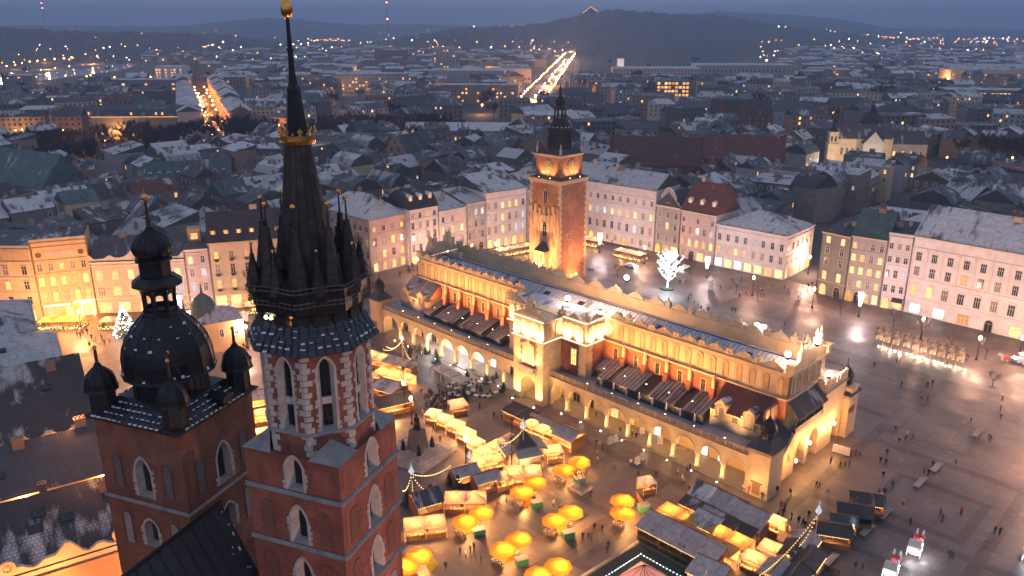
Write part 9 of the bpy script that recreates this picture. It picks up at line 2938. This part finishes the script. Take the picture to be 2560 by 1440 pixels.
spots_ = [(1165, 1395), (1150, 1388), (1176, 1385), (1185, 1378), (1204, 1410), (1114, 1425), (1238, 1275), (1242, 1275), (1266, 1258), (1383, 1268), (1400, 1283), (1457, 1350), (1470, 1352), (1478, 1352), (1486, 1328), (1505, 1332), (1520, 1375), (1517, 1385), (1476, 1245), (1288, 1198), (1067, 1342), (1058, 1358), (1020, 1360), (1084, 1082), (1092, 1085), (1101, 1105), (1235, 1048), (1243, 1047), (1254, 1052), (1268, 1052), (1490, 1115), (1507, 1125), (1509, 1130), (1492, 1150), (1493, 1160), (1530, 1175), (1538, 1178), (1577, 1165), (1590, 1155), (1595, 1195), (1640, 1195), (1693, 1190), (1705, 1205), (1708, 1212), (1718, 1178), (1724, 1178), (1722, 1232), (1550, 1085), (1580, 1095), (1590, 1098), (1490, 1045), (1858, 1230), (1872, 1235), (1904, 1250), (1932, 1230), (1942, 1235), (1975, 1240), (1952, 1270), (1962, 1275), (2040, 1220), (2048, 1222), (2068, 1235), (2076, 1160), (2100, 1170), (2112, 1170), (2122, 1168), (2125, 1140), (2138, 1140), (2148, 1140), (2085, 1050), (2200, 1160), (2213, 1165), (2207, 1195), (2198, 1235), (2210, 1240), (2230, 1220), (2256, 1265), (2216, 1140), (2246, 1110), (2262, 1105), (2267, 1095), (2281, 1100), (2238, 1080), (2330, 1170), (2310, 1185), (2320, 1190), (2389, 1160), (2426, 1060), (2470, 1100), (2475, 1105), (2500, 1030), (2505, 1005), (2500, 1050), (2485, 1335), (2498, 1338), (2350, 1290), (2355, 1305), (2400, 1285), (2403, 1290), (2372, 1395), (2378, 1400), (2275, 1315), (2139, 1425), (2156, 1422), (2252, 970), (2318, 970), (2330, 965), (2303, 1000), (2318, 1005), (2240, 912), (2248, 912), (2365, 920), (2405, 895), (2415, 897), (2420, 900), (2185, 920), (1962, 815), (1722, 745), (1728, 742), (1720, 755), (1830, 780), (1838, 782), (1865, 735), (1848, 745), (1900, 745), (1908, 745), (1930, 720), (1700, 710), (1715, 708), (1780, 720), (1800, 725), (1898, 730), (1905, 735), (1960, 725), (1970, 735), (1995, 750), (2020, 720), (2030, 715), (1760, 785), (1752, 775), (1770, 780), (1530, 610), (1545, 605), (1560, 625), (1590, 630), (1745, 770), (1735, 765), (1470, 680), (1476, 682), (1482, 681), (1460, 690), (1000, 690), (1032, 668), (1022, 680), (1026, 682), (1080, 640), (1090, 645), (230, 850), (240, 855), (255, 850), (208, 838), (262, 862), (275, 858), (590, 855), (596, 850), (605, 850), (617, 848), (622, 852), (610, 872), (617, 876), (622, 878), (603, 865), (625, 902), (628, 905), (580, 825), (574, 828), (195, 843), (202, 845), (218, 835), (225, 870), (240, 880)]
for k in range(62):
 spots_.append((rnd.gauss(1105, 30), rnd.gauss(1005, 14)))
for k in range(16): spots_.append((rnd.uniform(950, 1020), rnd.uniform(915, 950)))
for k in range(14): spots_.append((rnd.uniform(1940, 2040), rnd.uniform(1280, 1345)))
for k in range(16): spots_.append((rnd.uniform(1790, 1900), rnd.uniform(1345, 1420)))
for k in range(12): spots_.append((rnd.uniform(1000, 1210), rnd.uniform(1215, 1290)))
used_p = {}
for (px, py) in spots_[:296]:
 me, coat, k = pv_[rnd.choices(range(55), [6, 6, 4, 4, 2, 2, 1.2, 1.2, 1, .8, .4] * 5)[0]]
 if not (px > 1000 or py < 910): continue
 x, y = gp(px, py)
 where = min(ANCH, key=lambda a: math.hypot(a[0] - px, (a[1] - py) * 1.5))[2]
 lab = 'person in %s coat %s near %s' % (coat, ['standing', 'walking', 'walking', 'waiting', 'reaching out'][k], where)
 o = link('person', me, None, (x, y, .02), rnd.uniform(0, 2 * PI))
 s = rnd.uniform(.94, 1.06); o.scale = (s, s, s)
 tag(o, lab, 'person', 'people near ' + where)
hv = [(0, 0, 1.25), (0, -.45, 1.22), (0, .5, 1.28), (0, .8, 1.6), (0, 1.0, 1.95), (0, 1.3, 1.75), (0, 1.48, 1.6), (.16, .5, .95), (.16, .55, .5), (.16, .5, .06), (-.16, .5, .95), (-.16, .42, .5), (-.16, .36, .06), (.17, -.5, 1.0), (.17, -.62, .52), (.17, -.55, .06), (-.17, -.5, 1.0), (-.17, -.7, .52), (-.17, -.62, .06), (0, -.78, 1.25), (0, -.9, .7), (.06, .98, 2.1), (-.06, .98, 2.1)]
hm_ = skin_mesh('horse_body', hv, [(0, 1), (0, 2), (2, 3), (3, 4), (4, 5), (5, 6), (2, 7), (7, 8), (8, 9), (2, 10), (10, 11), (11, 12), (1, 13), (13, 14), (14, 15), (1, 16), (16, 17), (17, 18), (1, 19), (19, 20), (4, 21), (4, 22)], [(.3, .34), (.3, .32), (.27, .3), .19, .14, .11, .08, .13, .07, .06, .13, .07, .06, .16, .08, .06, .16, .08, .06, .07, .03, .04, .04])
hm_.materials.clear(); hm_.materials.append(M['cloth_white'])
wh = MB(); wh.M = Matrix.Rotation(PI / 2, 4, 'Y'); wh.lathe([(.62, -.04), (.62, .04), (.54, .04), (.54, -.04), (.62, -.04)], 16); wh.lathe([(.1, -.08), (.1, .08)], 8)
for k in range(10):
 a = k * PI / 5; wh.tube([(.08 * math.cos(a), .08 * math.sin(a), 0), (.56 * math.cos(a), .56 * math.sin(a), 0)], .025, 4)
whm = wh.mesh('wheel', M['paint_white'])
def carriage(px, py, rz, w_):
 x, y = gp(px, py)
 t = thing('white_carriage', 'white horse carriage with folded hood and bright lamps ' + w_, 'carriage', (x, y, 0), rz, 'white horse carriages on the square')
 mb = MB(); mb.frus(-.75, .75, -1.2, 1.2, .7, -.9, .9, -1.5, 1.3, 1.35); mb.box(-.7, .7, 1.3, 1.9, 1.2, 1.4); part('body', mb, M['paint_white'], t)
 mb = MB(); mb.strip([(-1.7, 1.3, 1.4), (-1.75, 1.9, 2.2), (-1.4, 2.35, 2.5), (-.4, 2.5, 2.62), (.4, 2.25, 2.35)], -.95, .95); o = part('hood', mb, M['canvas_white'], t, None, PI / 2)
 for (sx, yy, s) in ((-.95, -.9, 1.05), (.95, -.9, 1.05), (-.9, 1.3, .8), (.9, 1.3, .8)):
  o = link('wheel', whm, t, (sx, yy, .65 * s)); o.scale = (1, s, s)
 for sx in (-.8, .8):
  mb = MB(); mb.ball((sx, 1.2, 1.5), .13, 6); part('carriage_lamp', mb, M['lamp_white'], t)
 mb = MB(); mb.box(-.5, .5, -1.56, -1.5, .9, 1.1); part('light_bar', mb, M['led_white'], t)
 mb = MB(); mb.tube([(0, 1.4, .7), (0, 4.4, .95)], .05, 5); part('shaft', mb, M['wood_dark'], t)
 c, s = math.cos(rz), math.sin(rz)
 W = lambda a, b: (x + a * c - b * s, y + a * s + b * c)
 lamp('POINT', (*W(1.6, 0), 1.6), 130, (.9, .94, 1), .15, name='carriage_light'); lamp('POINT', (*W(0, -2.2), 1.2), 120, (.9, .94, 1), .15, name='carriage_light')
 for sx in (-.45, .45):
  hx_, hy_ = W(sx, 3.4)
  h = thing('horse', ('left' if sx < 0 else 'right') + ' white horse with a red blanket before the carriage ' + w_, 'horse', (hx_, hy_, 0), rz, 'horses of the white carriages')
  link('body', hm_, h)
  mb = MB(); mb.strip([(-.36, .95, 1.0), (-.34, 1.3, 1.4), (-.2, 1.52, 1.6), (.2, 1.52, 1.6), (.34, 1.3, 1.4), (.36, .95, 1.0)], -.75, .45); part('blanket', mb, M['red_cloth'], h)
 px_, py_ = W(0, 1.6)
 m2 = next(m for m, cc, k in pv_ if cc == 'red' and k == 3)
 tag(link('person', m2, None, (px_, py_, .75), rz), 'coachman in red coat on the carriage ' + w_, 'person')
carriage(2285, 1385, -.62, 'nearer mid plaza'); carriage(2225, 1440, -.62, 'at the bottom edge'); carriage(2548, 908, 1.3, 'by the palace'); carriage(2572, 1400, -.6, 'in the lower corner')
# vehicles
def van(px, py, rz, label):
 t = thing('van', label, 'van', pt(px, py), rz)
 mb = MB(); mb.plate([(-2.8, .45), (2.6, .45), (2.75, .9), (2.5, 1.15), (1.75, 1.3), (1.1, 2.2), (.6, 2.45), (-2.7, 2.5), (-2.85, 2.2)], -1.0, 1.0); part('body', mb, M['paint_white'], t)
 mb = MB(); mb.quad((1.72, -.85, 1.36), (1.72, .85, 1.36), (1.17, .8, 2.16), (1.17, -.8, 2.16)); o = part('windscreen', mb, M['glass_dark'], t, (.03, 0, .02))
 for sy in (-1, 1):
  mb = MB(); mb.plate([(.3, 1.45), (1.5, 1.4), (1.0, 2.1), (.3, 2.15)], sy * 1.01 - .01, sy * 1.01 + .01); part('side_window', mb, M['glass_dark'], t)
  mb = MB(); mb.ball((2.72, sy * .75, .85), .14, 6); part('headlight', mb, M['lamp_white'], t)
  for xx in (-1.8, 1.7):
   mb = MB(); mb.M = Matrix.Translation((xx, sy * .92, .36)) @ Matrix.Rotation(PI / 2, 4, 'X'); mb.lathe([(.36, -.12), (.36, .12), (.2, .13)], 10); part('wheel', mb, M['rubber'], t)
van(596, 806, PI + .25, 'white delivery van driving past the parasol terraces')
for px, py, rz, lab in ((1577, 668, .8, 'pale blue car driving behind the clock tower'), (1712, 672, -.8, 'dark parked car behind the light tree')):
 t = thing('car', lab, 'car', pt(px, py), rz); link('body', cbm, t)
 for m_ in hlm: link('headlight', m_, t)
